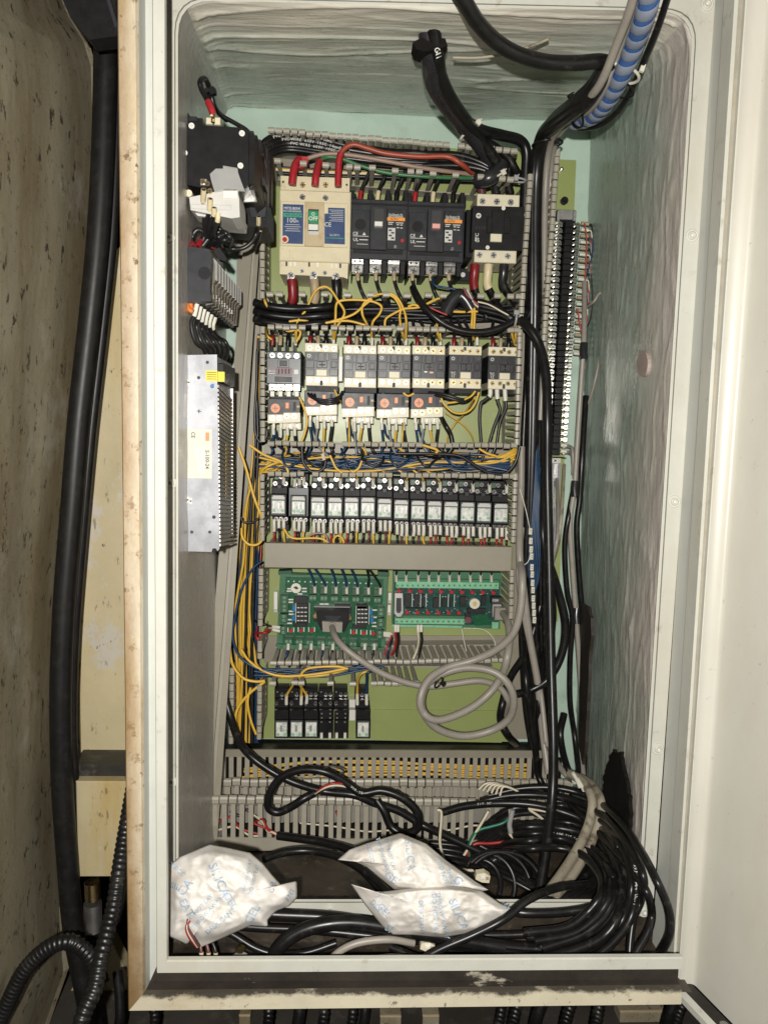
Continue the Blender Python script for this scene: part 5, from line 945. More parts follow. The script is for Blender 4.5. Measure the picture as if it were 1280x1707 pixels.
# ---- third duct: blue and yellow bundle
for i in range(14):
    yy = -rnd.uniform(.02, .098); y = [rnd.uniform(754, 786) for _ in range(5)]
    W('yellow control wire lying in the duct above the relay row', 'yellow_wire', 2, [(424+rnd.uniform(-6, 20), y[0], yy), (520, y[1], yy), (620, y[2], yy), (720, y[3], yy), (800+rnd.uniform(0, 30), y[4], yy), (858, 752+i*1.2, yy)], yy, group='yellow wires in the third duct', k=7)
for i in range(18):
    yy = -rnd.uniform(.03, .09); y = [rnd.uniform(756, 788) for _ in range(5)]
    W('dark blue control wire lying in the duct above the relay row', 'blue_wire', 1.9, [(430+rnd.uniform(-6, 60), y[0], yy), (540, y[1], yy), (630, y[2], yy), (730, y[3], yy), (850, y[4], yy)], yy, group='blue wires in the third duct', k=7)
for i in range(6):
    yy = -rnd.uniform(.06, .095); y = [rnd.uniform(756, 786) for _ in range(5)]
    W('thin grey wire lying on the blue wires of the third duct', 'grey_wire', .9, [(560+rnd.uniform(-20, 60), y[0], yy), (640, y[1], yy), (700, y[2], yy), (770, y[3], yy), (850, y[4], yy)], yy, group='grey wires in the third duct')
for i in range(9):
    yy = -rnd.uniform(.05, .1); y = [rnd.uniform(754, 788) for _ in range(5)]
    W('black control wire lying in the duct above the relay row', 'black_wire', 2.1, [(428+rnd.uniform(-6, 40), y[0], yy), (510, y[1], yy), (600, y[2], yy), (690, y[3], yy), (760+rnd.uniform(0, 90), y[4], yy)], yy, group='black wires in the third duct', k=7)
for i in range(7):
    x = 470+i*46+rnd.uniform(-8, 8); W('%s wire looped forward out of the third duct, %s from the left' % (('blue', 'black')[i % 2], ORD[i]), ('blue_wire', 'black_wire')[i % 2], 2.1, [(x, 748, -.07), (x+rnd.uniform(-6, 8), 764, -.1), (x+rnd.uniform(4, 20), 778, -.106), (x+rnd.uniform(18, 34), 770, -.1), (x+rnd.uniform(30, 50), 758, -.08)], -.09)
cable('grey cable lying in the third duct', 'cable_grey', 3.6, [(520, 778, -.06), (583, 775), (660, 781), (740, 776), (800, 778, -.05)], -.07)
for pts, lb, m, r in (([(503, 742), (504, 760), (506, 772), (517, 785), (530, 786), (540, 780), (543, 768)], 'black wire looped in front of the third duct', 'black_wire', 2.6), ([(416, 742), (440, 758), (467, 769), (478, 780), (481, 792)], 'yellow wire crossing to the first relay', 'yellow_wire', 2.3), ([(550, 759), (555, 770), (560, 780), (570, 788)], 'yellow wire dropping through the third duct', 'yellow_wire', 2.1), ([(576, 762), (580, 777), (588, 786), (598, 780), (603, 768)], 'yellow bow wire hanging near a black one', 'yellow_wire', 2.1), ([(573, 758), (578, 772), (584, 784)], 'black wire dropping beside the yellow bow', 'black_wire', 2.6), ([(660, 756), (740, 757), (770, 762), (795, 778), (815, 788), (840, 790), (858, 772), (866, 745)], 'black wire sweeping across the right of the third duct', 'black_wire', 3), ([(704, 742), (728, 750), (722, 757), (700, 756)], 'yellow wire hooked below the third duct fingers', 'yellow_wire', 2.4), ([(798, 748), (812, 756), (826, 760)], 'yellow wire at the right end of the third duct', 'yellow_wire', 2)):
    W(lb, m, r, pts, -.1)
for i in range(5): W('yellow wire of the sheaf curving up at the right end of the third duct', 'yellow_wire', 2, [(745, 775+i*1.5, -.07), (790, 775+i, -.08), (826, 765+i*2, -.085), (852, 752+i*3, -.085), (860, 742+i*3, -.08)], -.08, group='yellow sheaf at the right of the third duct')
b = Dev('cable_marker', 'tan marker tag lying in the third duct', 'marker', 539, 762, -.1); b.part('tag', 'tan_sleeve', ('p', [(535, 757), (540, 755), (543, 766), (538, 768)], 0, 3))
# ---- relay leads
for i, (x, y) in enumerate(rxy):
    nm = ('leftmost relay', 'relay in the wide grey socket')[i] if i < 2 else ORD[i]+' relay'
    up = 'yellow_wire' if i < 10 else 'black_wire'
    WR('%s sleeved lead above the %s of the long row' % ('yellow' if i < 10 else 'black', nm), up, 1.9, [(x+9.5, y-35, -.055), (x+9, y-47, -.06), (x+8+rnd.uniform(-6, 3), y-56, -.07), (x+rnd.uniform(-14, 10), y-68, -.07)], -.06, [(0, 'marker_white', 15, 3.1)])
    if i == 1:
        for q in range(2): W('white sleeved lead above the relay in the wide grey socket, %s' % ('left', 'middle')[q], 'blue_wire', 1.9, [(x-6+q*8, y-33, -.055), (x-6+q*8, y-47, -.06), (x-12+q*8, y-56, -.07)], -.06, [(0, 'marker_white', 15, 3.1)])
    for j, dx in enumerate((-6.5, 1.5, 9.5)):
        m = (('red_wire', 'black_wire', 'yellow_wire'), ('black_wire', 'maroon', 'yellow_wire'), ('red_wire', 'red_wire', 'black_wire'))[0 if i < 5 else (1 if i < 9 else 2)][j]
        WR('%s white sleeved lead below the %s of the long row' % (('left', 'middle', 'right')[j], nm), m, 2, [(x+dx, y+24, -.058), (x+dx, y+36, -.06), (x+dx+rnd.uniform(-2, 2), y+50, -.065), (x+dx+rnd.uniform(-5, 5), 914, -.06)], -.06, [(0, 'marker_white', rnd.uniform(15, 22), 3.1)])
for pts, lb in (([(474, 882), (482, 894), (495, 898), (515, 897), (535, 898), (546, 904), (552, 912)], 'yellow wire lying level below the first relays'), ([(558, 912), (556, 900), (562, 893), (570, 897), (574, 908)], 'small yellow bow wire under the fourth relay'), ([(513, 895), (522, 890), (536, 889), (544, 894), (546, 904)], 'pale brown wire arching under the third relay')): W(lb, 'yellow_wire' if 'yellow' in lb else 'brown_wire', 2, pts, -.085)
# ---- tall left bundle
for i in range(26):
    u = rnd.random(); yy = -rnd.uniform(.02, .092); w_ = 1 if i > 5 else 0
    x1, x2, x3, x4 = [v+u*30+rnd.uniform(-5, 5) for v in (404, 396, 390, 388)]
    st = [(500+rnd.uniform(-30, 40), 762+rnd.uniform(-10, 20), -.06), (455+rnd.uniform(-8, 8), 772+rnd.uniform(-8, 14), yy), (428+u*6, 792, yy)] if w_ else [(428+u*6, 560, yy), (424+u*8, 660, yy), (418+u*12, 750, yy)]
    en = [(x4+rnd.uniform(-3, 3), 1130, yy), (x4+rnd.uniform(-6, 6), 1238, yy)] if i % 3 else [(x4+4, 1085, yy), (424+u*8, 1112, yy), (470, 1124+u*5, -.06), (540, 1122+u*4, -.06), (590, 1112, -.05)]
    W('yellow control wire in the bundle running down the tall left duct', 'yellow_wire', 2.1, st+[(x1, 840, yy), (x2, 930, yy), (x3, 1020, yy)]+en, yy, group='yellow wires in the tall left duct', k=7)
for i in range(26):
    u = rnd.random(); yy = -rnd.uniform(.01, .07 if i < 18 else .098)
    st = [(480+rnd.uniform(-30, 60), 768, -.05), (440, 776+u*8, yy)] if i % 2 else [(430+u*5, 600, yy), (428+u*6, 720, yy)]
    en = [(408+u*24, 1150, yy), (405+u*26, 1238, yy)] if i % 3 else [(420, 1085, yy), (450, 1122+u*6, -.05), (560, 1118, -.05)]
    W('dark blue control wire in the tall left duct', 'blue_wire', 2, st+([(424+u*10, 850, yy), (420+u*12, 950, yy), (412+u*18, 1050, yy)] if i < 18 else [(410+u*24, 850, yy), (400+u*30, 950, yy), (396+u*30, 1050, yy)])+en, yy, group='blue wires in the tall left duct', k=7)
for i in range(14):
    u = rnd.random(); yy = -rnd.uniform(.02, .098)
    W('black control wire in the tall left duct', 'black_wire', 2.2, [(432-u*4, 555+u*40, yy), (428, 650, yy), (424+u*8, 740, yy), (416+u*14, 850, yy), (408+u*20, 960, yy), (404+u*22, 1080, yy), (398+u*30, 1238, yy)], yy, group='black wires in the tall left duct', k=7)
for i in range(5): W('red control wire in the tall left duct', 'red_wire', 2, [(436, 905+i*8, -.03), (431, 980, -.04), (424+i*2, 1040, -.05), (430, 1064+i*2, -.06), (446, 1050-i, -.05)] if i < 3 else [(434, 910, -.03), (426, 1020, -.04), (405, 1130, -.05), (398+i*3, 1170, -.06), (404, 1236, -.05)], -.05, group='red wires in the tall left duct')
for pts, lb, r in (([(398, 745), (410, 780), (424, 830), (436, 862), (436, 880, -.06)], 'yellow wire crossing over the left bundle to the right', 2.4), ([(403, 880), (404, 895), (414, 907), (428, 908), (437, 900), (438, 888)], 'yellow wire hanging in a bow at the left duct fingers', 2.3), ([(383, 1080), (388, 1108), (405, 1130), (425, 1136), (442, 1135)], 'outermost yellow wire sweeping to the last duct finger', 2.6), ([(442, 1136), (416, 1156), (397, 1180), (393, 1204), (402, 1236)], 'yellow wire bending back down from the last duct finger', 2.6), ([(402, 1082), (414, 1100), (437, 1117), (470, 1127), (524, 1124), (575, 1115)], 'yellow wire sweeping right under the circuit board duct', 2.4), ([(418, 1146), (413, 1170), (418, 1200), (427, 1224)], 'yellow wire at the bottom of the tall left duct', 2.3), ([(500, 1128), (506, 1119), (520, 1113), (560, 1111), (580, 1115)], 'yellow wire arching above the bottom relay group', 2.3)):
    W(lb, 'yellow_wire', r, pts, -.1)
W('black strap wire tied round the yellow bundle', 'black_wire', 2, [(402, 862), (406, 870), (420, 871), (432, 864)], -.1); W('blue wire curling beside the yellow bundle', 'blue_wire', 2.2, [(437, 935), (420, 950), (402, 985), (392, 1030), (388, 1060), (398, 1092), (424, 1112), (462, 1122)], -.1)
W('black wire looped over the left duct fingers beside the contactors', 'black_wire', 2.4, [(428, 640), (425, 690), (426, 722), (434, 737), (444, 728), (445, 718)], -.1)
# ---- circuit board leads
for j, (x0, x1) in enumerate(((513, 525), (524, 543), (551, 560.5), (568.5, 578), (584.5, 596), (611, 614.5), (614, 634))):
    W('dark blue lead from under the lid to the %s terminal of the left board' % ORD[j], 'blue_wire' if j < 5 else 'black_wire', 2.1, [(x1, 987+j*.5, -.05), (x1-.5, 976, -.055), ((x0+x1)/2+2, 963, -.062), (x0, 947, -.07)], -.055, [(0, 'marker_white', 13, 2.9)])
for j, x in enumerate((660.5, 677, 697, 715, 731, 749.4, 765, 783.8, 801, 819)):
    W('white sleeved lead entering the top of the right board at the %s lamp' % ORD[j], 'black_wire', 1.7, [(x, 969, -.048), (x, 958, -.055), (x+2, 944, -.07)], -.055, [(0, 'marker_white', 15, 2.7)])
for j, x in enumerate((480.6, 501, 519, 538.7, 555, 571, 608, 624)):
    W('sleeved lead leaving the bottom of the left board, %s from the left' % ORD[j], 'black_wire' if j % 3 else 'blue_wire', 2, [(x, 1074, -.05), (x-.5, 1083, -.055), (x-5, 1096, -.06), (x-20, 1112, -.06)], -.055, [(0, 'marker_white', 11, 3)])
for x, m, e, q in ((659, 'red_wire', (652, 1092), 'red lead under the left end of the right board'), (663.5, 'black_wire', (661, 1094), 'black lead under the left end of the right board'), (696.6, 'white_wire', (688, 1100), 'white lead hanging below the right board'), (702, 'black_wire', (697, 1102), 'black lead hanging beside the white one below the right board')):
    W(q, m, 2.2, [(x, 1042, -.05), (x, 1055, -.055), (x+1, 1068, -.065), (x-2, 1084, -.08), (e[0], e[1], -.09)], -.06, [(0, 'marker_white', 13, 2.9)])
for j, (y, m) in enumerate(((1045, 'black_wire'), (1051, 'red_wire'))): W('%s lead with white sleeve at the left edge of the left board' % ('black', 'red')[j], m, 2.1, [(466, y+1, -.05), (452, y-1, -.055), (442, y-4+j*8, -.07), (425, y+14*j-10, -.06)], -.055, [(0, 'marker_white', 15, 2.9)])
for j, m in enumerate(('red_wire', 'blue_wire', 'black_wire')): W('%s lead bent down at the right edge of the left board' % ('red', 'blue', 'black')[j], m, 2, [(640, 1055+j*2, -.05), (652, 1057+j*2, -.055), (651+j, 1066, -.06), (645+j*2, 1080, -.07), (640+j*3, 1102, -.07)], -.06, [(0, 'marker_white', 16, 2.9)])
for pts, lb in (([(770, 1048), (774, 1072), (782, 1095), (804, 1097), (819, 1093)], 'thin white wire looping below the right board'), ([(772, 1047), (803, 1049), (819, 1060), (825, 1073), (824, 1092)], 'second thin white wire curving to the plug')): W(lb, 'marker_white', .8, pts, -.06)
cable('grey cable from the plug of the left board across the lower ducts', 'cable_grey', 5.6, [(553.5, 1045, -.075), (558, 1060, -.1), (572, 1078, -.115), (600, 1100), (640, 1124), (685, 1140), (720, 1144), (760, 1139), (800, 1135), (832, 1146), (846, 1168), (842, 1188, -.1)], -.12)
coil = [(838, 1022, -.07), (846, 1036, -.1), (849, 1064, -.13), (845, 1096), (836, 1126), (815, 1156), (780, 1183), (735, 1200), (710, 1193), (702, 1170), (712, 1140), (740, 1122), (780, 1113), (822, 1120), (848, 1142), (856, 1172), (846, 1200), (815, 1219), (770, 1227), (728, 1214), (704, 1186), (701, 1160), (715, 1132), (745, 1113), (790, 1100), (828, 1082), (856, 1054), (868, 1010), (870, 960), (866, 930, -.11), (866, 880, -.1)]
cable('grey cable coiled in a large loop beside the bottom relays', 'cable_grey', 6.6, [(x, y, (p[2] if len(p) > 2 else -.15-.01*math.sin(i))) for i, p in enumerate(coil) for x, y in [p[:2]]], -.15)
tie('black wire tie on the grey cable coil', 731, 1138, -.15, 10, 13, .9, 'cable_black', (6, -2), 1.6)
for j, (x, y0, x1) in enumerate(((477.5, 1174, 489), (502, 1174, 503), (511, 1172, 500))): W('yellow lead with white sleeve into the bottom relay group, %s' % ('left', 'middle', 'right')[j], 'yellow_wire', 2.2, [(x, y0, -.042), (x+.5, 1160, -.045), (x+(x1-x)*.5, 1150, -.05), (x1, 1140, -.06), (x1+2, 1126, -.07)], -.05, [(0, 'marker_white', 17, 3)])
for j, (x, m, e) in enumerate(((595.5, 'yellow_wire', 606), (611, 'blue_wire', 613))): W('%s lead with white sleeve into the lone bottom relay' % ('yellow', 'dark blue')[j], m, 2.4, [(x, 1174, -.042), (x, 1152, -.045), (x+1.5-j, 1132, -.06), (e, 1121, -.07), (e+18, 1118, -.06)], -.05, [(0, 'marker_white', 20, 3)])
for i in range(10):
    yy = -rnd.uniform(.02, .07); y = [rnd.uniform(1112, 1130) for _ in range(4)]
    W('dark blue wire lying in the duct under the circuit boards', 'blue_wire', 2, [(424, y[0], yy), (480, y[1], yy), (540, y[2], yy), (600+rnd.uniform(0, 20), y[3]-4, yy), (640, 1112, yy)], yy, group='blue wires under the circuit boards')
# ---- terminal strip leads
for i in range(26):
    q = ax[i]; x, y = 950.5-23*(i+.5)/38, 367+392*(i+.5)/38
    if i < 23: WT('white sleeved lead left of the terminal strip, %s from the top' % ORD[i], 'black_wire', 1.6, [(x-18, y, -.028), (x-31, y+.5, -.028), (x-38, y+3, -.04)], -.03, [(0, 'marker_white' if i % 3 else 'tie_white', 13, 3)], group='sleeved leads left of the terminal strip', k=4)
    if i < 22: WT('sleeved lead right of the terminal strip, %s from the top' % ORD[i], ('black_wire', 'white_wire', 'brick_wire', 'grey_wire')[i % 4], 1.4, [(x+18, y, -.028), (x+30, y+1.5, -.028), (x+36, y+5, -.03), (x+36, y+26, -.03)], -.03, [(0, 'marker_white' if i % 2 else 'tan_sleeve', 13, 2.9)], group='sleeved leads right of the terminal strip', k=4)
for pts, lb, m, r in (([(974, 372), (977, 400), (976, 440), (974, 478)], 'thin orange wire beside the terminal strip', 'brick_wire', 1.5), ([(974, 400), (986, 398), (987, 420), (980, 450), (974, 462)], 'thin blue wire bowed out from the terminal strip', 'blue_wire', 1.3), ([(978, 456), (985, 462), (987, 500), (984, 530), (976, 548)], 'thin black wire bowed out from the terminal strip', 'black_wire', 1.2), ([(976, 505), (988, 505), (995, 494), (1005, 488), (1012, 496)], 'thin red and white tail reaching the wall cable', 'red_wire', 1.1), ([(962, 515), (966, 540), (970, 560)], 'thin red wire at the middle of the terminal strip', 'red_wire', 1.5)): W(lb, m, r, pts, -.035)
cable('thin grey cable bent over against the right wall', 'cable_grey', 2.3, [(978, 512, -.04), (990, 502), (997, 491), (1006, 488), (1013, 500), (1008, 535), (1000, 590), (990, 640), (974, 694, -.03)], -.06)
for j in range(2): W('sleeved grey lead at the bottom of the terminal strip, %s' % ('upper', 'lower')[j], 'cable_grey', 3, [(935, 742+j*10, -.035), (948, 744+j*10, -.04), (954, 752+j*8, -.05), (955, 790, -.05)], -.04, [(0, 'marker_white', 10, 3.5)])
# ---- long cables on the right
def gy(x): return x
cable('long grey cable right of the terminal strip with black tape bands', 'cable_grey', 4.4, [(974, 470, -.04), (973, 560), (968, 640), (961, 750), (957, 815), (950, 872), (954, 950), (962, 1058), (968, 1158), (968, 1240), (972, 1296, -.12)], -.08)
cable('black cable hugging the right of the long grey cable', 'cable_black', 5, [(976, 660, -.04), (970, 760), (966, 830), (961, 880), (965, 960), (973, 1060), (978, 1160), (975, 1240), (972, 1300, -.1)], -.06)
cable('black cable left of the long grey cable', 'cable_black', 4.6, [(958, 800, -.06), (948, 856), (941, 910), (945, 985), (954, 1030, -.08), (950, 1100), (950, 1170), (958, 1230), (966, 1300, -.12)], -.08)
for y, x in ((585, 972), (815, 957), (1027, 960)):
    cable('band of black tape round the grey cable at the right, %s' % {585: 'upper', 815: 'middle', 1027: 'lower'}[y], 'tape', 6.4, [(x+1, y-13, -.083), (x, y, -.085), (x+1, y+13, -.087)], -.085)
main = [(866, 533, -.105), (884, 550, -.115), (900, 580, -.12), (910, 630, -.13), (912, 700), (912, 800, -.14), (915, 950, -.15), (918, 1100, -.17), (922, 1240, -.2), (920, 1330, -.22), (908, 1430, -.26), (892, 1530, -.30), (880, 1604, -.335)]
cable('long glossy black cable hanging in front down to the cabinet floor', 'cable_black', 8.4, main, -.14)
for i, (x0, x1, x2, x3, r) in enumerate(((890, 889, 884, 880, 6.5), (897, 894, 890, 884, 6), (903, 898, 897, 892, 6), (884, 884, 878, 874, 6), (892, 900, 903, 901, 5.5), (906, 905, 906, 907, 5), (878, 880, 872, 868, 5.5))):
    cable('black cable filling the right wiring duct, %s' % ('beside the fingers', 'second', 'middle', 'behind the left fingers', 'crossing right', 'beside the grey cable', 'innermost')[i], 'cable_black', r, [(x0+8, 262, -.05-.008*(i % 3)), (x0, 340), (x1, 480), (x1-1, 600), (x2, 740), (x2, 860), (x3, 980), (x3+2, 1090), (x3+8, 1180), (x3+18, 1244, -.05)], -.045-.01*(i % 3))
for i in range(7): W('blue wire running down between the black cables of the right duct', 'blue_wire', 1.7, [(895+i, 730+i*10, -.07), (890+i*1.5, 820, -.08), (884+i*2.6, 900, -.085), (880+i*3, 950, -.085), (890+i, 990-i*3, -.085)], -.08, group='blue wires in the right duct')
for i, y in enumerate((886, 902, 916, 928, 946, 958, 972, 984, 998, 1010, 1022, 1034)): b = Dev('cable_marker', 'white numbered marker in the column on the blue wires, %s from the top' % ORD[i], 'marker', 884+i*.6, y, -.095, 'white markers at the right'); b.part('sleeve', 'marker_white', ('b', 881.2+i*.6, y-5.5, 887+i*.6, y+5.5, 0, 4, .6)); b.part('print', 'print_dark', ('b', 883+i*.6, y-2, 885.6+i*.6, y-1, -.3, .1, 0), ('b', 883+i*.6, y+1, 885+i*.6, y+2, -.3, .1, 0))
for pts, lb, r, m in (([(869, 745, -.07), (868, 820, -.08), (866, 880, -.1), (866, 930), (872, 980), (882, 1060), (896, 1140), (904, 1220), (914, 1290, -.14)], 'grey printed cable slanting down right of the coil', 6.2, 'cable_grey'), ([(870, 880, -.1), (864, 950), (870, 1010), (884, 1080), (900, 1150), (910, 1240, -.14)], 'second grey cable beside the printed one', 4.5, 'cable_grey'), ([(912, 930, -.13), (930, 985), (942, 1040), (936, 1090), (915, 1130), (885, 1150), (850, 1160, -.11)], 'black cable bowing right and curling back behind the long cable', 7, 'cable_black'), ([(900, 1010, -.06), (880, 1080, -.07), (850, 1130, -.09), (838, 1170), (834, 1200), (846, 1226), (860, 1240, -.06)], 'black cable passing behind the grey coil', 6.5, 'cable_black'), ([(905, 790, -.08), (904, 880), (910, 950), (922, 1010), (920, 1060, -.1)], 'black cable just right of the white rail', 5, 'cable_black'), ([(874, 1060, -.07), (876, 1130), (884, 1200), (892, 1250), (896, 1290, -.11), (910, 1316, -.12), (930, 1322, -.12)], 'black cable curling right at the bottom ducts', 6, 'cable_black'), ([(928, 800, -.04), (930, 880), (922, 930), (914, 980, -.05)], 'thin grey cable beside the bare rail', 3, 'cable_grey'), ([(940, 775, -.05), (936, 850), (930, 905), (920, 940, -.06)], 'second thin grey cable beside the bare rail', 3, 'cable_dirty'), ([(906, 1080, -.05), (898, 1170), (892, 1245, -.08)], 'black cable behind the long glossy cable at the bottom', 6, 'cable_black'), ([(912, 1240, -.15), (930, 1275), (948, 1296), (958, 1302, -.17)], 'grey cable with white ferrule curling at the lower right', 5.5, 'cable_grey'), ([(940, 1190, -.10), (934, 1230), (950, 1290), (985, 1320, -.2)], 'black cable slipping behind the grey pair at the lower right', 6, 'cable_black')): cable(lb, m, r, pts, -.12)
W('fine white wire slanting across the right cables', 'marker_white', .8, [(866, 815), (876, 850), (884, 888)], -.1); W('fine white wire curling near the white markers', 'marker_white', .8, [(868, 945), (880, 936), (885, 918)], -.1)
# ---- big bundle coming in from the top right
B1 = [(1088, -30, -.40), (1076, 20, -.37), (1058, 72, -.33), (1036, 125, -.29), (1014, 165, -.25), (990, 192, -.21), (962, 202, -.17), (940, 204, -.14)]
o = cable('fat blue cable wrapped in pale spiral band, entering from the top right', 'spiral_blue', 12.5, B1, -.28)
q = path(B1, -.28, 14); ln = [0]
for a, c in zip(q, q[1:]): ln.append(ln[-1]+(c-a).length)
pos = .004
def atlen(L):
    i = next((j for j in range(len(ln)-1) if ln[j+1] >= L), len(ln)-2); return q[i].lerp(q[i+1], (L-ln[i])/max(1e-9, ln[i+1]-ln[i]))
pit = .0185; wd_ = .0118; vs_, fs_ = [], []; turns = (ln[-1]-.02)/pit; nn = int(turns*22)
for i in range(nn+1):
    a = 2*math.pi*i/22; L0 = pit*i/22+.001*math.sin(i*.11)
    for k_, rr_ in ((0, .0086), (.12, .0092), (.5, .0094), (.88, .0092), (1, .0086)):
        c_ = atlen(min(ln[-1]-.001, L0+k_*wd_)); t_ = (atlen(min(ln[-1], L0+k_*wd_+.004))-atlen(max(0, L0+k_*wd_-.004))).normalized(); e1 = Vector((0, -1, 0)); e1 = (e1-t_*e1.dot(t_)).normalized(); e2 = t_.cross(e1)
        vs_.append(c_-q[0]+(e1*math.cos(a)+e2*math.sin(a))*rr_)
for i in range(nn): fs_ += [(i*5+k_, i*5+k_+1, (i+1)*5+k_+1, (i+1)*5+k_) for k_ in range(4)]
t = MB(); t.add(vs_, fs_, 0, True); t.build('wrap_band', MT['spiral_pale'], o)
for i in range(14):  # fine ribs of the ribbon under the wrap
    a = 2*math.pi*i/14
    t = MB(); pts_ = [p-q[0]+Vector((math.cos(a)*.0084, -abs(math.sin(a))*.0084, math.sin(a)*.0045)) for p in q[::4]]; t.tube(pts_, .0007, 4); t.build('ribbon_core', MT['spiral_blue'], o)
cable('grey cable along the left of the blue spiral bundle', 'cable_grey', 6, [(1062, -30, -.40), (1048, 20, -.37), (1028, 72, -.335), (1005, 130, -.30), (985, 160, -.27), (955, 190, -.22), (930, 215, -.16), (915, 250, -.11), (909, 310, -.085), (907, 420, -.08), (908, 560, -.075), (900, 700, -.07)], -.2)
cable('second grey cable under the first in the top right bundle', 'cable_grey', 5.5, [(1070, -30, -.385), (1040, 60, -.32), (1010, 140, -.275), (985, 180, -.23), (950, 203, -.17), (926, 235, -.12), (918, 290, -.08), (914, 380, -.07)], -.2)
cable('thin black cable along the right edge of the blue spiral bundle', 'cable_black', 5, [(1120, -30, -.38), (1098, 40, -.34), (1074, 98, -.30), (1054, 145, -.26), (1030, 184, -.22), (1000, 208, -.18), (966, 214, -.15), (944, 210, -.13)], -.26)
for i, (dx, dy, r) in enumerate(((0, 0, 11), (-9, 9, 9), (6, 10, 8), (-4, 18, 8))):
    cable('black cable turning down into the right duct, %s' % ('outermost', 'second', 'inner', 'lowest')[i], 'cable_black', r, [(1012+dx*.3, 104+dy*.4, -.29), (990+dx*.6, 142+dy, -.27), (958+dx, 172+dy, -.23), (925+dx, 200+dy*.8, -.17), (905+dx*.6, 232, -.12), (895+dx*.5, 280, -.095), (892+dx*.5, 360, -.085), (892+dx*.6, 480, -.08), (890+dx*.6, 620, -.07), (886+dx*.5, 800, -.065), (880+dx*.5, 960, -.06)], -.2)
cable('thick black cable drooping from the top edge to the bundle tie', 'cable_black', 12, [(752, -40, -.40), (772, -2, -.385), (795, 36, -.365), (825, 68, -.345), (862, 90, -.33), (910, 103, -.315), (960, 105, -.31), (1000, 102, -.305), (1018, 108, -.29)], -.34)
tie('white cable tie round the blue spiral bundle', 1034, 123, -.285, 30, 26, -.30, 'tie_white', (26, 2), 2.6)
tie('black cable tie round the bundle just below the white tie', 1024, 146, -.27, 32, 26, -.35, 'cable_black', (-10, -6), 1.8); tie('black cable tie at the bend of the top right bundle', 958, 190, -.20, 22, 24, -1.0, 'cable_black', (-14, -18), 1.8); tie('black cable tie where the bundle turns down', 912, 240, -.12, 24, 20, .1, 'cable_black', (10, 2), 1.8)
# ---- cable from the ceiling hole
o = cable('black cable from the ceiling hole wrapped in a wide taped sleeve', 'cable_black', 10, [(722, 44, -.29), (729, 95, -.27), (735, 128, -.24), (752, 165, -.20), (776, 200, -.15), (800, 232, -.115), (822, 262, -.1), (832, 285, -.09)], -.16)
print_on(o, [(728, 84, -.28), (735, 128, -.24), (745, 150, -.22)], -.26, 11, 'CVVS-BK', 8, .0)
o2 = cable('wide black taped sleeve hanging from the ceiling hole', 'tape', 15, [(712, 36, -.285), (718, 95, -.265), (722, 135, -.23), (740, 168, -.19), (770, 205, -.14), (806, 248, -.10), (826, 280, -.085)], -.15)
cable('black cable branching right from the taped sleeve', 'cable_black', 8.5, [(770, 196, -.13), (800, 216, -.12), (838, 226, -.1), (866, 234, -.09), (877, 252, -.085), (876, 290, -.08), (874, 350, -.075), (876, 430, -.07), (880, 500, -.07), (872, 528, -.09)], -.09)
cable('black cable curving right under the branch to the duct fingers', 'cable_black', 7, [(800, 230, -.1), (826, 246, -.09), (846, 262, -.085), (858, 282, -.08), (866, 296, -.07)], -.085)
for i in range(3): cable('black cable running into the taped knot in the top duct, %s' % ('upper', 'middle', 'lower')[i], 'cable_black', 5, [(700, 256+i*10, -.075), (760, 258+i*9, -.085), (800, 270+i*6, -.09), (826, 286+i*3, -.09)], -.085)
cable('black taped knot above the large contactor', 'tape', 13, [(796, 300, -.085), (812, 298, -.095), (828, 288, -.095), (834, 274, -.09)], -.09)
tie('white cable tie on the ceiling cable', 782, 219, -.125, 19, 18, .75, 'tie_white', (12, -8), 2.2); tie('pale cable tie above the large contactor, left', 834, 292, -.1, 9, 8, .5, 'tie_white', (3, -2), 1.6); tie('pale cable tie above the large contactor, right', 862, 300, -.095, 14, 10, -.1, 'tie_grey', (-4, 0), 1.8)
W('stiff grey rod lying across the ceiling', 'cable_dirty', 2.3, [(755, 96, -.27), (800, 96, -.275), (850, 88, -.285), (885, 77, -.295), (914, 65, -.305)], -.28, name='rod', cat='rod')
b = Dev('cable_hole', 'ragged dark hole in the cabinet ceiling around the taped cable', 'hole', 715, 72, -.285); b.part('rim', 'hole_dark', ('p', [(688, 70), (700, 64), (720, 62), (742, 64), (746, 76), (730, 82), (708, 86), (694, 82)], 0, 24))
# ---- left wall leads
cable('black lead looped above the left breakers with red boot', 'cable_black', 4.2, [(356, 191, -.285), (352, 180, -.285), (345, 165, -.28), (336, 148, -.28), (334, 136, -.28), (341, 131, -.27), (347, 140, -.26), (352, 158, -.25), (360, 182, -.24), (378, 200, -.2)], -.27, [(0, 'red_sleeve', 24, 5.4, 'boot')])
cable('black lead running down behind the left breakers to the right', 'cable_black', 3.4, [(345, 150, -.26), (354, 172), (366, 190), (395, 207), (414, 220), (430, 248), (439, 262), (444, 300, -.16)], -.22)
cable('second black lead behind the left breakers', 'cable_black', 3, [(374, 196, -.22), (402, 212), (422, 230), (436, 262), (446, 310, -.14), (452, 350, -.12)], -.19)
b = Dev('cable_tie', 'black tie knot on the looped lead above the left breakers', 'cable tie', 354, 150, -.27); b.part('strap', 'black_plastic', ('p', [(349, 146), (355, 143), (360, 148), (360, 155), (353, 157), (348, 152)], -3, 3))
b = Dev('terminal_lug', 'cream terminals on top of the left breakers under the red boot', 'terminal', 355, 200, -.275); b.part('block', 'cream', ('b', 344, 196, 354, 206, 0, 8, .6)); b.part('block', 'cream', ('b', 358, 196, 367, 207, 0, 8, .6)); b.part('lug', 'brass', ('b', 352, 193, 358, 203, -3, 0, .4))
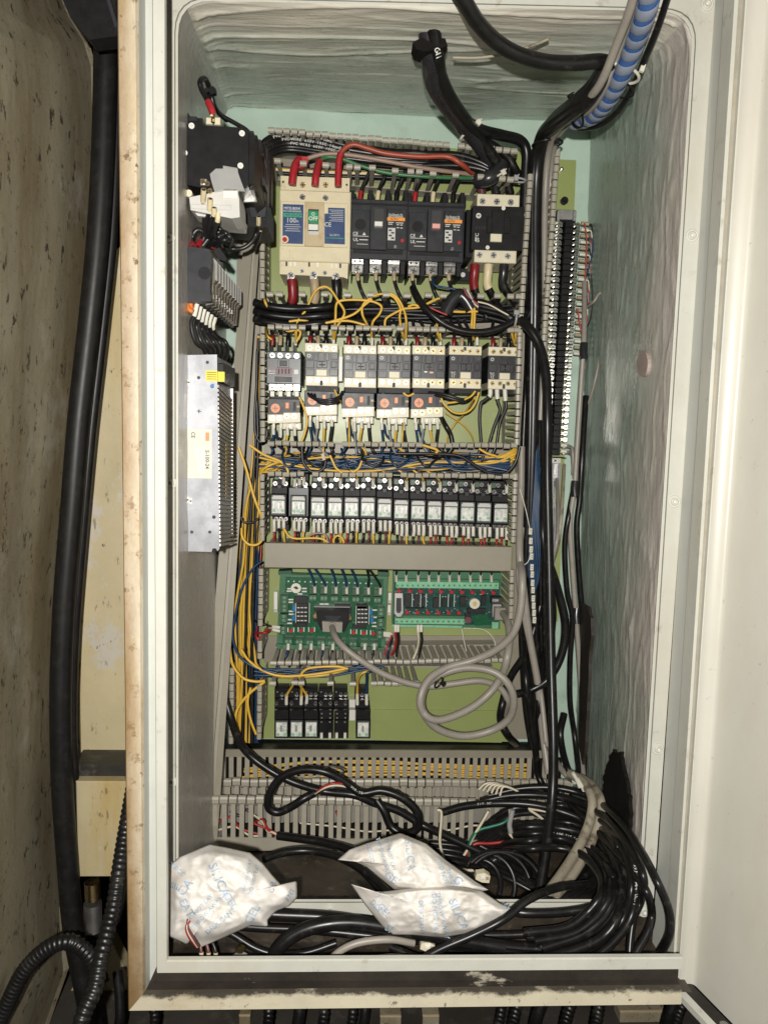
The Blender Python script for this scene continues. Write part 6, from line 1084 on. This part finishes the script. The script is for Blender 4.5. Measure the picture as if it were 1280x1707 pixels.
for j, (x, y0, y1, x1) in enumerate(((340, 316, 338, 341), (350.5, 331, 350, 346), (357.5, 346, 359, 351), (364, 355, 368, 358))): W('black lead with cream ferrule below the white relay block, %s' % ORD[j], 'black_wire', 3.6, [(x, y0, -.305-.003*(3-j)), (x-1, y1, -.303), (x1-1, y1+22, -.29), (x1+4, 398, -.27), (x1+12, 412, -.24)], -.29, [(0, 'cream_sleeve', y1-y0, 4.3, 'ferrule')])
for j, (pts, m) in enumerate((([(322, 411, -.29), (321, 400), (324, 388), (332, 383), (342, 390), (338, 402, -.27)], 1), ([(330, 411, -.28), (336, 400), (346, 389), (360, 381), (369, 384), (366, 396, -.25)], 1), ([(338, 410, -.27), (350, 396), (368, 386), (380, 392), (376, 402, -.22)], 0), ([(346, 412, -.25), (358, 400), (374, 391), (385, 398), (382, 410, -.2)], 0), ([(352, 412, -.24), (366, 404), (380, 399), (388, 405, -.19)], 1))):
    W('looped black lead %s on top of the smoky terminal block, %s' % ('with red boot' if m else 'plain', ORD[j]), 'black_wire', 4, pts, -.27, [(0, 'red_sleeve', 18, 4.8, 'boot')] if m else None)
W('black lead hanging in a bow under the left breakers', 'black_wire', 3.6, [(431, 361, -.205), (431, 374, -.2), (428, 388, -.19), (419, 404), (404, 414), (385, 415), (372, 412, -.2)], -.19, [(0, 'cream_sleeve', 13, 3.8, 'ferrule')]); W('second cream ferrule lead beside the black bow', 'black_wire', 3.2, [(434, 373, -.19), (434, 384, -.185), (430, 400, -.17), (424, 415, -.15)], -.18, [(0, 'cream_sleeve', 11, 3.6, 'ferrule')])
b = Dev('connector', 'black plug hanging between the left breakers and the terminal block', 'connector', 367, 428, -.25); b.part('body', 'black_plastic', ('p', [(356, 416), (366, 412), (378, 430), (376, 436), (364, 432)], 0, 12))
for j in range(6):
    x, y = 329+j*6, 506+j*4.5; W('black lead with white ferrule below the smoky terminal block, %s' % ORD[j], 'black_wire', 3.4, [(x, y, -.29+j*.018), (x-4, y+18, -.288+j*.018), (x-10+j*3, y+34, -.285+j*.02), (x-3+j*4, 570, -.28+j*.015), (340+j*8, 582+j, -.27+j*.016), (344+j*5, 602+j*2, -.26+j*.018)], -.26, [(0, 'marker_white', 20, 4), (1, 'cream_sleeve', 14, 4, 'ferrule')])
W('orange capped wire end at the foot of the smoky terminal block', 'orange_sleeve', 4, [(313, 508, -.295), (316, 516, -.297), (322, 520, -.297)], -.296)
W('blue plug pin at the top of the power supply', 'blue_plug', 5, [(372, 614, -.25), (374, 622, -.25), (374, 632, -.25)], -.25, name='plug_pin', cat='plug')
# ================================================================== things lying in the bottom of the cabinet
def yb(py, off=0):
    # depth of something lying on the heap under a picture row
    return (-.16-.207*max(0, (py-1340))/150 if py < 1490 else -.367-.03*(py-1490)/112)+off
def lay(pts, off=0):
    o = []
    for p in pts:
        y = p[2] if len(p) > 2 else yb(p[1], off)
        if p[0] > 1052 and p[1] > 1385: y = min(y, -.366)
        if p[0] > 1078: y = min(y, -.372-(p[0]-1085)*.0016)
        if p[0] > 935 and p[1] < 1500: y = min(y, wallpt(p[0], p[1])[0].y-.014)
        y = max(y, -.418)
        o.append((p[0], p[1], y))
    return o
def bc(lb, r, pts, off=0, m='cable_black', txt=None, ends=None):
    q = lay(pts, off); o = wire(q, r, MT[m].name, lb, 'cable', None, sum(p[2] for p in q)/len(q), 'cable', 9, 14, ends)
    if txt:
        print_on(o, q, sum(p[2] for p in q)/len(q), r, *txt)
    return o
# wires behind the slots of the bottom ducts
for i in range(9):
    y0 = rnd.uniform(1272, 1298); W('yellow control wire behind the slots of the bottom ducts', 'yellow_wire', 2, [(372+rnd.uniform(0, 90), min(1306, y0+rnd.uniform(4, 22)), -.025), (520, y0+rnd.uniform(-4, 8), -.03), (650, y0+rnd.uniform(-6, 6), -.028), (760, y0+rnd.uniform(-4, 10), -.03), (880, min(1310, y0+rnd.uniform(0, 18)), -.03)], -.03, group='yellow wires behind the bottom duct slots', name='bottom_wire', k=5)
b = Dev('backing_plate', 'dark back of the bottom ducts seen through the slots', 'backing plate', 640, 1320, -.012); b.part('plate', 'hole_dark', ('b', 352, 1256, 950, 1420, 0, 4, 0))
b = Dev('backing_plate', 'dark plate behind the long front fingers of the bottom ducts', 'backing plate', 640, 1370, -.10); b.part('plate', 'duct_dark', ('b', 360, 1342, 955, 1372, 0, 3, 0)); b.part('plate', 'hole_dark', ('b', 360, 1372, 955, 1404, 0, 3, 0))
for j, (pts, m, r) in enumerate((([(360, 1372), (385, 1362), (400, 1380), (430, 1390)], 'red_wire', 2.2), ([(362, 1384), (392, 1378), (415, 1392), (438, 1394)], 'white_wire', 2), ([(384, 1352), (400, 1360), (412, 1350), (430, 1372)], 'black_wire', 2.4), ([(500, 1372), (560, 1378), (610, 1386), (650, 1384)], 'white_wire', 1.6), ([(560, 1352), (565, 1366), (563, 1380)], 'red_wire', 2), ([(690, 1372), (740, 1384), (790, 1376), (830, 1382)], 'white_wire', 1.8))):
    W('%s wire glimpsed behind the front duct fingers, %s from the left' % ({'red_wire': 'red', 'white_wire': 'white', 'black_wire': 'black'}[m], ORD[j]), m, r, pts, -.118, name='bottom_wire')
# cut cable with a figure of eight loop on the lower ducts
loop = [(372, 1150, -.10), (385, 1196, -.11), (398, 1234, -.13), (420, 1262, -.145), (455, 1287, -.15), (492, 1305, -.155), (540, 1319, -.155), (590, 1325, -.16), (622, 1338, -.16), (665, 1352, -.16), (705, 1376, -.165), (745, 1394, -.18), (800, 1420, -.2), (850, 1442, -.22), (884, 1458, -.24)]
cable('black cable sagging across the lower ducts from the left bundle', 'cable_black', 7, loop, -.15)
lp2 = [(524, 1322, -.165), (505, 1332, -.17), (487, 1344, -.17), (463, 1354, -.17), (447, 1344, -.17), (452, 1318, -.17), (472, 1294, -.17), (505, 1283, -.172), (543, 1287, -.175), (575, 1304, -.175), (602, 1322, -.175), (636, 1318, -.175), (670, 1330, -.178), (695, 1354, -.18), (696, 1380, -.18), (675, 1390, -.178), (652, 1378, -.172), (640, 1352, -.168), (628, 1334, -.163)]
o = cable('black cable tied in a loose figure of eight over the lower ducts', 'cable_black', 7.2, lp2, -.172)
print_on(o, lp2, -.175, 7.2, 'VVR-SB', 4.5, .52)
for j, m in enumerate(('red_wire', 'white_wire', 'black_wire')): W('%s core showing where the figure of eight cable is stripped' % ('red', 'white', 'black')[j], m, 2, [(526, 1322+j*1.5, -.172), (540, 1311+j*3, -.18), (556, 1306+j*3.5, -.182), (574, 1307+j*4, -.178), (586, 1314+j*2, -.174)], -.18, name='cable_core')
W('black tie wire looped above the figure of eight cable', 'black_wire', 1.6, [(540, 1281), (552, 1277), (568, 1281), (574, 1287), (566, 1291)], -.185)
bc('black cable with stripped red and white cores lying below the front duct', 7.5, [(463, 1393, -.16), (500, 1398, -.17), (540, 1404, -.18), (580, 1415, -.2), (620, 1430, -.23)])
for j, m in enumerate(('red_wire', 'white_wire', 'red_wire')): W('%s stripped core at the left end of the cut black cable, %s' % ({'red_wire': 'red', 'white_wire': 'white'}[m], ORD[j]), m, 2.1, [(466, 1394, -.16), (456, 1390-j*2, -.155), (446, 1382+j*3, -.15), (438, 1366+j*4, -.14), (424, 1371-j*12, -.13)] if j < 2 else [(466, 1392, -.16), (450, 1384, -.15), (424, 1373, -.145)], -.15, name='cable_core')
bc('black cable arching behind both desiccant bags on the cabinet floor', 7, [(440, 1432), (470, 1422), (510, 1418), (550, 1424), (590, 1440), (630, 1470), (650, 1490)], .01); bc('second black cable running under the right desiccant bags', 9, [(560, 1424), (600, 1446), (632, 1478), (660, 1500)], .02)
# coils at the lower right
bc('black cable end pointing left above the white wires, lowest of three', 7.6, [(738, 1354, -.165), (775, 1344, -.17), (830, 1339, -.18), (890, 1342, -.19), (945, 1356, -.2), (985, 1376, -.22), (1012, 1412), (1034, 1466), (1030, 1524), (1004, 1562), (950, 1586), (870, 1604)], 0, txt=('SJT 3C', 5, .1))
bc('black cable of the coil, second from the bottom at its left end', 7, [(800, 1336, -.165), (850, 1326, -.17), (905, 1326, -.18), (960, 1336, -.2), (1010, 1364, -.22), (1046, 1410), (1060, 1466), (1052, 1526), (1022, 1570), (978, 1606)], 0, txt=('AWM 2464 VW-1', 5, .72))
bc('black cable sweeping widest round the right of the coil', 6.6, [(815, 1326, -.16), (870, 1314, -.165), (930, 1314, -.175), (985, 1330, -.2), (1030, 1364, -.23), (1066, 1415), (1094, 1468), (1114, 1516), (1116, 1556), (1102, 1586), (1088, 1606)], -.01)
bc('black cable hanging inside the widest sweep at the right', 6.8, [(950, 1340, -.19), (1000, 1392, -.25), (1048, 1446), (1076, 1484), (1086, 1520), (1080, 1552), (1062, 1584), (1050, 1606)], -.01); bc('black cable standing upright near the right flange screw', 7, [(1010, 1360, -.23), (1050, 1410), (1072, 1462), (1068, 1500), (1056, 1530), (1050, 1570), (1048, 1606)], .004)
bc('black cable of the coil crossing back left at mid height', 8, [(870, 1412, -.2), (930, 1408, -.21), (985, 1424, -.23), (1018, 1456), (1020, 1488, -.33), (990, 1510, -.352), (940, 1520, -.355), (880, 1522, -.355), (850, 1518, -.35)], -.008)
bc('black cable marked with white numbers in the middle of the coil', 7.4, [(1030, 1428, -.25), (1042, 1478, -.33), (1020, 1516, -.352), (985, 1540, -.36), (930, 1552, -.362), (860, 1558, -.36), (780, 1558, -.358), (700, 1552, -.352)], -.004, txt=('NO.691316 BUNA', 7.5, .30))
bc('thick black cable running left from the coil to the left bag', 11.5, [(1020, 1530, -.36), (960, 1572, -.37), (900, 1582, -.372), (800, 1575, -.37), (720, 1568, -.368), (640, 1546, -.362), (560, 1530, -.358), (450, 1524, -.357), (390, 1518, -.356)], 0)
bc('black cable under the thick one running to the left bag', 8, [(940, 1596, -.38), (840, 1588, -.378), (740, 1572, -.37), (620, 1560, -.366), (520, 1550, -.362), (430, 1546, -.36), (370, 1540, -.358)], .006)
bc('thick black cable arching over the tray at the lower left', 13, [(452, 1608, -.395), (464, 1580, -.395), (494, 1556, -.392), (536, 1542, -.39), (590, 1538, -.388), (660, 1548, -.388), (760, 1566, -.388), (840, 1580, -.39)], 0)
bc('black cable bowing under the thick arch at the lower left', 6.5, [(340, 1536, -.36), (385, 1556, -.366), (425, 1580, -.372), (460, 1590, -.374), (510, 1588, -.374), (560, 1572, -.37)], 0)
bc('grey cable curving up from the sill at the lower middle', 6.4, [(540, 1612, -.40), (566, 1586, -.398), (600, 1571, -.396), (650, 1566, -.394), (690, 1572, -.39)], 0, 'cable_grey'); bc('pale grey cable lying along the sill at the lower middle', 6, [(618, 1600, -.405), (650, 1596, -.405), (690, 1598, -.405)], 0, 'cable_dirty')
bc('black cable rising from the sill across the lower right bag edge', 7.4, [(690, 1608, -.412), (730, 1584, -.41), (790, 1558, -.408), (840, 1532, -.405), (880, 1500, -.39), (930, 1480, -.36), (980, 1474, -.34)], 0); bc('black cable crossing under the bags toward the sill corner', 7, [(650, 1578, -.38), (690, 1594, -.39), (720, 1604, -.395)], 0)
for i, (cx_, cy_, rx, ry) in enumerate(((800, 1475, 34, 42), (812, 1478, 46, 54), (826, 1482, 58, 62), (838, 1486, 66, 66))):
    bc('thin black cable of the small inner coil, %s from its middle' % ORD[i], 5, [(cx_+rx*math.cos(a), cy_-ry*math.sin(a), -.25-.02*math.sin(-a)) for a in [math.pi*.75-k_*.28 for k_ in range(11)]])
for i in range(6):
    x = 905+i*16; bc('black cable inside the coil sloping steeply, %s from the left' % ORD[i], 6.4, [(x-14, 1356+i*4, -.175), (x+28, 1366+i*4, -.19), (x+54, 1384+i*3, -.21), (x+60, 1402+i*3, -.225), (x+56, 1436, -.26), (x+30, 1470, -.29), (x-6, 1496, -.315), (x-50, 1510, -.325)], 0)
_o = [(880, 1338), (950, 1338), (1008, 1366), (1048, 1414), (1060, 1474), (1044, 1532), (1004, 1576), (940, 1603)]; _i = [(880, 1424), (930, 1422), (968, 1436), (990, 1462), (990, 1492), (968, 1520), (930, 1540), (860, 1552)]
for k_, f in enumerate((.10, .24, .38, .50, .62, .75, .88)):
    bc('black cable of the dense coil at the lower right, %s from outside' % ORD[k_], rnd.uniform(6, 7.8), [(800-f*10, 1352+84*f+24, -.145-.06*f), (842, 1340+84*f+4, -.155-.06*f)]+[(a_[0]+(c_[0]-a_[0])*f+rnd.uniform(-4, 4), a_[1]+(c_[1]-a_[1])*f+rnd.uniform(-4, 4)) for a_, c_ in zip(_o, _i)], rnd.uniform(0, .012), txt=('600V 60C SJT-2464', 4.5, .30) if k_ in (1, 4) else None)
bc('black cable slanting under the glossy one on the floor', 5, [(800, 1410, -.19), (840, 1430, -.2), (880, 1450, -.22), (930, 1480, -.26)]); bc('black flat sleeved cable over the white and red cores', 8.5, [(806, 1450, -.215), (826, 1432, -.21), (862, 1412, -.205), (910, 1404, -.2), (960, 1406, -.2)], 0, 'tape')
for i in range(4): bc('dusty black cable behind the white wires on the floor, %s' % ORD[i], 5, [(715, 1405+i*8, -.17-.008*i), (770, 1412+i*9, -.18-.008*i), (840, 1438+i*8, -.21-.01*i), (900, 1478+i*5, -.26)], 0)
bc('dirty grey cable of the pair crossing the coil, left', 8.4, [(950, 1290, -.16), (972, 1304, -.19), (986, 1330, -.22), (984, 1362, -.235), (972, 1396, -.25), (952, 1432, -.275), (932, 1462, -.3), (914, 1486, -.32)], -.02, 'cable_dirty'); bc('dirty grey cable of the pair crossing the coil, right', 8, [(968, 1296, -.16), (988, 1310, -.19), (1002, 1336, -.22), (998, 1368, -.235), (986, 1402, -.25), (966, 1440, -.275), (944, 1472, -.3), (924, 1494, -.32)], -.02, 'cable_dirty')
for j in range(2): W('pale ferrule on a wire end by the dirty grey pair, %s' % ('upper', 'lower')[j], 'marker_white', 3.5, [(954+j*8, 1288+j*10, -.2), (960+j*8, 1298+j*10, -.2), (966+j*7, 1312+j*6, -.2)], -.2, name='ferrule', cat='ferrule')
# white, green and red cores
for pts, lb, m, r in (([(728, 1350), (735, 1353), (735, 1372), (733, 1400), (736, 1420), (745, 1440), (760, 1452)], 'white core hanging down beside the cut black cable end', 'white_wire', 2.6), ([(814, 1352), (805, 1368), (794, 1386), (786, 1400), (778, 1418), (766, 1436), (756, 1446)], 'white core slanting down behind the green one', 'white_wire', 2.6), ([(850, 1362), (838, 1372), (818, 1378), (800, 1383), (788, 1394), (781, 1412), (783, 1428), (790, 1438), (802, 1442)], 'green core looping down to the sleeved cable', 'teal_wire', 2.8), ([(852, 1397), (840, 1403), (815, 1406), (795, 1406), (784, 1413), (780, 1426), (786, 1438), (802, 1444)], 'red core looping down to the sleeved cable', 'red_wire', 2.8), ([(768, 1449), (785, 1451), (803, 1448)], 'short white core entering the sleeved cable', 'white_wire', 2.8), ([(850, 1350), (850, 1370), (849, 1388), (856, 1396), (872, 1400), (895, 1396), (915, 1388)], 'white core with clear crimp curving under the cables', 'white_wire', 3), ([(852, 1371), (862, 1380), (880, 1386), (910, 1383)], 'thin black core behind the long glossy cable', 'black_wire', 2.2), ([(882, 1350), (900, 1362), (920, 1380), (940, 1378), (958, 1370)], 'white core looping right of the glossy cable', 'white_wire', 2.4), ([(880, 1348), (905, 1352), (925, 1356)], 'white core lying along the cables', 'white_wire', 2)):
    W(lb, m, r, pts, -.205 if 'crimp' in lb else -.195, name='cable_core')
W('clear crimp sleeve joining the white and green cores', 'clear_tape', 4.6, [(854, 1350), (851, 1364), (849, 1376), (851, 1388)], -.207, name='crimp_sleeve', cat='crimp')
for i in range(6): W('white core of the tuft looping over the middle duct caps, %s' % ORD[i], 'white_wire', 2, [(798+i*7, 1316+i*2), (808+i*6, 1307+i), (824+i*5, 1305+i*1.6), (842+i*4, 1309+i*2), (860+i*2, 1316+i*2)], -.15-.004*i, name='cable_core')
for x, y, lb, Y in ((806, 1464, 'cream plastic connector right of the upper desiccant bag', -.30), (714, 1580, 'cream plastic connector half under the lower desiccant bag', -.392)):
    b = Dev('connector', lb, 'connector', x, y, Y); b.part('body', 'cream', ('p', [(x-12, y-7), (x+2, y-9), (x+11, y-3), (x+9, y+8), (x-3, y+7), (x-14, y+2)], 0, 8)); b.part('clip', 'white_plastic', ('b', x-6, y-4, x+4, y+3, -2, 0, .6)); b.part('socket', 'tan_sleeve', ('b', x+4, y-2, x+9, y+4, -1, 0, .3))
for j, x in enumerate((337, 348, 359)): W('cream tipped wire end at the sill under the left bag, %s' % ORD[j], 'black_wire' if j == 2 else 'maroon', 3, [(x-2, 1604, -.405), (x-1+j, 1588, -.404), (x-4, 1572, -.40), (x-12, 1560, -.395)], -.4, [(0, 'cream_sleeve', 17, 3.9, 'ferrule')])
for j, m in enumerate(('red_wire', 'white_wire', 'maroon')): W('%s wire bent round the torn lower edge of the left bag' % ('red', 'white', 'maroon')[j], m, 2.6, [(318-j*2, 1532, -.415), (311+j, 1546, -.42), (316+j*3, 1562, -.42), (328+j*2, 1578, -.415)], -.42)
b = Dev('debris', 'crumpled brass coloured scrap in the dirt under the left bag', 'scrap', 402, 1584, -.40); b.part('scrap', 'brass', ('p', [(392, 1584), (402, 1578), (409, 1582), (404, 1590), (396, 1590)], 0, 4)); b.part('scrap', 'clear_tape', ('p', [(388, 1594), (400, 1586), (412, 1592), (398, 1600)], 1, 3))
# ---- desiccant bags
def bag(label, outline, base, bulge, seed, texts, flap=None):
    rs = random.Random(seed); N = 150; pts = [Vector(p) for p in outline]
    per = [0]
    for a, c in zip(pts, pts[1:]+pts[:1]): per.append(per[-1]+(c-a).length)
    def at(s):
        s %= per[-1]; i = max(j for j in range(len(pts)) if per[j] <= s); return pts[i].lerp(pts[(i+1) % len(pts)], (s-per[i])/(per[i+1]-per[i]))
    ring = [at(per[-1]*i/N) for i in range(N)]; ctr = sum(ring, Vector((0, 0)))/N
    folds = [(rs.uniform(0, math.pi), rs.uniform(-60, 60), rs.uniform(16, 46), rs.uniform(.002, .0052)) for _ in range(12)]
    def H(x, y):
        # piecewise flat folds plus fine crumple
        h = 0; d = Vector((x, y))-ctr
        for a, o_, wl, am in folds:
            u = (d.x*math.cos(a)+d.y*math.sin(a)-o_ + 9*noise.noise(Vector((x*.02, y*.02, a))))/wl
            h += am*max(0, 1-abs(u))
        v = Vector((x*.035, y*.035, seed)); h += .0042*(1-2.4*abs(noise.noise(v*.62+Vector((0, 0, 4))))) + .0016*(1-2.4*abs(noise.noise(v*1.7))) + .0005*(1-2*abs(noise.noise(v*4)))
        return h
    R = 34; ang = [math.atan2(p.y-ctr.y, p.x-ctr.x) for p in ring]
    def rho(x, y):
        a = math.atan2(y-ctr.y, x-ctr.x); best = min(range(N), key=lambda i: abs((ang[i]-a+math.pi) % (2*math.pi)-math.pi)); return min(1, math.hypot(x-ctr.x, y-ctr.y)/max(1e-6, (ring[best]-ctr).length))
    def surf(x, y, t): return P(x, y, base(x, y)-bulge*(max(0, 1-t**2.2))**.75-H(x, y)*min(1, (1-t)*5+.25))
    c0 = P(ctr.x, ctr.y, base(ctr.x, ctr.y)); vs = [surf(ctr.x, ctr.y, 0)-c0]; fs = []
    for r in range(1, R+1):
        t = r/R
        for p in ring: q = ctr+(p-ctr)*t; vs.append(surf(q.x, q.y, t)-c0)
    for i in range(N): fs.append((0, 1+i, 1+(i+1) % N))
    for r in range(R-1): fs += [(1+r*N+i, 1+(r+1)*N+i, 1+(r+1)*N+(i+1) % N, 1+r*N+(i+1) % N) for i in range(N)]
    nb = len(vs)  # the under side
    for r in (R-2, R//2):
        t = r/R
        for p in ring: q = ctr+(p-ctr)*t; vs.append(P(q.x, q.y, base(q.x, q.y)+.002+bulge*.5*(1-t**2))-c0)
    o_ = 1+(R-1)*N; fs += [(o_+i, nb+i, nb+(i+1) % N, o_+(i+1) % N) for i in range(N)]; fs += [(nb+i, nb+N+i, nb+N+(i+1) % N, nb+(i+1) % N) for i in range(N)]; fs.append([nb+N+i for i in range(N)][::-1])
    b = MB(); b.add(vs, fs, 0, True); root = b.build('desiccant_bag', MT['paper_bag']); root.location = c0; tag(root, label, 'desiccant bag', 'desiccant bags on the cabinet floor')
    for s, x, y, h, rot in texts:
        tv, tf = text_mesh(s); k = h/.7; ca, sa = math.cos(rot), math.sin(rot); bb = MB(); out = []
        for v in tv:
            qx, qy = x+(v.x*ca-v.y*sa)*k, y-(v.x*sa+v.y*ca)*k; p = surf(qx, qy, rho(qx, qy)); out.append(p+(CAM-p).normalized()*.0009-c0)
        bb.add(out, tf); bb.build('lettering', MT['bag_print'], root)
    return root
rd = math.radians
def z5(p, x0, y0, s): return [(x0+a/s, y0+c/s) for a, c in p]
L = z5([(0, 300), (100, 215), (380, 95), (560, 130), (760, 175), (880, 280), (960, 380), (1060, 490), (1190, 435), (1195, 590), (1120, 670), (1000, 715), (920, 800), (925, 862), (765, 850), (520, 960), (290, 1062), (215, 945), (170, 1030), (0, 950)], 281, 1390, 5.565)
bag('crumpled white desiccant bag with blue print lying alone at left', L, lambda x, y: -.372-.03*(y-1400)/180, .014, 3, [('SILICA', 365, 1467, 15, rd(-66)), ('GEL', 384, 1502, 12, rd(-60)), ('THROW AWAY', 412, 1462, 6, rd(78)), ('DO NOT EAT', 424, 1466, 6, rd(76)), ('CA', 309, 1480, 15, rd(52)), ('EAT', 311, 1514, 13, rd(-60)), ('DO NOT EAT', 333, 1515, 7, rd(48)), ('THROW AWAY', 345, 1522, 7, rd(48)), ('DESICCANT', 368, 1536, 8, rd(40)), ('GEL', 421, 1525, 14, rd(62)), ('DESICC', 294, 1448, 7.5, rd(-42)), ('SIL', 292, 1478, 10, rd(-20)), ('GEL', 455, 1478, 9, rd(75)), ('ANT', 484, 1492, 8, rd(60))])
T = z5([(10, 220), (90, 150), (200, 110), (330, 70), (440, 35), (500, 58), (620, 108), (760, 225), (960, 370), (1052, 428), (1000, 440), (790, 430), (560, 440), (400, 425), (290, 335), (210, 268), (100, 218)], 560, 1380, 4.13)
bag('upper of the two overlapping desiccant bags, with a pointed left corner', T, lambda x, y: -.352-.02*(y-1390)/100, .012, 8, [('DESICC', 617, 1421, 7, rd(-76)), ('THROW AWAY', 638, 1427, 6.4, rd(-74)), ('DO NOT EAT', 650, 1425, 6.4, rd(-76)), ('SILICA', 683, 1425, 13, rd(-84)), ('GEL', 655, 1466, 13, rd(-40)), ('DO NOT EAT', 742, 1465, 7, rd(-70)), ('THROW', 752, 1466, 7, rd(-70)), ('G', 763, 1468, 14, rd(-60))])
Bm = z5([(100, 385), (180, 432), (320, 440), (560, 410), (780, 398), (900, 410), (1000, 432), (1130, 520), (1245, 570), (1200, 622), (1000, 710), (740, 755), (520, 737), (390, 735), (320, 680), (200, 530)], 560, 1380, 4.13)
bag('lower of the two overlapping desiccant bags, resting on the black cables', Bm, lambda x, y: -.385-.01*(y-1480)/80, .014, 21, [('SILICA', 764, 1525, 14, rd(-66)), ('DO NOT EAT', 725, 1524, 8, rd(-86)), ('THROW AWAY', 737, 1526, 8, rd(-78)), ('DESICCANT', 702, 1530, 7.5, rd(-88)), ('GEL', 640, 1518, 11, rd(-52)), ('DES', 626, 1510, 9, rd(-50)), ('SI', 648, 1548, 12, rd(-40)), ('EAT', 634, 1492, 7, rd(10)), ('ANT', 848, 1514, 8, rd(-30))])
